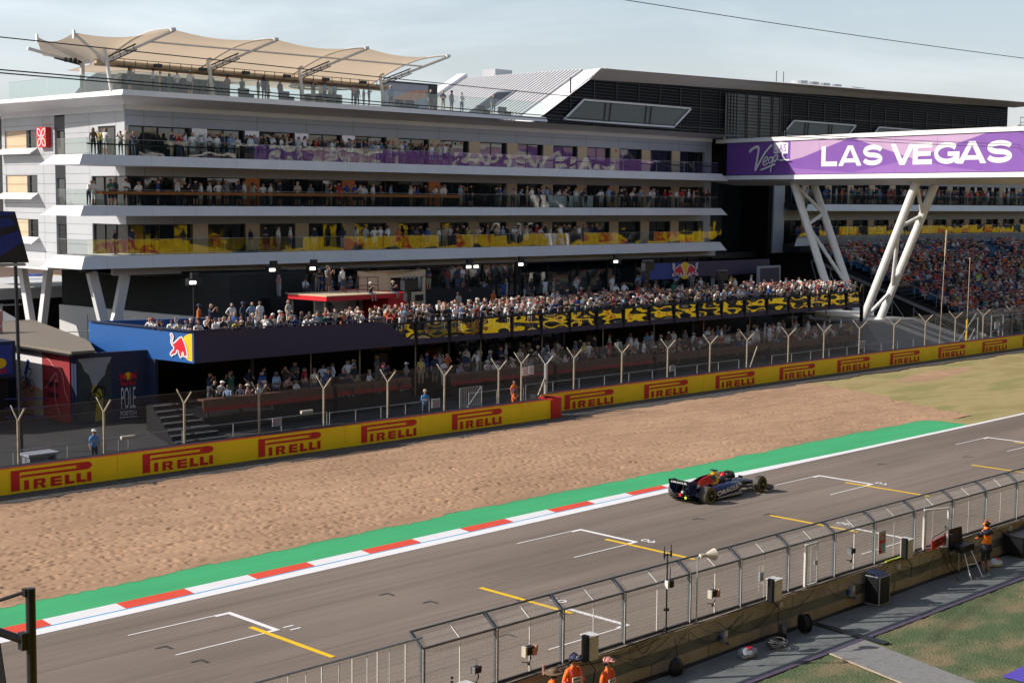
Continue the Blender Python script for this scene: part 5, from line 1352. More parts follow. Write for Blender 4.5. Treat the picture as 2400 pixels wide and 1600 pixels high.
# sign face: purple base with paler facets
sx = lambda px: px     # s coordinate along bridge
mb = MB(); zb_, zt_ = 14.98, 18.08
mb.quad(P(.6, .012, zb_), P(63, .012, zb_), P(63, .012, zt_), P(.6, .012, zt_)); obj('sign_board', mb, 'sign_purple', t)
def facet(pts, m_, off): 
    m = MB(); m.poly([P(s, off, zb_+(zt_-zb_)*z) for s, z in pts]); obj('sign_facet', m, m_, t)
facet([(9.6, 1.0), (16.9, 1.0), (11.2, .5), (9.6, .42)], 'sign_pink', .018)
facet([(11.2, .5), (9.6, .42), (9.6, .2), (17.4, .02), (24.6, .38), (17.3, 1.0), (16.9, 1.0)], 'sign_violet', .020)
facet([(9.6, .2), (17.4, .02), (20, 0), (9.6, 0)], 'sign_mid', .021)
facet([(17.6, 1.0), (32.3, 1.0), (24.6, .38)], 'sign_pink', .019)
facet([(17.4, .02), (24.6, .38), (29, .12), (32.7, 0), (20, 0)], 'sign_mid', .022)
facet([(24.6, .38), (32.3, 1.0), (44, 1.0), (44, 0), (32.7, 0), (29, .12)], 'sign_violet', .0235)
facet([(44, 1.0), (56, 1.0), (52, .4), (44, .1)], 'sign_pink', .025)
mb = MB()
for s in np.arange(4.2, 62, 4.6): mb.quad(P(s, .030, zb_), P(s+.02, .030, zb_), P(s+.02, .030, zt_), P(s, .030, zt_))
obj('sign_seams', mb, 'sign_deep', t)
def on_sign(m2, s, z, off=.034): return place2d(m2, P(s, off, z), d)
def arc(cx, cz, rx, rz, a0, a1, n=12): return [(cx+rx*math.cos(R(a)), cz+rz*math.sin(R(a))) for a in np.linspace(a0, a1, n)]
def big_letter(ch, w_, h=1.8, k=.50):
    m = MB(); hx, vx = k*1.08, k*.84; lay = [0]
    def st(pts, ww):
        r_ = ribbon(pts, ww); lay[0] += .0012; m.add([(v[0], -lay[0], v[2]) for v in r_.v], r_.f)
    def pl(pts): lay[0] += .0012; m.add([(p[0], -lay[0], p[1]) for p in pts], [tuple(range(len(pts)))])
    if ch in 'LE':
        pl([(0, 0), (hx, 0), (hx, h), (0, h)]); pl([(hx, 0), (w_, 0), (w_, vx), (hx, vx)])
        if ch == 'E': pl([(hx, h-vx), (w_, h-vx), (w_, h), (hx, h)]); pl([(hx, h/2-vx*.45), (w_*.93, h/2-vx*.45), (w_*.93, h/2+vx*.45), (hx, h/2+vx*.45)])
    if ch == 'A':
        c = w_/2; pl([(0, 0), (hx*1.08, 0), (c+.02, h*.84), (c+.02, h), (c-hx*.58, h)]); pl([(w_, 0), (w_-hx*1.08, 0), (c-.02, h*.84), (c-.02, h), (c+hx*.58, h)]); pl([(w_*.24, .30), (w_*.76, .30), (w_*.70, .30+vx*.85), (w_*.30, .30+vx*.85)])
    if ch == 'V':
        c = w_/2; pl([(0, h), (hx*1.08, h), (c+.02, h*.24), (c+.02, 0), (c-hx*.55, 0)]); pl([(w_, h), (w_-hx*1.08, h), (c-.02, h*.24), (c-.02, 0), (c+hx*.55, 0)])
    if ch == 'S':
        r1 = (h-vx)/4; st(arc(w_*.52, h-vx/2-r1, w_*.5-vx*.5, r1, 12, 180, 12)+arc(w_*.5, h-vx/2-r1, w_*.48-vx*.5, r1, 185, 262, 6)+arc(w_*.5, vx/2+r1, w_*.5-vx*.5, r1, 82, 0, 7)+arc(w_*.5, vx/2+r1, w_*.5-vx*.5, r1, 0, -170, 12), vx*.98)
    if ch == 'G':
        st(arc(w_*.52, h/2, w_*.52-hx*.5, h/2-vx*.5, 40, 330, 22), vx); pl([(w_*.55, h*.36), (w_, h*.36), (w_, h*.56), (w_*.55, h*.56)]); pl([(w_-hx*.85, .04), (w_, .04), (w_, h*.4), (w_-hx*.85, h*.4)])
    return m
def sign_word(letters, s0, z, sc=1.):
    for ch, x, w_ in letters:
        q = big_letter(ch, w_*sc, 1.8); r_ = place2d(q, P(s0+x*sc, .030, z), d); 
        n_ = MB(); n_.v = [tuple(Vector(v)+nf*(-q.v[i][1])) for i, v in enumerate(r_.v)]; n_.f = r_.f; n_.m = r_.m; obj('sign_letter', n_, 'sign_white', t)
WORDS = [('L', 0, 2.0), ('A', 2.15, 2.85), ('S', 5.1, 2.35), ('V', 8.35, 2.75), ('E', 10.9, 2.1), ('G', 13.15, 2.75), ('A', 15.7, 2.95), ('S', 18.65, 2.5)]
sign_word(WORDS, 13.7, 15.66); sign_word(WORDS, 40.5, 15.66, .95)
SCR = []
# script logo: stroke letters
def P2(px_, py_): return (3.86+(px_-460)/290*5.9, 17.29-(py_-1040)/(1190-1000)*2.58)
def stroke(pts, w_, w1=None): return ribbon(smooth_line([P2(*p) for p in pts], 6), w_, 0, w1)
mb = MB()
for pts, w_ in (([(462, 1048), (480, 1030), (505, 1016), (524, 1015), (528, 1040), (518, 1110), (508, 1182)], .26), ([(508, 1182), (540, 1120), (580, 1050), (622, 1003)], .22),
                ([(566, 1126), (585, 1112), (596, 1096), (588, 1086), (572, 1102), (564, 1130), (576, 1144), (600, 1128)], .13),
                ([(632, 1092), (614, 1092), (604, 1116), (614, 1130), (630, 1108), (636, 1092), (630, 1140), (622, 1178), (624, 1194)], .13),
                ([(668, 1078), (650, 1080), (640, 1106), (650, 1120), (664, 1098), (672, 1078), (670, 1104), (680, 1112)], .13),
                ([(716, 1060), (702, 1068), (706, 1088), (716, 1100), (706, 1112), (686, 1112)], .13), ([(716, 1106), (735, 1112), (752, 1110)], .12), ([(560, 1178), (600, 1162), (658, 1138)], .16)): mb.merge(stroke(pts, w_))
for k_, c_ in enumerate(components(on_sign(mb, 0, 0, .036))): c_.v = [tuple(Vector(v)+nf*(.0012*k_)) for v in c_.v]; SCR.append(c_)
mb = MB()
for c_ in SCR: mb.merge(c_)
obj('script_lettering', mb, 'sign_white', t)
mb = MB()
for i, a in enumerate((0, 1, 2)):
    x0 = 7.32+a*.66; dz = (.0, .05, -.02)[i]; mb.add([(x0, 0, 16.97+dz), (x0+.63, 0, 16.93+dz), (x0+.66, 0, 17.95+dz), (x0+.02, 0, 17.99+dz)], [(0, 1, 2, 3)])
obj('letter_tiles', on_sign(mb, 0, 0, .036), 'sign_white', t)
mb = MB()
for i, ch in enumerate('LAS'):
    q = text_mb(ch, .68, .0, sx=.75); mb.add([(v[0]+7.42+i*.66, 0, v[2]+17.12) for v in q.v], q.f)
obj('tile_lettering', on_sign(mb, 0, 0, .042), 'sign_deep', t)
# support legs
tops = [(113.7, 64.7, 14.2), (116.5, 64.5, 14.0)]; feet = [(113.6, 69.45, 2.0), (116.1, 69.2, 2.0)]
topl = [(117.1, 79.5, 14.2), (119.8, 79.0, 14.0)]; feetl = [(114.27, 72.5, 2.0), (117.3, 72.2, 2.0)]
for (T_, F_, lab) in ((topl, feetl, 'left pair of white tube legs under the bridge leaning left'), (tops, feet, 'right pair of white tube legs under the bridge leaning right')):
    t = thing('bridge_leg_frame', lab, 'support', F_[0], 'tubular leg frames under the bridge')
    for a, b in zip(T_, F_):
        m = MB(); m.cyl(b, a, .36, 14); m.cyl((b[0], b[1], b[2]), (b[0], b[1], b[2]+.15), .5, 14, 0, .42)
        for k in (.25, .5, .75): p = Vector(b).lerp(Vector(a), k); q = Vector(b).lerp(Vector(a), k+.004); m.cyl(p, q, .37, 14)
        obj('leg', m, 'white_metal', t, smooth=False)
    A = [Vector(F_[0]).lerp(Vector(T_[0]), k) for k in (0, .33, .68, 1)]; B2 = [Vector(F_[1]).lerp(Vector(T_[1]), k) for k in (.0, .22, .5, .78, 1)]
    for a, b in ((A[0], B2[1]), (B2[1], A[2]), (A[2], B2[3]), (B2[3], A[3])):
        m = MB(); m.cyl(a, b, .17, 10); obj('diagonal_brace', m, 'white_metal', t)
t = thing('bridge_plinth', 'grey sloping concrete plinth under the bridge legs', 'plinth', (114, 70, 0))
mb = MB(); mb.add([(108.5, 64, 0), (124, 64, 0), (124, 78, 0), (108.5, 78, 0), (111.0, 67.5, 2.0), (120, 67.5, 2.0), (120, 76, 2.0), (111.0, 76, 2.0)], [(4, 5, 6, 7), (0, 1, 5, 4), (1, 2, 6, 5), (2, 3, 7, 6), (3, 0, 4, 7)]); obj('plinth', mb, 'path', t)
mb = MB(); mb.cyl((108.9, 71.5, 2.6), (114.2, 69.6, 2.3), .2, 10); mb.cyl((110.5, 73.5, 2.8), (116.5, 70.2, 2.4), .2, 10); obj('tie_tube', mb, 'white_metal', t)

# ================================================================ hospitality deck
t = DK = thing('hospitality_deck', 'blue and purple raised hospitality deck with wavy glass front', 'deck', (43.7, 68, 0))
DL = (43.66, 68.0); DB = (42.5, 77.0); DZ = 3.95
mb = MB()
# front band, solid part with the curved end
pts = [(43.66, 3.38), (111.0, 3.40), (111.0, 3.72), (59.6, 3.74), (59.1, 3.78), (58.6, 4.0), (58.1, 4.35), (57.7, 4.66), (57.1, 4.9), (56.4, 4.96), (43.66, 5.12)]
mb.prism([(p[0], 68.0, p[1]) for p in pts], (0, .14, 0)); obj('front_band', mb, 'purple_wall', t)
mb = MB(); mb.prism([(DL[0], DL[1], 3.38), (DB[0], DB[1], 3.38), (DB[0], DB[1], 5.15), (DL[0], DL[1], 5.12)], (.14, 0.02, 0))
obj('side_band', mb, 'blue_wall', t)
mb = MB(); mb.prism([(DL[0]+.1, 68.14, 3.5), (111, 68.14, 3.5), (111, 86, 3.5), (60, 90, 3.5), (46.0, 83, 3.5), (DB[0]+.2, DB[1], 3.5)], (0, 0, DZ-3.5)); obj('floor', mb, 'dark_metal', t)
mb = MB(); mb.prism([(42.5, 77.0, 3.95), (53.5, 77.0, 3.95), (53.5, 77.0, 4.85), (42.5, 77.0, 5.15)], (0, .2, 0)); obj('rear_parapet', mb, 'blue_wall', t)
mb = MB(); mb.box(43.5, 67.93, 5.12, 57.0, 68.3, 5.17); mb.bar((43.6, 68.0, 5.17), (42.5, 77.0, 5.18), .3, .05); obj('coping', mb, 'navy', t)
# glass panels in black posts
gx = [58.31, 59.73, 62.54, 65.31, 68.13, 70.94, 73.74, 76.55, 79.43, 82.31, 85.17, 88.0, 91.0, 94.0, 97.0, 100.0, 103.0, 106.0, 108.6, 110.9]
pm = MB()
for a, b in zip(gx[:-1], gx[1:]):
    g = MB(); s1 = random.uniform(-.03, .03); z0 = 3.74
    nu, nv = 14, 8; ph = [random.uniform(0, 6.28) for _ in range(4)]; am = random.uniform(.22, .55)
    def dsp(u, v): return am*(.022*math.sin(5.0*u*PI/2+ph[0])*math.sin(PI*v)+.012*math.sin(PI*v*1.5+ph[1]+2*u)+.006*math.sin(9*u+ph[2])+.004*math.sin(14*v+ph[3]))
    for i in range(nu+1):
        for j in range(nv+1): u = i/nu; v = j/nv; g.v.append((a+.05+(b-a-.1)*u, 68.05+dsp(u, v)+.060*v, z0+(4.68-z0)*v))
    for i in range(nu):
        for j in range(nv): q0 = i*(nv+1)+j; g.f.append([q0, q0+nv+1, q0+nv+2, q0+1]); g.m.append(0)
    obj('glass_panel', g, 'deck_glass', t, smooth=True)
for x in gx[1:]: pm.box(x-.06, 67.95, 3.4, x+.06, 68.12, 4.80)
obj('glass_post', pm, 'black', t)
mb = MB(); mb.box(57.6, 67.95, 4.70, 111.0, 68.25, 4.80); obj('front_rail', mb, 'black', t)
mb = MB(); mb.box(110.95, 67.9, 0.3, 111.15, 68.15, 5.4); obj('end_post', mb, 'black', t); mb = MB(); mb.box(111.5, 68.4, 3.4, 111.6, 68.5, 5.1); obj('end_marker', mb, 'logo_yellow', t)
mb = MB()
for x in (52.3, 56.0, 60.5, 66.2, 72.0, 78.3, 84.0, 90.0, 96.0, 102.0, 107): mb.cyl((x, 69.0, 0), (x, 69.0, 3.4), .05 if x > 53 else .04, 6)
obj('thin_column', mb, 'tan', t)
mb = MB()
for x in (47.9, 63, 73.8, 88.2, 103): mb.box(x-.1, 68.6, 0, x+.1, 68.8, 3.4)
obj('steel_column', mb, 'black', t)
# hanging speakers under the deck
for i, x in enumerate((58.5, 68.5, 78.2, 90.2, 98.2, 105.4)):
    m = MB(); m.box(x-.55, 70, 1.95, x+.55, 70.4, 2.75); m.cyl((x, 70, 2.7), (x, 70, 3.45), .03, 5); obj('hanging_speaker', m, 'dark_metal', label=f'dark hanging speaker under the deck, number {i+1} from the left', cat='speaker', group='speakers hanging under the deck', loc=(x, 70, 2))
# charging bull emblem on the side band corner, both directions
def bull(s=1., flip=1, outline=0., zs=1.):
    P_ = [(0,.113),(.072,.237),(.196,.34),(.216,.464),(.134,.526),(.062,.65),(.05,.75),(.09,.856),(.05,.98),(.02,1.04),(.08,1.09),(.165,1.02),(.196,.918),(.165,.814),(.134,.711),(.175,.61),(.278,.69),(.40,.794),(.526,.907),(.66,.969),(.773,.794),(.856,.608),(.918,.423),(.96,.216),(1.0,.07),(.94,.04),(.897,.134),(.876,.07),(.742,.08),(.753,.196),(.711,.278),(.66,.216),(.68,.07),(.588,0),(.526,.093),(.464,.216),(.495,.278),(.38,.32),(.36,.216),(.278,.134),(.175,.113),(.093,.03)]
    if outline:
        m = MB(); q = ribbon(P_+[P_[0]], outline*2); m.add([(v[0]*s*flip, 0, v[2]*s*zs) for v in q.v], q.f); return m
    m = MB(); m.poly([(p[0]*s*flip, 0, p[1]*s*zs) for p in P_]); return m
sd_ = Vector((DL[0]-DB[0], DL[1]-DB[1], 0)).normalized()         # towards the corner
nn_ = Vector((-1, 0, 0))
def onside(mb2, dist, z, off): return place2d(mb2, Vector((DL[0], DL[1], 0))-sd_*dist+Vector((-off, -off*.13, z)), sd_)
mb = MB(); mb.poly([(1.0+.0, 0, -.02)]+[(1.0-.95*math.sin(a), 0, .72-.76*math.cos(a)) for a in np.linspace(0, PI, 14)]+[(1.0, 0, 1.46)])
tt = thing('bull_emblem', 'red bull and yellow sun emblem at the corner of the blue deck', 'emblem', (43.6, 68.5, 3.5))
obj('sun_disc', onside(mb, 1.12, 3.52, .02), 'logo_yellow', tt)
obj('bull_outline', onside(bull(1.5, 1, .035, .80), 1.95, 3.62, .045), 'white_print', tt)
obj('bull', onside(bull(1.5, 1, 0, .80), 1.95, 3.62, .035), 'logo_red', tt)
for o in list(bpy.data.objects):
    if o.parent == tt and o.name.startswith('bull'):
        pass
# opening and lower walls
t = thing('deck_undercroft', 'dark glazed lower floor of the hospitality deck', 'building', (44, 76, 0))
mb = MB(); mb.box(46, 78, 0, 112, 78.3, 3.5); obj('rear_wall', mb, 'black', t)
mb = MB(); mb.box(50.5, 77.9, 0, 52.6, 77.98, 3.5); mb.box(56.5, 77.9, 0, 61.5, 77.98, 3.5); mb.box(68.2, 77.9, 0, 70, 77.98, 3.5); obj('grey_wall_panel', mb, 'dark_metal', t)
mb = MB(); mb.box(53.0, 77.6, 2.9, 57.6, 77.75, 3.1); mb.box(93, 77.6, 2.9, 96, 77.75, 3.1); obj('door_header', mb, 'tan', t)
mb = MB(); mb.box(64.2, 77.85, 1.9, 66.0, 77.9, 3.3); mb.box(69.2, 77.85, .5, 71.0, 77.9, 1.7); obj('beige_poster', mb, 'clay', t)
mb = MB(); mb.box(64.2, 77.83, .4, 66.0, 77.87, 1.7); mb.box(69.2, 77.83, 1.9, 71.0, 77.87, 3.3); mb.box(59.6, 77.7, 2.4, 60.0, 77.8, 3.4); obj('red_poster', mb, 'poster_red', t)
mb = MB()
for x in np.arange(72, 84, 1.5): mb.quad((x, 77.8, .6), (x+1.4, 77.8+random.uniform(-.1, .1), .6), (x+1.4, 77.8, 3.3), (x, 77.8, 3.3))
obj('warm_glazing', mb, 'window_glass', t)
mb = MB(); mb.box(98.4, 76.0, 1.6, 99.4, 76.1, 2.9); obj('illuminated_sign', mb, 'poster_red', t)
# poster walls at the left
t = thing('poster_pavilion', 'left pavilion with cyclist banner, red map banner and timber roof', 'building', (39, 73, 0))
mb = MB(); mb.box(39.0, 72.55, 0, 39.25, 90, 3.85); obj('side_wall', mb, 'navy', t)
mb = MB(); mb.prism([(39.0, 72.3, 0), (43.3, 71.9, 0), (43.3, 72.2, 0), (39.0, 72.6, 0)], (0, 0, 3.85)); mb.prism([(43.25, 71.3, 0), (43.1, 72.2, 0), (43.3, 72.2, 0), (43.45, 71.3, 0)], (0, 0, 3.4)); obj('front_wall', mb, 'navy', t)
mb = MB(); mb.prism([(38.3, 69.9, 3.95), (42.9, 73.0, 3.95), (42.6, 78, 3.95), (46, 83, 3.95), (46, 92, 3.95), (38.3, 92, 3.95)][0:0] or [(38.35, 71.6, 3.95), (39.75, 71.6, 3.95), (41.8, 75.9, 3.95), (42.45, 77.5, 3.95), (46.5, 92, 3.95), (38.35, 92, 3.95)], (0, 0, .14)); obj('timber_roof', mb, 'timber_roof', t)
mb = MB(); mb.box(38.3, 71.55, 3.84, 38.5, 92, 3.95); mb.box(38.3, 71.5, 3.84, 39.75, 71.66, 3.95); obj('roof_fascia', mb, 'black', t)
def pan(y0, y1, z0, z1, m_, name, x=38.97):
    m = MB(); m.quad((x, y1, z0), (x, y0, z0), (x, y0, z1), (x, y1, z1)); return obj(name, m, m_, t)
m = MB(); m.box(38.93, 72.9, .03, 38.99, 76.0, 3.8); obj('red_banner', m, 'poster_red', t)
m = MB(); m.box(38.93, 76.02, .03, 38.99, 79.2, 3.8); obj('cyclist_banner', m, 'white_print', t)
m = MB(); m.poly([(38.92, 76.02, .05), (38.92, 76.02, 1.55), (38.92, 77.1, 1.7), (38.92, 78.2, 1.9), (38.92, 79.2, 1.2), (38.92, 79.2, .05)]); obj('desert_print', m, 'clay', t)
m = MB(); m.poly([(38.91, 76.02, .05), (38.91, 76.02, 1.5), (38.91, 76.9, 1.3), (38.91, 77.1, .05)]); obj('slope_print', m, 'tan', t)
def yz(pts, w_, x=38.90):
    r_ = ribbon(pts, w_); m = MB(); m.add([(x, -v[0], v[2]) for v in r_.v], r_.f); return m
mb = MB(); mb.merge(yz(smooth_line([(-75.9, 3.5), (-75.2, 3.35), (-74.6, 3.0), (-74.0, 2.95), (-73.6, 2.5), (-73.4, 1.7), (-73.0, 1.2)], 6), .10)); mb.merge(yz(smooth_line([(-75.6, 1.7), (-75.0, 2.2), (-74.4, 2.65), (-74.2, 2.2), (-74.5, 2.2), (-74.5, 1.2), (-74.0, .3)], 6), .09)); obj('map_outline', mb, 'poster_line', t)
mb = MB(); q = text_mb("52.0687° N", .30, .03, sx=.85); mb.add([(38.895, 75.7-v[0], v[2]+1.85) for v in q.v], q.f); q = text_mb("-1.0220° W", .30, .03, sx=.85); mb.add([(38.895, 75.7-v[0], v[2]+1.25) for v in q.v], q.f); obj('lettering', mb, 'poster_text', t)
mb = MB()
for cy, cz in ((78.2, 1.75), (77.25, 1.65)):
    for a in range(14):
        a0, a1 = 2*PI*a/14, 2*PI*(a+1)/14
        mb.quad((38.9, cy+.36*math.cos(a0), cz+.36*math.sin(a0)), (38.9, cy+.36*math.cos(a1), cz+.36*math.sin(a1)), (38.9, cy+.30*math.cos(a1), cz+.30*math.sin(a1)), (38.9, cy+.30*math.cos(a0), cz+.30*math.sin(a0)))
mb.merge(yz([(-78.2, 1.75), (-77.8, 2.15), (-77.25, 1.65)], .05)); mb.merge(yz([(-77.9, 1.7), (-77.4, 2.3), (-77.2, 2.5)], .05))
obj('bicycle_print', mb, 'black', t)
mb = MB(); mb.merge(yz([(-78.0, 2.2), (-77.8, 2.6), (-77.6, 2.9)], .26, 38.885)); mb.merge(yz([(-77.7, 2.8), (-77.4, 2.6), (-77.2, 2.6)], .09, 38.883)); mb.merge(yz([(-77.95, 2.2), (-77.7, 1.9), (-77.8, 1.55)], .12, 38.882)); mb.poly([(38.88, 77.62+.15*math.cos(a), 3.0+.15*math.sin(a)) for a in np.linspace(0, 2*PI, 10)[:-1]]); obj('rider_print', mb, 'logo_blue', t)
# mountain poster + pole text on the front wall
fwd_ = Vector((4.3, -.4, 0)).normalized()
def onfw(m2, x, z, off=.02): return place2d(m2, Vector((39.0, 72.3, 0))+fwd_*(x-39.0)+Vector((0, -off, z)), fwd_)
m = MB(); m.add([(.1, 0, .1), (2.0, 0, .1), (2.0, 0, 3.6), (.1, 0, 3.6)], [(0, 1, 2, 3)]); obj('mountain_poster', onfw(m, 39.0, 0), 'sky_print', t)
m = MB(); m.poly([(.1, 0, .1), (2.0, 0, .1), (2.0, 0, 3.5), (1.75, 0, 3.1), (1.6, 0, 2.6), (1.3, 0, 2.3), (1.1, 0, 2.0), (.9, 0, 2.1), (.7, 0, 2.7), (.45, 0, 2.9), (.3, 0, 3.3), (.1, 0, 3.5)]); obj('forest_print', onfw(m, 39.0, 0, .024), 'hill_print', t)
m = MB(); m.poly([(1.0, 0, .1), (1.5, 0, .1), (1.5, 0, 1.4), (1.3, 0, 2.05), (.9, 0, 2.1), (.8, 0, 1.7), (1.1, 0, 1.3)]); obj('yellow_print', onfw(m, 39.0, 0, .028), 'tyre_yellow', t)
m = MB()
for cxx in (1.0, 1.3):
    m.merge(ribbon([(cxx+.35*math.cos(a), 1.4+.32*math.sin(a)+(.3 if cxx > 1.2 else 0)) for a in np.linspace(0, 2*PI, 15)], .07))
m.merge(ribbon([(1.0, 1.7), (1.2, 2.0), (1.5, 1.9)], .2)); obj('cyclist_print', onfw(m, 39.0, 0, .032), 'black', t)
def logo_stack(onf, x, z0, tt_, w_=.95, words=('Red Bull', 'POLE', 'POSITION')):
    m = MB(); m.poly([(x+w_/2+.2*math.cos(a), 0, z0+2.32+.22*math.sin(a)) for a in np.linspace(0, 2*PI, 14)[:-1]]); obj('logo_sun', onf(m), 'logo_yellow', tt_)
    m = MB()
    for fl_ in (1, -1):
        b_ = bull(.5, fl_, 0, .8); m.add([(v[0]+x+w_/2-(.54 if fl_ > 0 else -.54), -.004, v[2]+z0+2.10) for v in b_.v], b_.f)
    obj('logo_bulls', onf(m), 'logo_red', tt_)
    q = text_mb(words[0], .26, .03); k = w_/max(v[0] for v in q.v); m = MB(); m.add([(v[0]*k+x, 0, v[2]+z0+1.80) for v in q.v], q.f); obj('brand_lettering', onf(m), 'logo_red', tt_)
    q = text_mb(words[1], 1.2, -.004); k = w_/max(v[0] for v in q.v); m = MB(); m.add([(v[0]*k+x, 0, v[2]+z0+.5) for v in q.v], q.f); obj('title_lettering', onf(m), 'sign_white', tt_)
    q = text_mb(words[2], .26, .01); k = (w_+.1)/max(v[0] for v in q.v); m = MB(); m.add([(v[0]*k+x-.05, 0, v[2]+z0+.12) for v in q.v], q.f); m.add([(x-.15, 0, z0), (x+w_+.15, 0, z0-.0), (x+w_+.1, 0, z0+.05), (x-.1, 0, z0+.05)], [(0, 1, 2, 3)]); obj('subtitle_lettering', onf(m), 'sign_white', tt_)
tl = thing('pole_logo', 'tall POLE POSITION logo with bulls on the dark blue wall', 'logo', (41.3, 72.1, 0))
logo_stack(lambda m: onfw(m, 39.0, 0, .03), 2.55, .15, tl, .85)
# far left fragments of the same pavilion
t = thing('logo_panel', 'blue panel with bull logo cut by the left frame edge', 'panel', (35.9, 75, 0))
mb = MB(); mb.box(34.5, 75, 2.7, 36.7, 75.1, 4.3); obj('panel', mb, 'logo_blue', t)
for z, c_ in ((3.35, 'logo_yellow'),):
    mb = MB(); mb.poly([(36.0+.35*math.cos(a), 74.98, z+.28*math.sin(a)) for a in np.linspace(0, 2*PI, 12)[:-1]]); obj('logo_sun', mb, c_, t)
mb = place2d(text_mb('Red Bull', .26, .03), (35.2, 74.97, 2.8), (1, 0, 0)); obj('lettering', mb, 'logo_red', t)
mb = MB(); mb.box(30, 75.12, 2.5, 36.95, 90, 4.5); obj('dark_pavilion', mb, 'navy', label='dark navy pavilion block at the left frame edge behind the mast', cat='building', loc=(33, 75, 2.5))
mb = MB(); mb.box(30, 76, 0, 36.9, 90, 2.5); obj('lower_hall', mb, 'black', label='black base hall below the navy pavilion block', cat='building', loc=(33, 76, 0))
for i in range(3):
    m = MB(); m.bar((36.5, 75.6, .3+.5*i), (39.0, 75.6, .1+.5*i), .05, .05); obj('ramp_bar', m, 'purple_mat', label=f'{("lowest", "middle", "highest")[i]} violet ramp bar beside the mast foot', cat='bar', group='violet ramp bars', loc=(36.5, 75.6, .3))

# bleacher steps in front of the deck corner
t = thing('bleacher_steps', 'black stepped bleachers with silver nosings at the deck corner', 'steps', (41, 67, 0))
for k in range(7):
    z = .18+.2*k; y = 62.8+.75*k; m = MB(); m.box(39.2+.25*k, y, 0, 42.2, y+.72, z); obj('step', m, 'black', t)
    m = MB(); m.box(39.2+.25*k, y-.02, z-.02, 40.3+.25*k, y+.04, z+.02); m.box(40.6+.25*k, y-.02, z-.02, 42.2, y+.04, z+.02); obj('nosing', m, 'galv', t)
# lower bench terraces
def terrace(x0, x1, y, z, label, red=True):
    t = thing('viewing_counter', label, 'counter', (x0, y, 0), 'timber counters in front of the deck')
    m = MB(); m.box(x0, y, 0, x1, y+6.5, z-.9); obj('platform', m, 'black', t)
    m = MB(); m.box(x0, y, z-.05, x1, y+.55, z+.03); obj('counter_top', m, 'brown_bench', t)
    m = MB(); m.box(x0, y+.02, z-.42, x1, y+.08, z-.06); obj('front_panel', m, 'brown_bench' if not red else 'tan_dim' if 'tan_dim' in MT else 'brown_bench', t)
    if red:
        m = MB(); m.box(x0, y-.02, z-.62, x1, y+.0, z-.40); obj('red_fascia', m, 'red_bench', t)
    m = MB(); x = x0+.3
    while x < x1: m.box(x, y+.1, 0, x+.12, y+.22, z-.06); x += 2.1
    obj('counter_leg', m, 'black', t)
terrace(42.4, 51.0, 65.2, 1.75, 'timber counter with red fascia left of the fence post group')
terrace(51.6, 57.2, 65.6, 1.75, 'timber counter with red fascia behind the blue vested steward')
terrace(60.8, 70.0, 66.0, 1.55, 'red fronted counter right of the gap between barriers')
terrace(70.6, 80.5, 66.2, 1.5, 'red fronted counter below the middle of the deck')
terrace(81.0, 94.5, 66.2, 1.35, 'brown slatted counter below the right half of the deck', False)
terrace(95.2, 108, 66.2, 1.3, 'brown slatted counter below the right end of the deck', False)

# red kiosk with people on the roof
t = thing('red_kiosk', 'kiosk with flat red edged roof standing on the deck', 'kiosk', (56, 76, DZ))
kx0, kx1, ky0, ky1, kz = 59.2, 65.2, 76.0, 81.0, 5.98
mb = MB(); mb.prism([(58.9, 76, kz-.32), (65.0, 76, kz-.32), (64.8, 79.8, kz-.32), (58.6, 79.8, kz-.32)], (0, 0, .30)); obj('red_roof_edge', mb, 'kiosk_red', t)
mb = MB(); mb.prism([(58.9, 76, kz-.02), (65.0, 76, kz-.02), (64.8, 79.8, kz-.02), (58.6, 79.8, kz-.02)], (0, 0, .05)); obj('roof_top', mb, 'plywood', t)
mb = MB(); mb.box(59.0, 76.2, DZ, 59.25, 76.45, kz-.3); mb.box(58.75, 79.4, DZ, 58.95, 79.6, kz-.3); obj('post', mb, 'black', t)
mb = MB(); mb.box(60.6, 79, DZ, 64.4, 79.6, kz-.3); obj('bar_wall', mb, 'tan', t)
mb = MB(); mb.box(60.2, 78.9, DZ+.8, 64.3, 78.98, kz-.4); obj('bar_glass', mb, 'glassy_white', t)
mb = MB(); mb.box(64.65, 76.6, DZ, 66.6, 82, kz-.05); obj('red_wall', mb, 'kiosk_red', t)
mb = MB()
for a, b in (((60.0, 79.7), (64.6, 79.7)), ((61.8, 77.6), (64.6, 77.6))):
    for z in (kz+.5, kz+1.05): mb.bar((a[0], a[1], z), (b[0], b[1], z), .04, .04)
    for k in range(4): x = a[0]+(b[0]-a[0])*k/3; mb.bar((x, a[1], kz), (x, a[1], kz+1.05), .04, .04)
obj('roof_railing', mb, 'black', t)
tt = thing('raised_terrace', 'dark raised terrace behind the timber booth', 'terrace', (60, 85, DZ))
mb = MB(); mb.box(60.5, 84.4, DZ, 82, 86.2, 5.3); obj('platform', mb, 'dark_metal', tt)
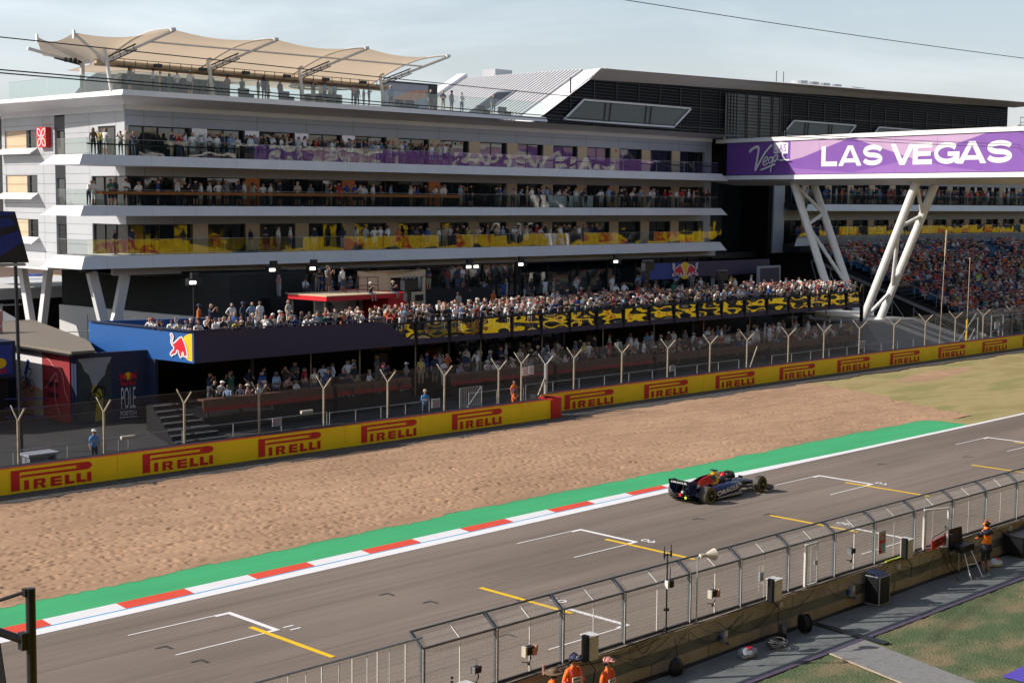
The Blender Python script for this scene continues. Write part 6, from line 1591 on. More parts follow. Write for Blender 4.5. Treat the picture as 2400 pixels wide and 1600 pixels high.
# plywood dj hut
t = thing('timber_booth', 'pale timber booth with open window and speaker front on the deck', 'booth', (66, 80, DZ))
mb = MB(); mb.prism([(67.0, 80, 6.35), (71.0, 80, 6.35), (71.0, 80, 7.25), (66.0, 81.5, 7.2)][0:0] or [(66.2, 81.5, 6.75), (67.6, 80, 6.75), (71.1, 80, 6.75), (71.1, 80, 7.25), (67.6, 80, 7.22), (66.2, 81.5, 7.2)], (0, .3, 0)); obj('fascia', mb, 'plywood', t)
mb = MB(); mb.box(67.6, 80, DZ, 71.1, 80.15, 5.65); mb.box(70.85, 80, 5.65, 71.1, 80.15, 6.8); mb.box(67.55, 80, 5.65, 67.8, 80.2, 6.8); mb.box(69.0, 80.02, 5.65, 69.1, 80.12, 6.8); mb.prism([(66.2, 81.5, DZ), (67.58, 80.1, DZ), (67.58, 80.3, DZ), (66.2, 81.7, DZ)], (0, 0, 2.8)); obj('timber_wall', mb, 'plywood', t)
mb = MB(); mb.box(67.7, 80.6, 5.6, 70.9, 83, 6.8); obj('dark_interior', mb, 'black', t)
mb = MB()
for x in (69.3, 70.5): mb.cyl((x, 79.97, 4.45), (x, 79.9, 4.45), .28, 14); mb.box(x-.4, 79.93, 5.0, x+.35, 79.99, 5.45)
obj('speaker_cone', mb, 'black', t)
# light towers
def floodlight(x, y, z, label, n=2, lit=True):
    t = thing('floodlight_tower', label, 'floodlight', (x, y, DZ), 'floodlight stands on the deck')
    m = MB(); m.cyl((x, y, DZ), (x, y, z), .05, 6); m.bar((x-.6, y, z), (x+.6, y, z), .06, .06); obj('stand', m, 'black', t)
    m = MB(); m.box(x-.5, y-.2, z-.1, x+.55, y+.15, z+.32); m.box(x-.2, y-.15, z+.3, x+.3, y+.1, z+.7); obj('rigging', m, 'dark_metal', t)
    if lit:
        for k in range(n):
            m = MB(); xx = x-.42+k*.8; m.box(xx, y-.28, z-.02, xx+.42, y-.21, z+.17); obj('lamp', m, 'lamp_white', t)
floodlight(51.4, 80, 6.9, 'left floodlight tower beside the dark timber wall', 1)
floodlight(60.4, 84, 7.3, 'floodlight tower left of the kiosk roof', 1)
floodlight(63.9, 84, 7.3, 'floodlight tower behind the kiosk roof', 1)
floodlight(77.3, 82, 7.15, 'floodlight tower right of the timber booth', 2)
floodlight(83.0, 82, 7.2, 'floodlight tower in the middle of the deck', 1)
floodlight(94.5, 82, 7.15, 'floodlight tower left of the bull sign board', 1)
for x, y, z, lab in ((60.4, 69.5, 7.4, 'black line array mast in front of the timber booth'), (84.4, 70, 7.9, 'black speaker mast rising from the front of the deck centre'), (93.6, 70, 6.9, 'black speaker mast in front of the bull sign board')):
    tt = thing('speaker_mast', lab, 'speaker mast', (x, y, DZ), 'speaker masts on the deck')
    m = MB(); m.cyl((x, y, 3.9), (x, y, z), .07, 6); obj('mast', m, 'black', tt)
    m = MB(); m.box(x-.55, y-.2, z-.7, x+.5, y+.2, z-.1); m.box(x-.3, y-.15, z-1.4, x+.05, y+.2, z-.7)
    for k in range(4): m.ball((x-.5+.33*k, y, z), .14, 6, 4)
    obj('light_heads', m, 'dark_metal', tt)
# bull sign board
t = thing('bull_sign_board', 'long purple sign board with two bulls and yellow sun', 'sign', (98, 82, 5))
mb = MB(); mb.box(98.2, 82, 5.5, 104.6, 82.15, 6.92); obj('blue_end', mb, 'logo_blue', t)
mb = MB(); mb.box(104.6, 82, 5.6, 117.1, 82.15, 6.95); obj('purple_board', mb, 'purple_wall', t)
mb = MB(); mb.poly([(104.0+.85*math.cos(a), 81.95, 6.2+.78*math.sin(a)) for a in np.linspace(0, 2*PI, 20)[:-1]]); obj('sun_disc', mb, 'logo_yellow', t)
for fl_, nm in ((1, 'bull'), (-1, 'bull')):
    for ol, m_, dy in ((.035, 'white_print', .08), (0, 'logo_red', .07)):
        b_ = bull(1.75, fl_, ol, .62); mb = MB(); mb.add([(v[0]+104.0-fl_*1.85, 82-dy, v[2]+5.68) for v in b_.v], b_.f); obj('bull' if ol == 0 else 'bull_outline', mb, m_, t)
t = thing('screen_frame', 'white framed blue screen right of the bull sign board', 'screen', (117, 80, 4))
mb = MB(); mb.box(113.2, 80.5, DZ, 116.8, 80.7, 6.4); obj('frame', mb, 'grey_panel', t)
mb = MB(); mb.box(113.5, 80.44, DZ+.2, 116.5, 80.48, 6.2); obj('panel', mb, 'purple_wall', t)
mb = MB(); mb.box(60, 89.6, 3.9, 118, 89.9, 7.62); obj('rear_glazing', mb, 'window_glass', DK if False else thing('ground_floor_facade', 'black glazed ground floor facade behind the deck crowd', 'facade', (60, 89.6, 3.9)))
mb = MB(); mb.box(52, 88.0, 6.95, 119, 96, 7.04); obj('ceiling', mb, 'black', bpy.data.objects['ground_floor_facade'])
mb = MB()
for k in range(14): mb.box(62+k*4, 89.5, 3.95, 62.15+k*4, 89.6, 7.0)
obj('facade_mullion', mb, 'dark_metal', bpy.data.objects['ground_floor_facade'])
# middle balcony bar counter
t = thing('balcony_bar', 'long orange bar counter on the middle balcony', 'bar', (50, 88.1, 11.74))
mb = MB(); mb.box(49.5, 87.9, 12.50, 82.0, 88.5, 12.70); obj('counter_top', mb, 'orange_panel', t)
mb = MB()
for k in range(17): mb.box(50+2*k, 88.2, 11.75, 50.06+2*k, 88.26, 12.5)
obj('leg', mb, 'dark_metal', t)
t = thing('white_counter', 'row of white cabinets behind the middle balcony glass', 'counter', (90, 88, 11.74))
for k in range(4): m = MB(); m.box(91.2+1.75*k, 87.9, 11.8, 92.88+1.75*k, 88.4, 12.75); obj('cabinet', m, 'glassy_white', t)
# bar tables and stools seen through the glass
def stool_set(x, y, z, i, lab):
    t = thing('bar_table', lab, 'table', (x, y, z), 'high tables on the balconies')
    m = MB(); m.cyl((x, y, z+1.0), (x, y, z+1.04), .38, 12); obj('table_top', m, 'white_panel', t)
    m = MB(); m.cyl((x, y, z), (x, y, z+1.0), .035, 6); m.cyl((x, y, z), (x, y, z+.03), .28, 10); obj('pedestal', m, 'galv', t)
for i, x in enumerate((56.5, 62.7, 65.2, 70.2, 90.3, 94.6, 98.6, 103.0, 107.8, 112)): stool_set(x, 88.6, LV[2][1], i, f'high table on the top balcony, number {i+1} from the left')
for i, x in enumerate((51.0, 57.2, 59.6, 62.4, 66.6)): stool_set(x, 88.7, LV[0][1], i, f'high table on the lowest balcony, number {i+1} from the left')

# ================================================================ grandstand
t = GS = thing('grandstand', 'large open grandstand of blue seats under the right wing', 'grandstand', (129, 66, 0))
GX0, GX1 = 129.0, 182.0; ROWS = 24
gy = lambda r: 66.0+.80*r; gz = lambda r: .75+.275*r
mb = MB()
for r in range(ROWS): mb.box(GX0+ (0 if r < 30 else 0), gy(r), gz(r)-.6, GX1, gy(r)+.82, gz(r)-.02)
obj('terrace_steps', mb, 'dark_metal', t)
mb = MB()
def aisle(x): return any(abs(x-a) < .6 for a in (138.5, 148, 158, 168, 176))
for r in range(ROWS):
    x = GX0+.6
    while x < GX1-.4:
        if not aisle(x) and not (r in (10, 11)):
            y = gy(r)+.25; z = gz(r); mb.box(x, y, z+.36, x+.42, y+.36, z+.40); mb.box(x, y+.34, z+.36, x+.42, y+.39, z+.78)
        x += .5
obj('seat_rows', mb, 'seat_blue', t, kind='stuff')
mb = MB()
for r in range(0, ROWS, 3):
    x = GX0
    mb.cyl((GX0, gy(r), gz(r)), (GX0, gy(r), gz(r)+1.1), .03, 5)
mb.cyl((GX0, gy(0), gz(0)+1.05), (GX0, gy(ROWS-1), gz(ROWS-1)+1.05), .03, 5); mb.bar((GX0, gy(0)-.5, gz(0)-.75), (GX0, gy(ROWS-1)+.5, gz(ROWS-1)-.6), .12, .3)
for x in np.arange(GX0, GX1, 2.4):
    for k in (0,): mb.cyl((x, 65.8, .6), (x, 65.8, 1.75), .025, 5)
mb.cyl((GX0, 65.8, 1.75), (GX1, 65.8, 1.75), .03, 5); mb.cyl((GX0, 65.8, 1.2), (GX1, 65.8, 1.2), .02, 5)
for xa in (134, 142, 153, 163): 
    for k in range(8): mb.cyl((xa+k*.35, gy(10), gz(10)), (xa+k*.35, gy(10), gz(10)+1.15), .02, 4)
    mb.cyl((xa, gy(10), gz(10)+1.15), (xa+2.6, gy(10), gz(10)+1.15), .025, 5)
obj('handrail', mb, 'grey_metal', t)
mb = MB()
for k in range(8):
    y = 66+2.4*k; h = gz(int(2.4*k/.8))-.7
    if h > .3: mb.cyl((GX0, y, 0), (GX0, y, h), .06, 6); mb.cyl((GX0, y, 0), (GX0, y+2.4, h+.6), .04, 6); mb.cyl((GX0, y, h*.5), (GX0, y+2.4, h*.5), .04, 5)
obj('scaffold_frame', mb, 'grey_metal', t)
mb = MB(); mb.box(GX0+.6, 67, 0, GX0+.8, 85, .5); mb.prism([(GX0+.7, 66.5, 0), (GX0+.7, 85, 0), (GX0+.7, 85, 6.2), (GX0+.7, 66.5, .3)], (.1, 0, 0)); obj('under_cover', mb, 'black', t)
# slim poles in front
mb = MB(); mb.cyl((112.8, 61.5, 0), (113.2, 61.5, 8.0), .028, 8); mb.cyl((113.2, 61.5, 8.0), (113.35, 61.5, 10.2), .065, 8); obj('slim_pole', mb, 'tan', label='taller slim pale pole with thick top in front of the grandstand', cat='pole', group='slim poles before the grandstand', loc=(112.8, 61.5, 0))
mb = MB(); mb.cyl((117.5, 61.5, 1.2), (117.6, 61.5, 7.7), .03, 8); mb.box(117.5, 61.45, 7.65, 117.75, 61.55, 7.75); obj('slim_pole', mb, 'tan', label='shorter slim pale pole with yellow foot in front of the grandstand', cat='pole', group='slim poles before the grandstand', loc=(117.5, 61.5, 0))
mb = MB(); mb.cyl((117.5, 61.5, 0), (117.52, 61.5, 2.4), .09, 8); obj('yellow_padding', mb, 'logo_yellow', bpy.data.objects['slim_pole.001'])

# ================================================================ left background and foreground frame pieces
t = thing('led_screen', 'tilted dark blue screen on a slim black mast at the left edge', 'screen', (32.6, 66, 0))
mb = MB(); mb.prism([(27.5, 66, 9.22), (33.25, 66, 9.18), (32.6, 66, 11.62), (27.5, 66, 11.72)], (0, .35, 0)); obj('screen_case', mb, 'screen_dark', t)
for pts in ([(27.5, 10.5), (32.3, 11.35), (32.62, 11.0), (27.5, 9.9)], [(27.5, 9.8), (29.5, 9.8), (32.75, 10.7), (32.95, 10.2), (31.5, 9.3), (27.5, 9.25)], [(30.4, 11.6), (32.6, 11.6), (32.4, 11.45), (30.8, 11.35)]):
    mb = MB(); mb.poly([(p[0], 65.985, p[1]) for p in pts]); obj('blue_graphic', mb, 'screen_blue', t)
mb = MB(); mb.cyl((32.75, 66.2, 0), (32.65, 66.2, 9.2), .09, 8); obj('mast', mb, 'dark_metal', t)
mb = MB(); mb.box(27.5, 66.05, 9.02, 33.1, 66.3, 9.16); obj('bottom_frame', mb, 'grey_metal', t)
t = thing('white_marquee', 'long white roofed marquee behind the V columns', 'marquee', (50, 110, 0))
mb = MB(); mb.box(20, 110, 4.15, 66, 125, 5.05); obj('roof', mb, 'white_roof', t)
mb = MB(); mb.box(20, 111, 0, 66, 124, 4.15); obj('wall', mb, 'black', t)
mb = MB()
for k in range(6): mb.quad((54.6+k*.01, 109.9, 4.3+.12*k), (55.6, 109.9, 4.3+.12*k), (55.6, 109.9, 4.34+.12*k), (54.6, 109.9, 4.34+.12*k)) if k in (0, 3) else None
obj('small_print', mb, 'grey_metal', t)
t = thing('scaffold_truss', 'silver scaffold truss wall behind the left V column', 'scaffold', (41, 88, 0))
mb = MB()
for x in (38, 40.3, 42.6, 44.6): mb.cyl((x, 92.5, 0), (x, 92.5, 5.2), .06, 5)
for z in (2.2, 3.6, 5.1): mb.cyl((38, 92.5, z), (46, 92.5, z), .06, 5)
for a, b in ((38, 40.3), (40.3, 42.6), (42.6, 44.6)): mb.cyl((a, 92.5, 2.2), (b, 92.5, 5.1), .04, 5); mb.cyl((a, 92.5, 5.1), (b, 92.5, 2.2), .04, 5)
obj('truss_tube', mb, 'scaf', t)
t = thing('red_logo_sign', 'red sign with white outline cut by the left frame edge', 'sign', (39, 84, 3.9))
mb = MB(); mb.box(36, 84.5, 3.95, 40.75, 84.7, 5.4); obj('board', mb, 'cap_pink', t)
mb = place2d(ribbon(smooth_line([(0, .0), (.3, .7), (.8, .7), (1.0, .5), (1.3, .2)], 5), .06), (39.4, 84.48, 4.2), (1, 0, 0)); obj('outline', mb, 'white_print', t)
t = thing('white_gazebo', 'small white pyramid gazebo behind the left V column', 'gazebo', (47, 98, 0))
mb = MB(); a = [(46.2, 98, 2.9), (49.6, 98, 2.9), (49.6, 101.4, 2.9), (46.2, 101.4, 2.9)]; ap = (47.9, 99.7, 4.3)
for p, q in zip(a, a[1:]+a[:1]): mb.poly([p, q, ap])
mb.prism([(46.2, 98, 2.55), (49.6, 98, 2.55), (49.6, 101.4, 2.55), (46.2, 101.4, 2.55)], (0, 0, .35)); obj('canopy', mb, 'white_roof', t)
mb = MB()
for p in a: mb.cyl((p[0], p[1], 0), (p[0], p[1], 2.6), .05, 6)
obj('leg', mb, 'white_metal', t)
# far bank of brown earth
mb = MB(); mb.box(76.2, 150, 2.3, 78.1, 153, 3.7); obj('blue_crates', mb, 'logo_blue', label='stack of blue mesh crates on the far brown ground', cat='crates', loc=(77, 150, 2.3))
mb = MB(); mb.box(78.2, 150, 2.6, 79.4, 152, 3.6); obj('yellow_crates', mb, 'logo_yellow', label='yellow stack beside the blue crates on the far brown ground', cat='crates', loc=(79, 150, 2.6))
mb = MB(); mb.quad((20, 126, 0.2), (160, 126, 0.2), (160, 190, 5.5), (20, 190, 5.5)); mb.quad((20, 190, 5.5), (160, 190, 5.5), (200, 400, 9.0), (-50, 400, 9.0)); obj('far_bank', mb, 'dirt', kind='structure')
# foreground scaffold pole
t = thing('foreground_pole', 'dark scaffold post with side tubes close to the camera', 'post', (3, 10, 5))
cz = Vector((0, 0, 12.4))
def fg(a, b, r, m_, nm, par): 
    m = MB(); m.cyl(a, b, r, 14); return obj(nm, m, m_, par)
fg((5.069, 10.16, 9.461), (5.0, 10.05, 6.5), .037, 'frame', 'upright', t)
m = MB(); m.cyl((5.0, 10.17, 9.075), (4.6, 10.6, 9.265), .032, 12); m.cyl((5.04, 10.187, 9.43), (4.6, 10.6, 9.23), .014, 8); obj('side_tube', m, 'dark_metal', t)
m = MB(); m.box(4.98, 10.13, 9.0, 5.03, 10.2, 9.13); m.box(5.02, 10.15, 9.40, 5.05, 10.2, 9.46); obj('clamp_plate', m, 'black', t)
m = MB(); m.bar((4.86, 10.29, 9.05), (4.885, 10.25, 8.7), .012, .05); obj('hanging_strap', m, 'black', t)
# overhead wires
def wire_obj(p, q, r, label, sag=.25):
    pts = [tuple(Vector(p).lerp(Vector(q), k)-Vector((0, 0, sag*math.sin(PI*k)))) for k in np.linspace(0, 1, 25)]
    m = MB(); m.tube(pts, r, 5); obj('overhead_cable', m, 'cable', label=label, cat='cable', group='cables across the sky', loc=p)
wire_obj((17.606, 36.963, 16.51), (116.1, 55.2, 18.64), .016, 'single thin cable crossing the tensile canopy from the upper left', .5)
wire_obj((16.63, 34.957, 15.488), (116.0, 55.1, 17.25), .018, 'upper one of the paired cables crossing the roof terrace glass', .35)
wire_obj((16.62, 34.95, 15.41), (116.0, 55.1, 17.0), .018, 'lower one of the paired cables crossing the roof terrace glass', .35)
wire_obj((53.637, 47.136, 22.06), (87.305, 41.752, 21.24), .020, 'thin cable across the sky at the upper right', .1)

# trees at the far left
def tree(x, y, h, r, seed, label, m_='foliage', n=2600):
    rnd = random.Random(seed); t = thing('broadleaf_tree', label, 'tree', (x, y, 0), 'trees beyond the hotel end')
    m = MB(); m.cyl((x, y, 0), (x+.2, y, h*.6), .35, 8, 0, .15)
    for k in range(7):
        a = rnd.uniform(0, 2*PI); m.cyl((x, y, h*.3+k*.3), (x+r*.6*math.cos(a), y+r*.6*math.sin(a), h*.6+rnd.uniform(0, h*.25)), .12, 5, 0, .03)
    obj('trunk', m, 'bark', t)
    cl = [(x+rnd.gauss(0, r*.42), y+rnd.gauss(0, r*.42), h*.62+rnd.gauss(0, h*.16), rnd.uniform(.5, 1.3)) for _ in range(26)]
    m = MB()
    for _ in range(n):
        c = rnd.choice(cl); v = Vector((rnd.gauss(0, 1), rnd.gauss(0, 1), rnd.gauss(0, 1))).normalized()*c[3]*rnd.uniform(.7, 1.05)
        p = Vector(c[:3])+v; s = rnd.uniform(.12, .28); a = Vector((rnd.gauss(0, 1), rnd.gauss(0, 1), rnd.gauss(0, 1))).normalized(); b = a.orthogonal().normalized(); c2 = a.cross(b)
        m.quad(p-b*s, p-c2*s*.6, p+b*s, p+c2*s*.6)
    obj('crown', m, m_, t)
tree(62, 140, 13.5, 5.5, 1, 'dark leafy tree at the far left edge behind the hotel', 'foliage_dark')
tree(57.5, 131, 10.5, 5, 2, 'paler green tree lower at the far left edge', 'foliage')
tree(66.5, 150, 12.5, 4, 5, 'small dark tree peeping between hotel wall and frame edge', 'foliage_dark')

# ================================================================ racing car
def loft(secs, m=0, cap=True):
    mb = MB(); n = len(secs[0])
    for s in secs: mb.v += [tuple(p) for p in s]
    for i in range(len(secs)-1):
        for j in range(n): mb.f.append([i*n+j, i*n+(j+1) % n, (i+1)*n+(j+1) % n, (i+1)*n+j]); mb.m.append(m)
    if cap: mb.f.append(list(range(n))[::-1]); mb.m.append(m); mb.f.append([(len(secs)-1)*n+j for j in range(n)]); mb.m.append(m)
    return mb
CXR, CYR = 47.75, 37.02
def cw(u, v, z): return (CXR+u, CYR+v, z)
def ell(u, cz, hw, hh, n=14, p=2.4, cv=0, squash=0):
    o = []
    for i in range(n):
        a = 2*PI*i/n; c, s = math.cos(a), math.sin(a)
        o.append(cw(u, cv+hw*math.copysign(abs(c)**(2/p), c), cz+hh*math.copysign(abs(s)**(2/p), s)))
    return o
t = CAR = thing('racing_car', 'navy open wheel racing car with red bull and yellow sun on its engine cover', 'racing car', cw(1.8, 0, 0))
mb = loft([ell(u, z, w_, h) for u, z, w_, h in ((-.55, .36, .10, .10), (-.2, .42, .15, .16), (.3, .50, .17, .26), (.9, .56, .19, .36), (1.35, .60, .20, .40), (1.62, .62, .19, .38))]); obj('engine_cover', mb, 'car_navy', t, smooth=True)
mb = loft([ell(u, z, w_, h) for u, z, w_, h in ((1.55, .36, .36, .26), (2.0, .37, .37, .25), (2.6, .38, .34, .24), (3.1, .38, .26, .20), (3.6, .36, .19, .15), (4.1, .28, .15, .10), (4.55, .20, .13, .06), (4.72, .17, .10, .04))]); obj('monocoque', mb, 'car_navy', t, smooth=True)
for sv_ in (-1, 1):
    mb = loft([ell(u, z, w_, h, cv=sv_*cv) for u, z, w_, h, cv in ((-.15, .25, .12, .10, .28), (.4, .30, .22, .18, .38), (1.0, .34, .30, .25, .46), (1.7, .38, .33, .27, .50), (2.2, .42, .30, .22, .52), (2.45, .43, .26, .16, .52))])
    obj('sidepod', mb, 'car_navy', t, smooth=True)
mb = MB(); mb.prism([cw(-.5, -.62, .06), cw(.3, -.80, .06), cw(2.4, -.80, .06), cw(2.9, -.45, .06), cw(2.9, .45, .06), cw(2.4, .80, .06), cw(.3, .80, .06), cw(-.5, .62, .06)], (0, 0, .05)); obj('floor', mb, 'car_black', t)
for sv_ in (-1, 1):
    mb = MB(); mb.prism([cw(.5, sv_*.80, .08), cw(2.4, sv_*.80, .08), cw(2.5, sv_*.74, .22), cw(.9, sv_*.78, .15)], (0, .015, 0)); obj('floor_edge', mb, 'car_grey', t)
mb = MB(); mb.prism([cw(-.55, 0, .52), cw(1.1, 0, .9), cw(1.3, 0, 1.0), cw(.5, 0, .95), cw(-.35, 0, .74)], (0, .015, 0)); obj('shark_fin', mb, 'car_navy', t)
mb = loft([ell(u, z, w_, h, 10) for u, z, w_, h in ((1.0, .86, .10, .08), (1.45, .92, .13, .11), (1.72, .92, .14, .12))]); obj('airbox', mb, 'car_yellow', t, smooth=True)
mb = MB(); mb.box(*cw(1.42, -.02, 1.0), *cw(1.50, .02, 1.10)); mb.box(*cw(1.38, -.14, 1.09), *cw(1.54, .14, 1.13)); obj('roll_camera', mb, 'car_black', t)
# painted bull and sun on the engine cover, near side
def side_patch(pts, m_, nm, off=.012, sv_=-1):
    # projects a flat u,z outline on the bulging flank
    m = MB(); P_ = []
    for u, z in pts:
        tt_ = max(0, min(1, (u+.2)/1.7)); hw = .15+.05*tt_; zc = .42+.2*tt_; hh = .16+.23*tt_
        k = max(0, 1-(abs((z-zc)/hh))**2.4)**(1/2.4); P_.append(cw(u, sv_*(hw*k+off+.01), z))
    m.poly(P_); obj(nm, m, m_, t)
side_patch([(1.25+.30*math.cos(a), .74+.23*math.sin(a)) for a in np.linspace(0, 2*PI, 16)[:-1]], 'car_yellow', 'sun_disc', .03)
side_patch([(-.1, .48), (.2, .56), (.55, .58), (.9, .62), (1.18, .62), (1.12, .78), (1.0, .90), (.7, .92), (.35, .80), (.05, .62)], 'car_red', 'bull', .045)
mb = MB(); mb.prism([cw(-.1, -.16, .60), cw(.5, -.14, .88), cw(1.15, -.12, 1.0), cw(.9, -.19, .72), (cw(.3, -.21, .56))], (0, .02, 0)); obj('bull_back', mb, 'car_red', t)
# sponsor lettering
q = text_mb('ORACLE', .20, .03, sx=1.25); w0 = max(v[0] for v in q.v); mb = MB(); mb.add([cw(.60+v[0]*1.45/w0, -.86-.03*math.sin(PI*min(1, v[0]/w0)), .22+v[2]+v[0]*.14) for v in q.v], q.f); obj('sponsor_lettering', mb, 'sign_white', t)
mb = MB()
mb.add([cw(.30, -.62, .40), cw(.66, -.72, .40), cw(.66, -.66, .58), (cw(.30, -.55, .54))], [(0, 1, 2, 3)]); obj('red_decal', mb, 'car_red', t)
# cockpit, halo, driver
mb = MB(); mb.prism([cw(1.75, -.22, .60), cw(2.5, -.20, .60), cw(2.5, .20, .60), cw(1.75, .22, .60)], (0, 0, .035)); obj('cockpit_opening', mb, 'black', t)
pts = [cw(1.70+.95*math.sin(a), .32*math.cos(a), .80+.09*math.sin(a)) for a in np.linspace(0, PI, 15)]
mb = MB(); mb.tube(pts, .035, 8); mb.cyl(cw(2.62, 0, .86), cw(2.75, 0, .58), .03, 8); mb.cyl(cw(1.7, -.32, .8), cw(1.6, -.3, .6), .035, 8); mb.cyl(cw(1.7, .32, .8), cw(1.6, .3, .6), .035, 8); obj('halo', mb, 'car_black', t)
for sv_ in (-1, 1):
    m = MB(); m.box(*cw(2.62, sv_*.42, .70), *cw(2.72, sv_*.58, .80)); m.bar(cw(2.65, sv_*.42, .74), cw(2.6, sv_*.28, .62), .03, .02); obj('mirror', m, 'car_black', t)
for sv_ in (-1, 1):
    m = MB(); m.box(*cw(1.5, sv_*.18, .74), *cw(1.9, sv_*.26, .86)); obj('headrest', m, 'car_grey', t)
D_ = thing('racing_driver', 'driver in red and white helmet seated in the racing car cockpit', 'person', cw(2.1, 0, .5))
mb = MB(); mb.ball(cw(2.12, 0, .80), .135, 14, 10, 0, (1.1, .95, 1.05)); obj('helmet', mb, 'car_red', D_, smooth=True)
mb = MB(); mb.ball(cw(2.15, 0, .81), .132, 12, 8, 0, (1.05, .9, .38)); obj('visor', mb, 'window_glass', D_, smooth=True)
mb = loft([ell(u, z, w_, h, 12) for u, z, w_, h in ((1.85, .56, .16, .10), (2.05, .60, .20, .12), (2.25, .58, .17, .10))]); obj('torso', mb, 'car_navy', D_, smooth=True)
# front wing
for k, (u, z, ch) in enumerate(((4.55, .09, .30), (4.40, .14, .18), (4.28, .19, .16), (4.16, .24, .15))):
    m = MB(); m.prism([cw(u, -.93, z), cw(u-ch, -.93, z+.05), cw(u-ch, .93, z+.05), cw(u, .93, z)][0:0] or [cw(u-.12, -.93, z+.02), cw(u-.12-ch, -.93, z+.09), cw(u-ch, -.2, z+.05), cw(u+.05, 0, z), cw(u-ch, .2, z+.05), cw(u-.12-ch, .93, z+.09), cw(u-.12, .93, z+.02)], (0, 0, .018)); obj('front_wing_flap', m, 'car_navy' if k % 2 else 'car_grey', t)
for sv_ in (-1, 1):
    m = MB(); m.prism([cw(3.95, sv_*.94, .05), cw(4.55, sv_*.94, .05), cw(4.5, sv_*.94, .2), cw(4.0, sv_*.94, .34)], (0, .015, 0)); obj('front_endplate', m, 'car_navy', t)
# rear wing
m = MB(); m.prism([cw(-.42, -.50, .80), cw(-.78, -.50, .93), cw(-.78, .50, .93), cw(-.42, .50, .80)], (0, 0, .03)); m.prism([cw(-.72, -.50, .84), cw(-.9, -.50, .97), cw(-.9, .50, .97), cw(-.72, .50, .84)], (0, 0, .03)); obj('rear_wing_plane', m, 'car_black', t)
q = text_mb('ORACLE', .07, .02, sx=1.8); w0 = max(v[0] for v in q.v); m = MB(); m.add([cw(-.915, .40-v[0]*.8/w0, .86+v[2]) for v in q.v], q.f); obj('wing_lettering', m, 'sign_white', t)
for sv_ in (-1, 1):
    m = MB(); m.prism([cw(-.35, sv_*.51, .50), cw(-.30, sv_*.51, .86), cw(-.48, sv_*.51, .95), cw(-.92, sv_*.51, .98), cw(-.86, sv_*.48, .62), cw(-.62, sv_*.44, .32)], (0, .02, 0)); obj('rear_endplate', m, 'car_navy', t)
m = MB(); m.prism([cw(-.5, -.02, .35), cw(-.42, -.02, .85), cw(-.58, -.02, .85), cw(-.62, -.02, .35)], (0, .04, 0)); m.prism([cw(-.3, -.45, .30), cw(-.75, -.45, .36), cw(-.75, .45, .36), cw(-.3, .45, .30)], (0, 0, .03)); obj('wing_support', m, 'car_black', t)
m = MB(); m.prism([cw(-.2, -.55, .08), cw(-.8, -.5, .28), cw(-.8, .5, .28), cw(-.2, .55, .08)], (0, 0, .03)); obj('diffuser', m, 'car_black', t)
m = MB(); m.box(*cw(-.80, -.06, .30), *cw(-.77, .06, .42)); obj('rear_light', m, 'logo_red', t)
m = MB(); m.cyl(cw(-.5, 0, .44), cw(-.66, 0, .46), .06, 10); obj('exhaust', m, 'galv', t)
m = MB(); m.cyl(cw(-.81, -.30, .28), cw(-.79, -.30, .28), .06, 10); obj('rear_roundel', m, 'hivis', t)
m = MB(); m.add([cw(-.55, -.60, .62), cw(-.1, -.62, .70), cw(.02, -.30, .74), cw(-.4, -.28, .70)], [(0, 1, 2, 3)]); 
m = MB(); m.prism([cw(-.30, -.40, .58), cw(.02, -.40, .62), cw(.02, -.38, .74), cw(-.30, -.38, .70)], (0, .01, 0)); obj('white_decal', m, 'sign_white', t)
# wheels
def wheel(u, v, wd, r=.36):
    s = -1 if v < 0 else 1
    c = cw(u, v, r); prof = [(-wd/2, r*.62), (-wd/2, r*.9), (-wd/2+.03, r*.98), (0, r), (wd/2-.03, r*.98), (wd/2, r*.9), (wd/2, r*.62)]
    def rev(prof, n=28, m=0):
        mb_ = MB()
        for i in range(n):
            a = 2*PI*i/n
            for y, rr in prof: mb_.v.append((c[0]+rr*math.cos(a), c[1]+y, c[2]+rr*math.sin(a)))
        k = len(prof)
        for i in range(n):
            for j in range(k-1): mb_.f.append([i*k+j, i*k+j+1, ((i+1) % n)*k+j+1, ((i+1) % n)*k+j]); mb_.m.append(m)
        return mb_
    o = thing2 = obj('wheel', rev(prof), 'tyre_tread', t, smooth=True)
    y1 = s*wd/2
    obj('sidewall', rev([(y1+s*.002, r*.60), (y1+s*.006, r*.89)]), 'rubber', o); obj('yellow_band', rev([(y1+s*.009, r*.74), (y1+s*.010, r*.80)]), 'tyre_yellow', o)
    mb_ = MB(); mb_.cyl((c[0], c[1]+s*(wd/2-.05), c[2]), (c[0], c[1]+s*(wd/2+.0), c[2]), r*.62, 22)
    for k in range(10): a = 2*PI*k/10; mb_.bar((c[0], c[1]+s*(wd/2+.006), c[2]), (c[0]+r*.58*math.cos(a), c[1]+s*(wd/2+.006), c[2]+r*.58*math.sin(a)), .025, .012)
    obj('rim', mb_, 'car_black', o)
    mb_ = MB(); mb_.cyl((c[0], c[1]+s*(wd/2), c[2]), (c[0], c[1]+s*(wd/2+.03), c[2]), .045, 10); obj('hub', mb_, 'tyre_yellow', o)
wheel(0, -.80, .40); wheel(0, .80, .40); wheel(3.62, -.84, .30); wheel(3.62, .84, .30)
mb = MB()
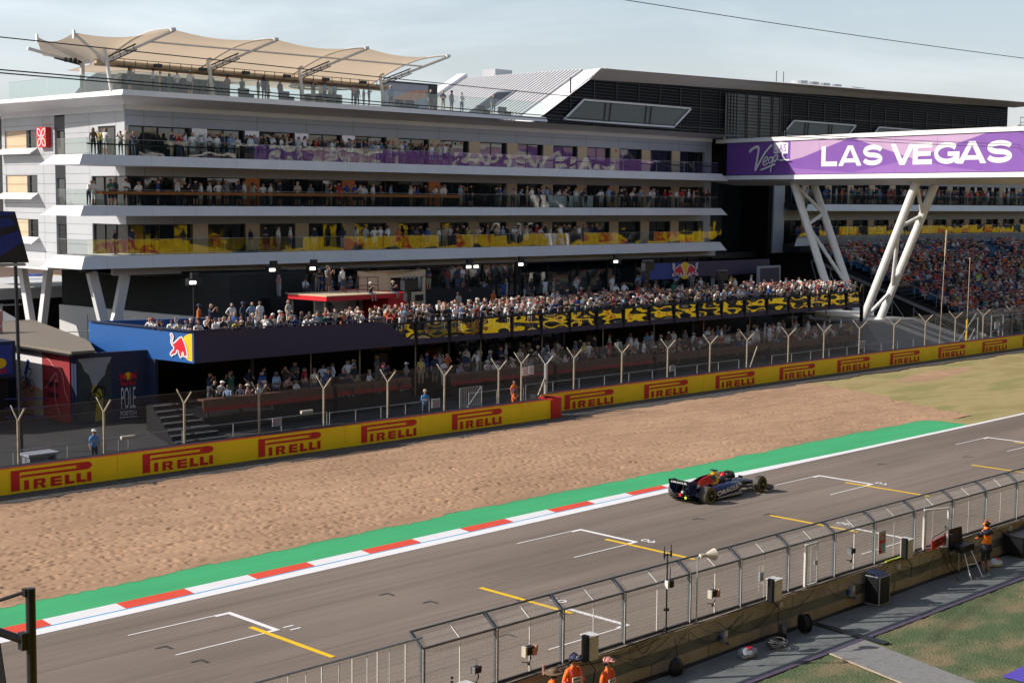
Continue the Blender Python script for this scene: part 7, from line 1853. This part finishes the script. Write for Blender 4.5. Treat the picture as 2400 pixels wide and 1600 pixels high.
for sv_ in (-1, 1):
    for a, b in (((3.2, .2, .45), (3.62, .72, .42)), ((3.9, .15, .40), (3.62, .72, .42)), ((3.2, .2, .22), (3.62, .72, .22)), ((3.9, .14, .2), (3.62, .72, .22)), ((.5, .2, .4), (0, .62, .42)), ((-.3, .12, .42), (0, .62, .42)), ((.5, .2, .2), (0, .62, .22)), ((-.3, .1, .22), (0, .62, .22))):
        mb.bar(cw(a[0], sv_*a[1], a[2]), cw(b[0], sv_*b[1], b[2]), .05, .02)
obj('suspension_arm', mb, 'car_black', t)

# ================================================================ PEOPLE
JO = dict(pel=((0, 0, .95), .125), bel=((0, 0, 1.10), .125), che=((0, 0, 1.30), .145), nek=((0, -.005, 1.46), .062), jaw=((0, -.03, 1.555), .072), cra=((0, -.015, 1.655), .098), top=((0, 0, 1.725), .060))
for s, n in ((-1, 'l'), (1, 'r')):
    JO.update({'hip'+n: ((s*.095, 0, .88), .092), 'kne'+n: ((s*.105, -.02, .49), .062), 'ank'+n: ((s*.11, .01, .09), .042), 'toe'+n: ((s*.12, -.13, .035), .034),
               'sho'+n: ((s*.175, 0, 1.405), .062), 'elb'+n: ((s*.225, .03, 1.13), .044), 'wri'+n: ((s*.23, -.07, .90), .031), 'han'+n: ((s*.225, -.10, .80), .030)})
ED = [('pel', 'bel', 's'), ('bel', 'che', 's'), ('che', 'nek', 's'), ('nek', 'jaw', 'k'), ('jaw', 'cra', 'h'), ('cra', 'top', 'h')]
for n in 'lr': ED += [('pel', 'hip'+n, 't'), ('hip'+n, 'kne'+n, 't'), ('kne'+n, 'ank'+n, 'c'), ('ank'+n, 'toe'+n, 'f'), ('che', 'sho'+n, 's'), ('sho'+n, 'elb'+n, 's'), ('elb'+n, 'wri'+n, 'a'), ('wri'+n, 'han'+n, 'k')]
def pose(**k):
    j = dict(JO)
    for a, p in k.items(): j[a] = (p, j[a][1])
    return j
def arms(el, wl, hl, er=None, wr=None, hr=None, **k):
    er = er or (-el[0], el[1], el[2]); wr = wr or (-wl[0], wl[1], wl[2]); hr = hr or (-hl[0], hl[1], hl[2])
    return pose(elbl=el, wril=wl, hanl=hl, elbr=er, wrir=wr, hanr=hr, **k)
LEANB = dict(bel=(0, -.03, 1.09), che=(0, -.15, 1.24), nek=(0, -.25, 1.36), jaw=(0, -.31, 1.44), cra=(0, -.31, 1.54), top=(0, -.30, 1.61), shol=(-.175, -.17, 1.31), shor=(.175, -.17, 1.31))
SITB = dict(pel=(0, .1, .50), bel=(0, .1, .66), che=(0, .08, .87), nek=(0, .07, 1.03), jaw=(0, .045, 1.12), cra=(0, .06, 1.22), top=(0, .07, 1.29), hipl=(-.10, .02, .50), hipr=(.10, .02, .50), knel=(-.13, -.36, .50), kner=(.13, -.36, .50), ankl=(-.12, -.34, .09), ankr=(.12, -.34, .09), toel=(-.13, -.47, .04), toer=(.13, -.47, .04), shol=(-.175, .08, .97), shor=(.175, .08, .97))
POSES = dict(
    stand=JO,
    lean=arms((-.26, -.33, 1.10), (-.10, -.47, 1.14), (-.02, -.50, 1.15), **LEANB),
    lean2=arms((-.28, -.30, 1.12), (-.22, -.46, 1.16), (-.16, -.52, 1.18), (.20, -.30, 1.12), (.05, -.40, 1.33), (.0, -.38, 1.42), **LEANB),
    cross=arms((-.23, -.06, 1.15), (-.02, -.20, 1.20), (.08, -.19, 1.22), (.23, -.06, 1.15), (.02, -.22, 1.16), (-.08, -.21, 1.15)),
    phone=arms((-.22, -.22, 1.26), (-.09, -.36, 1.50), (-.05, -.36, 1.58)),
    wave=arms((-.22, -.12, 1.18), (-.12, -.24, 1.10), (-.06, -.27, 1.12), (.30, -.03, 1.60), (.34, -.08, 1.85), (.35, -.10, 1.95)),
    hip=arms((-.34, .05, 1.18), (-.17, -.06, 1.02), (-.12, -.09, .99), (.22, -.02, 1.15), (.14, -.20, 1.22), (.10, -.24, 1.30)),
    sit=arms((-.22, -.05, .74), (-.10, -.25, .66), (-.04, -.30, .66), **SITB),
    sit2=arms((-.24, -.12, .80), (-.08, -.22, .98), (-.05, -.24, 1.06), **SITB))
def person_geo(jo, level, hat=None, longhair=False, shorts=False, dress=False, sleeves=False, fingers=False):
    names = list(jo); idx = {n: i for i, n in enumerate(names)}
    me = bpy.data.meshes.new('p'); me.from_pydata([jo[n][0] for n in names], [(idx[a], idx[b]) for a, b, _ in ED], []); me.update()
    o = bpy.data.objects.new('p', me); COL.objects.link(o)
    md = o.modifiers.new('s', 'SKIN'); md.use_smooth_shade = True
    sv_ = me.skin_vertices[0].data
    for n in names: sv_[idx[n]].radius = (jo[n][1],)*2
    sv_[idx['pel']].use_root = True
    if level: ss = o.modifiers.new('u', 'SUBSURF'); ss.levels = level; ss.render_levels = level
    bpy.context.view_layer.update()
    m2 = bpy.data.meshes.new_from_object(o.evaluated_get(bpy.context.evaluated_depsgraph_get()))
    V = [tuple(v.co) for v in m2.vertices]; F = [tuple(p.vertices) for p in m2.polygons]
    bpy.data.objects.remove(o); bpy.data.meshes.remove(me); bpy.data.meshes.remove(m2)
    A = np.array([jo[a][0] for a, b, _ in ED]); B3 = np.array([jo[b][0] for a, b, _ in ED]); rr = np.array([(jo[a][1]+jo[b][1])/2 for a, b, _ in ED]); key = [k for _, _, k in ED]
    mb = MB(); mb.v = V; cr_ = np.array(jo['cra'][0]); jw = np.array(jo['jaw'][0])
    for f in F:
        c = np.mean([V[i] for i in f], 0); d = B3-A; tt_ = np.clip(((c-A)*d).sum(1)/(d*d).sum(1), 0, 1); ds = np.linalg.norm(c-(A+d*tt_[:, None]), axis=1)-rr*.8
        k = key[int(np.argmin(ds))]
        if k == 'h': mi = 4 if (c[2] > cr_[2]+.045 or c[1] > cr_[1]+.02) else 0
        elif k == 'k': mi = 0
        elif k == 's': mi = 1
        elif k == 'a': mi = 1 if sleeves else 0
        elif k == 't': mi = 1 if dress else 2
        elif k == 'c': mi = 0 if (shorts or dress) else 2
        else: mi = 3
        mb.f.append(list(f)); mb.m.append(mi)
    hx, hy, hz = cr_
    n_, k_ = (12, 7) if level else (6, 4)
    if hat in ('cap', 'bucket'):
        mb.ball((hx, hy+.01, hz+.035), .112, n_, k_, 5, (1, 1.05, .78))
        if hat == 'cap': mb.prism([(hx-.08, hy-.09, hz+.045), (hx+.08, hy-.09, hz+.045), (hx+.06, hy-.20, hz+.03), (hx-.06, hy-.20, hz+.03)], (0, 0, .012), 5)
        else: mb.cyl((hx, hy, hz+.02), (hx, hy, hz+.045), .175, n_, 5, .14)
    if longhair: mb.ball((hx, hy+.05, hz-.07), .105, n_, k_, 4, (1, .75, 1.6))
    if level:
        mb.ball((hx, hy-.105, hz-.035), .018, 6, 4, 0, (1, 1.2, 1.3))             # nose
        for s in (-1, 1): mb.ball((hx+s*.098, hy+.01, hz-.03), .022, 6, 4, 0, (.5, 1, 1.4))   # ears
        mb.box(hx-.065, hy-.104, hz-.012, hx+.065, hy-.088, hz+.016, 4)           # eyes / sunglasses
        mb.box(hx-.025, hy-.105, hz-.078, hx+.025, hy-.092, hz-.070, 4)           # mouth line
    if fingers:
        for n in 'lr':
            w0_ = Vector(jo['wri'+n][0]); h0 = Vector(jo['han'+n][0]); d = (h0-w0_).normalized(); sd2 = d.orthogonal().normalized()
            for k in range(4):
                a = h0+sd2*(k-1.5)*.02; ln_ = (.06, .075, .07, .055)[k]; b = a+d*ln_*.55; c = b+(d*.6+Vector((0, 0, -.5)))*ln_*.5; mb.cyl(a, b, .0095, 6, 0); mb.cyl(b, c, .0088, 6, 0, .007)
            mb.cyl(w0_+d*.03+sd2*.03, w0_+d*.07+sd2*.055, .011, 6, 0, .009)
    return mb
PM = ['person_skin', 'person_shirt', 'person_trousers', 'person_shoes', 'person_hair', 'person_hat']
VAR = []; LOW = []
spec = [('lean', None, 0, 0, 0), ('lean', 'cap', 0, 1, 0), ('lean2', None, 1, 0, 0), ('cross', None, 0, 0, 0), ('cross', 'cap', 0, 1, 0), ('phone', None, 0, 0, 0), ('phone', None, 1, 0, 1),
        ('hip', None, 0, 0, 0), ('stand', None, 1, 0, 1), ('stand', 'cap', 0, 1, 0), ('wave', None, 0, 0, 0), ('sit', None, 0, 0, 0), ('sit', 'cap', 0, 1, 0), ('sit2', 'bucket', 0, 1, 0), ('lean', 'bucket', 0, 0, 0), ('hip', None, 1, 0, 1), ('sit', None, 1, 0, 0)]
for p, h, lh, so, dr in spec:
    g = person_geo(POSES[p], 1, h, lh, so, dr); VAR.append(mesh_of('person', g, PM, smooth=True))
    LOW.append(person_geo(POSES[p], 0, h, lh, so, dr))
byp = {}
for i, s in enumerate(spec): byp.setdefault(s[0], []).append(i)
SH = [('white', (.72, .70, .69), 14), ('black', (.013, .013, .016), 9), ('navy', (.018, .024, .06), 6), ('light blue', (.22, .31, .46), 3), ('grey', (.16, .16, .17), 4), ('cream', (.46, .40, .32), 3),
      ('red', (.33, .02, .025), 1.6), ('pink', (.48, .26, .26), 1.2), ('orange', (.60, .15, .03), .5), ('blue', (.02, .07, .26), 1.6), ('green', (.03, .12, .07), .6), ('brown', (.11, .065, .045), 2.5), ('yellow', (.50, .42, .12), .4)]
shw = [s[2] for s in SH]
rnd = random.Random(11)
SPOTS = []
FAR = [('white', (.50, .49, .50), 7), ('black', (.013, .013, .016), 9), ('navy', (.018, .024, .07), 6), ('blue', (.02, .09, .28), 4), ('grey', (.14, .14, .15), 4), ('red', (.40, .015, .02), 6), ('orange', (.62, .13, .02), 4), ('teal', (.03, .22, .25), 2), ('pink', (.45, .12, .16), 2), ('green', (.03, .16, .08), 1), ('lime', (.45, .60, .05), .4)]
farw = [s[2] for s in FAR]
def spot(x, y, z, poses, place, wgt=1., rot=0, jit=.5, shirt=None, sc=None, row='', seat=0):
    p = rnd.choice(poses); v = rnd.choice(byp[p]); s = (rnd.choices(FAR, farw)[0] if place == 'far' else rnd.choices(SH, shw)[0]) if shirt is None else next(a for a in SH if a[0] == shirt)
    SPOTS.append(dict(x=x, y=y, z=z, v=v, rot=rot+rnd.gauss(0, jit), s=s, place=place, w=wgt, sc=sc or rnd.uniform(.94, 1.05)))
def rowp(x0, x1, y, z, gap, poses, place, wgt=1., jit=.5, dens=1., yj=.08):
    x = x0
    while x < x1:
        if rnd.random() < dens: spot(x+rnd.uniform(-.1, .1), y+rnd.uniform(-yj, yj), z, poses, place, wgt, 0, jit)
        x += gap*rnd.uniform(.8, 1.25)
LN = ['lean', 'lean2', 'lean', 'cross']; ST = ['stand', 'cross', 'phone', 'hip', 'stand']
# deck: side rail, front rail and rows behind
for k in range(9):
    d_ = .5+k*.42; spot(43.66+.35-.13*d_, 68.2+d_, 3.98, LN, 'side rail of blue deck', 1.3, -.9)
rowp(44.2, 57.4, 68.62, 3.98, .52, LN, 'rail of purple deck wall', 1.3, .25)
rowp(57.9, 84.0, 68.62, 3.96, .50, LN, 'left half of glass deck rail', 1.3, .25)
rowp(84.0, 110.6, 68.62, 3.96, .50, LN, 'right half of glass deck rail', 1.2, .25)
rowp(44.8, 58, 69.5, 3.96, .75, ST, 'second row above purple wall', 1.05, .6, .9, .2)
rowp(58, 110.4, 69.4, 3.96, .60, ST+['phone', 'wave'][:1], 'second row behind deck glass', 1.0, .6, .95, .2)
rowp(46, 58, 70.8, 3.96, 1.2, ST, 'open deck behind purple wall', .95, 1.2, .8, .6)
rowp(58, 110.2, 70.2, 3.96, .58, ST, 'third row behind deck glass', .55, .7, .95, .25)
rowp(60, 110, 71.2, 3.98, .62, ST, 'deck crowd', .4, .8, .9, .3)
rowp(74, 110, 73.0, 3.96, 1.0, ST, 'deck crowd', .35, 1, .8, .5); rowp(80, 110, 75.0, 3.96, 1.4, ST, 'deck crowd', .3, 1.5, .8, .8); rowp(60, 112, 78.5, 3.96, 2.0, ST, 'deck crowd', .25, 2, .8, 1.2)
rowp(60, 116, 86.5, 3.96, 1.2, ST, 'deck crowd', .2, 2, .8, 1.0)
rowp(62, 80, 85.0, 5.3, .9, ['sit', 'stand', 'cross'], 'deck crowd', .2, 1, .8, .5)
mbst = MB(); 
# kiosk roof
for x, y, p, s in ((60.6, 79.2, 'lean', 'black'), (61.5, 79.0, 'phone', 'brown'), (62.3, 78.6, 'stand', 'white'), (61.7, 79.5, 'cross', 'white')): spot(x, y, 6.01, [p], 'red edged kiosk roof', 2, .2, .2, s)
for x, s in ((62.9, 'black'), (64.9, 'black')): spot(x, 76.28, 5.52, ['sit2'], 'front edge of kiosk roof', 2, .1, .1, s)
for x, p, c in ((49.3, 'cross', 'orange'), (50.2, 'phone', 'navy'), (51.7, 'hip', 'white'), (52.5, 'stand', 'navy'), (53.2, 'hip', 'light blue'), (53.8, 'stand', 'white'), (56.0, 'stand', 'cream')): spot(x, 76.2, 3.97, [p], 'standing on open deck behind', 2, .3, .4, c, 1.1)
# balconies
for i, x in enumerate((48.9, 49.4, 49.9, 50.9, 51.4, 52.0)): spot(x, 87.8+.1*(i % 3), 15.08, ['stand', 'hip', 'phone'], 'left corner of top balcony', 1.4, -.6, .5, ('brown', 'yellow', 'white', 'cream', 'cream', 'navy')[i])
for x in (55.2, 56.6, 58.6, 59.2, 61.6, 62.2, 62.9, 64.2, 64.6, 65.4, 66.2, 66.7, 67.4, 68.0, 68.8, 69.3, 70.1, 70.7, 71.6, 72.1, 72.5, 73.5, 74.4, 74.9, 75.6, 76.5, 77.0, 77.8, 78.1, 78.9, 79.4, 80.0, 80.5, 81.2): spot(x, 87.9+rnd.uniform(0, .8), 15.08, ST, 'top balcony', 1.35, 0, .9)
spot(48.6, 88.0, 11.74, ['lean'], 'left corner of middle balcony', 1.4, .3, .2, 'white'); spot(49.3, 88.6, 11.74, ['stand'], 'left corner of middle balcony', 1.4, .3, .2, 'white')
rowp(50.5, 84, 88.9, 11.74, .68, ST+['lean'], 'middle balcony at orange bar', .95, .8, .85, .3)
rowp(86, 115, 87.9, 11.74, .62, ST+['lean'], 'middle balcony right half', .8, .5, .9, .2)
for x in (50.7, 52.0, 56.0): spot(x, 88.4, 8.46, ['stand', 'hip'], 'lowest balcony left end', 1.4, .5, .6)
rowp(62, 73, 88.6, 8.46, 1.1, ST, 'lowest balcony left half', 1.0, .8, .8, .4); rowp(73, 99, 88.0, 8.46, .55, ST+['lean'], 'lowest balcony right half', .85, .5, .9, .2)
rowp(56, 82, 88.9, 15.08, .6, ST+['wave'][:0], 'back row of top balcony', 1.0, .9, .95, .25)
# roof terrace
rowp(53, 75, 90.6, 19.4, 1.3, ST, 'roof terrace under the canopy', 1.2, .8, .9, .6)
for x, s in ((52.6, 'grey'), (54.2, 'white'), (56.3, 'white'), (57.2, 'white'), (59.0, 'brown'), (60.3, 'red'), (63.4, 'navy'), (67.8, 'black'), (69.0, 'light blue'), (70.0, 'light blue'), (71.9, 'pink'), (73.2, 'grey'), (75.6, 'light blue'), (80.0, 'black'), (81.2, 'black'), (82.0, 'grey'), (83.1, 'white'), (86.8, 'grey')):
    spot(x, 89.2+rnd.uniform(-.3, .3), 19.4, ST, 'roof terrace', 1.6, 0, .6, s)
# lower counters in the shade
rowp(43.2, 57, 65.95, 1.0, .62, ['sit', 'lean', 'sit2', 'cross'], 'timber counters left of barrier gap', .95, .6, .9, .2)
rowp(60.9, 80, 66.75, .78, .62, ['sit', 'lean', 'sit2', 'cross'], 'lower red counters', .85, .6, .9, .2)
rowp(81, 108, 66.9, .6, .65, ['sit', 'lean', 'sit2', 'stand'], 'lower brown counters', .7, .6, .85, .2)
rowp(44.5, 108, 69.0, .95, 1.1, ST, 'undercroft', .3, 1, .85, .6); rowp(48, 108, 67.4, .9, 1.0, ST+['sit'], 'undercroft', .3, 1, .7, .3)
# right wing balconies and grandstand: mass of spectators
rowp(131.5, 188, 87.9, 12.25, .62, ST, 'far', .1, .6, .85, .3); rowp(131, 188, 88.2, 8.2, .7, ST, 'far', .1, .6, .85, .4)
for r in range(ROWS):
    x = GX0+.8; dens = .74 if r < 14 else (.56 if r < 19 else .28)
    while x < GX1-.4:
        blk = noise.noise((x*.16, r*.33, 2.2))
        d2 = dens*(1.25 if blk > 0 else .85) if r < 19 else (dens*.6 if blk < .1 else 1.0)
        if not aisle(x) and r not in (10, 11) and rnd.random() < d2: spot(x+.2, gy(r)+.35, gz(r)-.02, ['sit', 'sit', 'sit2'], 'far', .12, 0, .25)
        x += .5
for x in np.arange(136, 180, 2.1): 
    if rnd.random() < .4: spot(x, gy(10)+.5, gz(10), ST, 'far', .1)
for s_ in SPOTS: s_['score'] = s_['w']/((s_['x']**2+s_['y']**2+(12.4-s_['z'])**2)**.5)
NIND = 291
order = sorted(range(len(SPOTS)), key=lambda i: -SPOTS[i]['score'])
ind = set(order[:NIND])
def ordinal(n): return '%d%s' % (n, 'th' if 10 <= n % 100 <= 20 else {1: 'st', 2: 'nd', 3: 'rd'}.get(n % 10, 'th'))
groups = {}
for i in sorted(ind, key=lambda i: SPOTS[i]['x']/SPOTS[i]['y']):
    s_ = SPOTS[i]; k = (s_['place'], s_['s'][0]); groups[k] = groups.get(k, 0)+1; s_['n'] = groups[k]
for i in ind:
    s_ = SPOTS[i]; o = bpy.data.objects.new('person', VAR[s_['v']]); COL.objects.link(o)
    o.location = (s_['x'], s_['y'], s_['z']); o.rotation_euler = (0, 0, s_['rot']); o.scale = (s_['sc'],)*3; o.color = s_['s'][1]+(1,)
    tot = groups[(s_['place'], s_['s'][0])]
    lab = ('person in %s top, ' % s_['s'][0])+('only such one, ' if tot == 1 else ordinal(s_['n'])+' such from left, ')+s_['place']
    tag(o, lab, 'person', 'spectators')
# everyone else: one mass
def crowd(name, idxs, label):
    VV = []; FF = []; CC = []; off = 0; cache = {}
    for i in idxs:
        s_ = SPOTS[i]
        if s_['v'] not in cache:
            g = LOW[s_['v']]; fs = []
            for f in g.f: 
                fs.append(f)
            cache[s_['v']] = (np.array(g.v, float), g.f, np.array(g.m))
        v, f, m = cache[s_['v']]; c, sn = math.cos(s_['rot']), math.sin(s_['rot']); q = v*s_['sc']
        VV.append(np.stack([q[:, 0]*c-q[:, 1]*sn+s_['x'], q[:, 0]*sn+q[:, 1]*c+s_['y'], q[:, 2]+s_['z']], 1))
        pal = [rnd.choice(SKINS), s_['s'][1], rnd.choice(PANTS), (.05, .05, .05), rnd.choice(HAIRS), rnd.choice([(.65, .64, .62), (.02, .02, .04), (.30, .03, .03), (.03, .05, .12), (.5, .45, .4)])]
        for ff, mm in zip(f, m): FF.append([k+off for k in ff]); CC += [pal[mm]+(1,)]*len(ff)
        off += len(v)
    me = bpy.data.meshes.new(name); me.from_pydata(np.concatenate(VV).tolist(), [], FF); ca = me.color_attributes.new('tone', 'FLOAT_COLOR', 'CORNER')
    ca.data.foreach_set('color', np.array(CC, dtype=np.float32).ravel()); me.materials.append(MT['crowd_cloth'])
    o = bpy.data.objects.new(name, me); COL.objects.link(o); tag(o, label, 'crowd', kind='stuff')
crowd('crowd', [i for i in range(len(SPOTS)) if i not in ind], 'dense mass of distant spectators filling grandstand, balconies and deck behind')
print('people spots', len(SPOTS))

# foreground people, each built for its own pose
def hero(name, label, loc, rot, jo, shirt, trs, hat=None, shorts=False, sleeves=True, sc=1.03, hatm='cap_navy', hair='hair_dark', extra=None):
    g = person_geo(jo, 2, None, False, shorts, False, sleeves, True)
    t = thing(name, label, 'person', loc); M = Matrix.Translation(loc) @ Matrix.Rotation(rot, 4, 'Z') @ Matrix.Scale(sc, 4)
    body = MB(); body.merge(g, M); obj('body', body, ['skin_warm', shirt, trs, 'black', hair], t, smooth=True)
    cx_, cy_, cz_ = jo['cra'][0]
    def part(nm, mb2, mt, sm=True): q = MB(); q.merge(mb2, M); obj(nm, q, mt, t, smooth=sm)
    if hat == 'cap':
        m = MB(); m.ball((cx_, cy_+.01, cz_+.035), .116, 16, 9, 0, (1, 1.06, .80)); m.prism([(cx_-.08, cy_-.09, cz_+.05), (cx_+.08, cy_-.09, cz_+.05), (cx_+.055, cy_-.21, cz_+.035), (cx_-.055, cy_-.21, cz_+.035)], (0, 0, .012)); part('cap', m, hatm)
        m = MB(); m.box(cx_-.035, cy_-.118, cz_+.05, cx_+.035, cy_-.108, cz_+.10); part('cap_badge', m, 'white_print', False)
    if hat == 'bush':
        m = MB(); m.ball((cx_, cy_+.01, cz_+.055), .115, 16, 9, 0, (1, 1.1, .85)); m.cyl((cx_, cy_, cz_+.03), (cx_, cy_, cz_+.05), .24, 18, 0, .20); part('bush_hat', m, hatm)
    if extra != 'noears':
        m = MB()
        for s in (-1, 1): m.cyl((cx_+s*.09, cy_+.01, cz_-.02), (cx_+s*.135, cy_+.01, cz_-.02), .045, 12)
        m.tube([(cx_-.12, cy_+.02, cz_), (cx_-.10, cy_+.03, cz_+.10), (cx_, cy_+.03, cz_+.145), (cx_+.10, cy_+.03, cz_+.10), (cx_+.12, cy_+.02, cz_)], .010, 6); part('ear_defenders', m, 'shirt_orange' if extra == 'orange' else 'black')
    return t, part, jo
def vest(part, jo, text=True):
    m = MB(); c = jo['che'][0]
    m.prism([(-.13, c[1]-.155, 1.10), (.13, c[1]-.155, 1.10), (.14, c[1]-.155, 1.28), (-.14, c[1]-.155, 1.28)], (0, .02, 0)); part('white_panel', m, 'white_print', False)
    for z, s_ in ((1.215, 'MARSHAL'), (1.135, 'GRAND PRIX')):
        q = text_mb(s_, .045, .02); w_ = max(v[0] for v in q.v); mm = MB(); mm.add([(v[0]*.2/w_-.10, c[1]-.158, z+v[2]) for v in q.v], q.f); part('lettering', mm, 'black', False)
    m = MB()
    for s in (-1, 1): m.prism([(s*.08, c[1]-.150, 1.34), (s*.15, c[1]-.140, 1.34), (s*.15, c[1]-.08, 1.44), (s*.09, c[1]-.09, 1.45)], (0, .02, 0)); m.bar((s*.235, -.03, 1.12), (s*.235, -.02, 1.20), .11, .11)
    part('pink_flash', m, 'marshal_pink', False)
A1 = arms((-.27, .02, 1.13), (-.20, -.16, .95), (-.12, -.20, .92), (.27, .02, 1.13), (.20, -.16, .95), (.12, -.20, .92), jaw=(0, -.045, 1.55), cra=(0, -.04, 1.65))
t, part, jo = hero('person', 'marshal in orange overalls with navy cap looking down by the near wall', (24.60, 22.45, 0), -.1, A1, 'marshal_orange', 'marshal_orange', 'cap', sc=1.06); vest(part, A1)
A2 = arms((-.26, .0, 1.13), (-.05, -.2, 1.05), (.05, -.22, 1.05))
t, part, jo = hero('person', 'marshal in orange overalls with pink cap and dark sunglasses', (25.25, 21.95, 0), .1, A2, 'marshal_orange', 'marshal_orange', 'cap', sc=1.0, hatm='cap_pink'); vest(part, A2)
m = MB(); m.box(-.07, -.125, 1.628, .07, -.10, 1.665); part('sunglasses', m, 'window_glass', False)
t, part, jo = hero('person', 'marshal in orange overalls with brown bush hat at the bottom edge', (23.72, 22.28, 0), 1.0, A1, 'marshal_orange', 'marshal_orange', 'bush', sc=.985, hatm='straw'); vest(part, A1)
A3 = arms((-.30, -.16, 1.22), (-.28, -.40, 1.18), (-.26, -.48, 1.16), (.26, -.12, 1.16), (.16, -.34, 1.10), (.12, -.42, 1.08), jaw=(-.02, -.05, 1.55), cra=(-.02, -.05, 1.65))
t, part, jo = hero('person', 'man with back turned in orange and navy shirt, shorts and orange ear defenders', (45.62, 22.85, 0), 2.75, A3, 'shirt_orange', 'shirt_navy', None, shorts=True, sleeves=False, extra='orange')
m = MB(); m.ball((0, .0, 1.36), .19, 16, 9, 0, (1.15, .82, .62)); m.cyl((-.16, 0, 1.40), (-.27, -.10, 1.27), .075, 12, 0, .068); m.cyl((.16, 0, 1.40), (.24, -.08, 1.22), .075, 12, 0, .068); part('navy_yoke', m, 'shirt_navy')
m = MB(); m.cyl((0, .0, .74), (0, .0, .98), .20, 14, 0, .165); part('shorts', m, 'shirt_navy')
# stewards behind the barriers
def steward(x, y, c, label, v=9):
    o = bpy.data.objects.new('person', VAR[v]); COL.objects.link(o); o.location = (x, y, 0); o.color = c+(1,); o.rotation_euler = (0, 0, rnd.uniform(-.4, .4)); tag(o, label, 'person', 'trackside stewards')
steward(33.4, 60.4, (.10, .30, .62), 'steward in blue top standing beside the foam pad railing end')
steward(54.2, 61.0, (.06, .26, .55), 'steward in blue vest in front of the pedestrian gate', 4)
steward(60.3, 59.9, (.80, .15, .03), 'orange steward crouched left of the thick fence post', 13)
steward(61.0, 60.7, (.80, .18, .03), 'orange steward in white helmet right of the fence brace', 8)
steward(124.5, 62.0, (.05, .08, .30), 'steward in dark blue behind the right end of the barrier', 3)

# opposite grandstand below the camera, seen only as a reflection in the glass
t = thing('home_grandstand', 'spectator stand on which the camera stands, opposite the hotel', 'grandstand', (0, 6, 0))
mb = MB()
for k in range(12): mb.box(-80, 4.5-1.0*k, .3+.62*k, 420, 5.5-1.0*k, 1.6+.72*k)
obj('terrace_steps', mb, 'dark_metal', t)
mb = MB(); mb.box(-80, -14, 0, 420, -13, 20); obj('rear_wall', mb, 'black', t)
mb = MB(); mb.prism([(-80, -14, 19.5), (420, -14, 19.5), (420, 3, 21.5), (-80, 3, 21.5)], (0, 0, .3)); obj('roof', mb, 'black', t)
mb = MB(); mb.box(-80, 3, 21.0, 420, 3.2, 22.3); obj('roof_fascia', mb, 'cream', t)
mb = MB(); mb.box(-80, 5.6, 3.6, 420, 5.72, 6.8); obj('front_board', mb, 'banner_yellow', t)
mb = MB(); mb.box(-80, .2, 9.0, 420, .3, 10.2) if False else None
q = text_mb('DHL', 1.5, .05, .35)
for k in range(36):
    mb = MB(); mb.add([(-60+12*k+5-v[0]*1.3, 5.74, 4.4+v[2]) for v in q.v], q.f); obj('lettering', mb, 'banner_red', t)
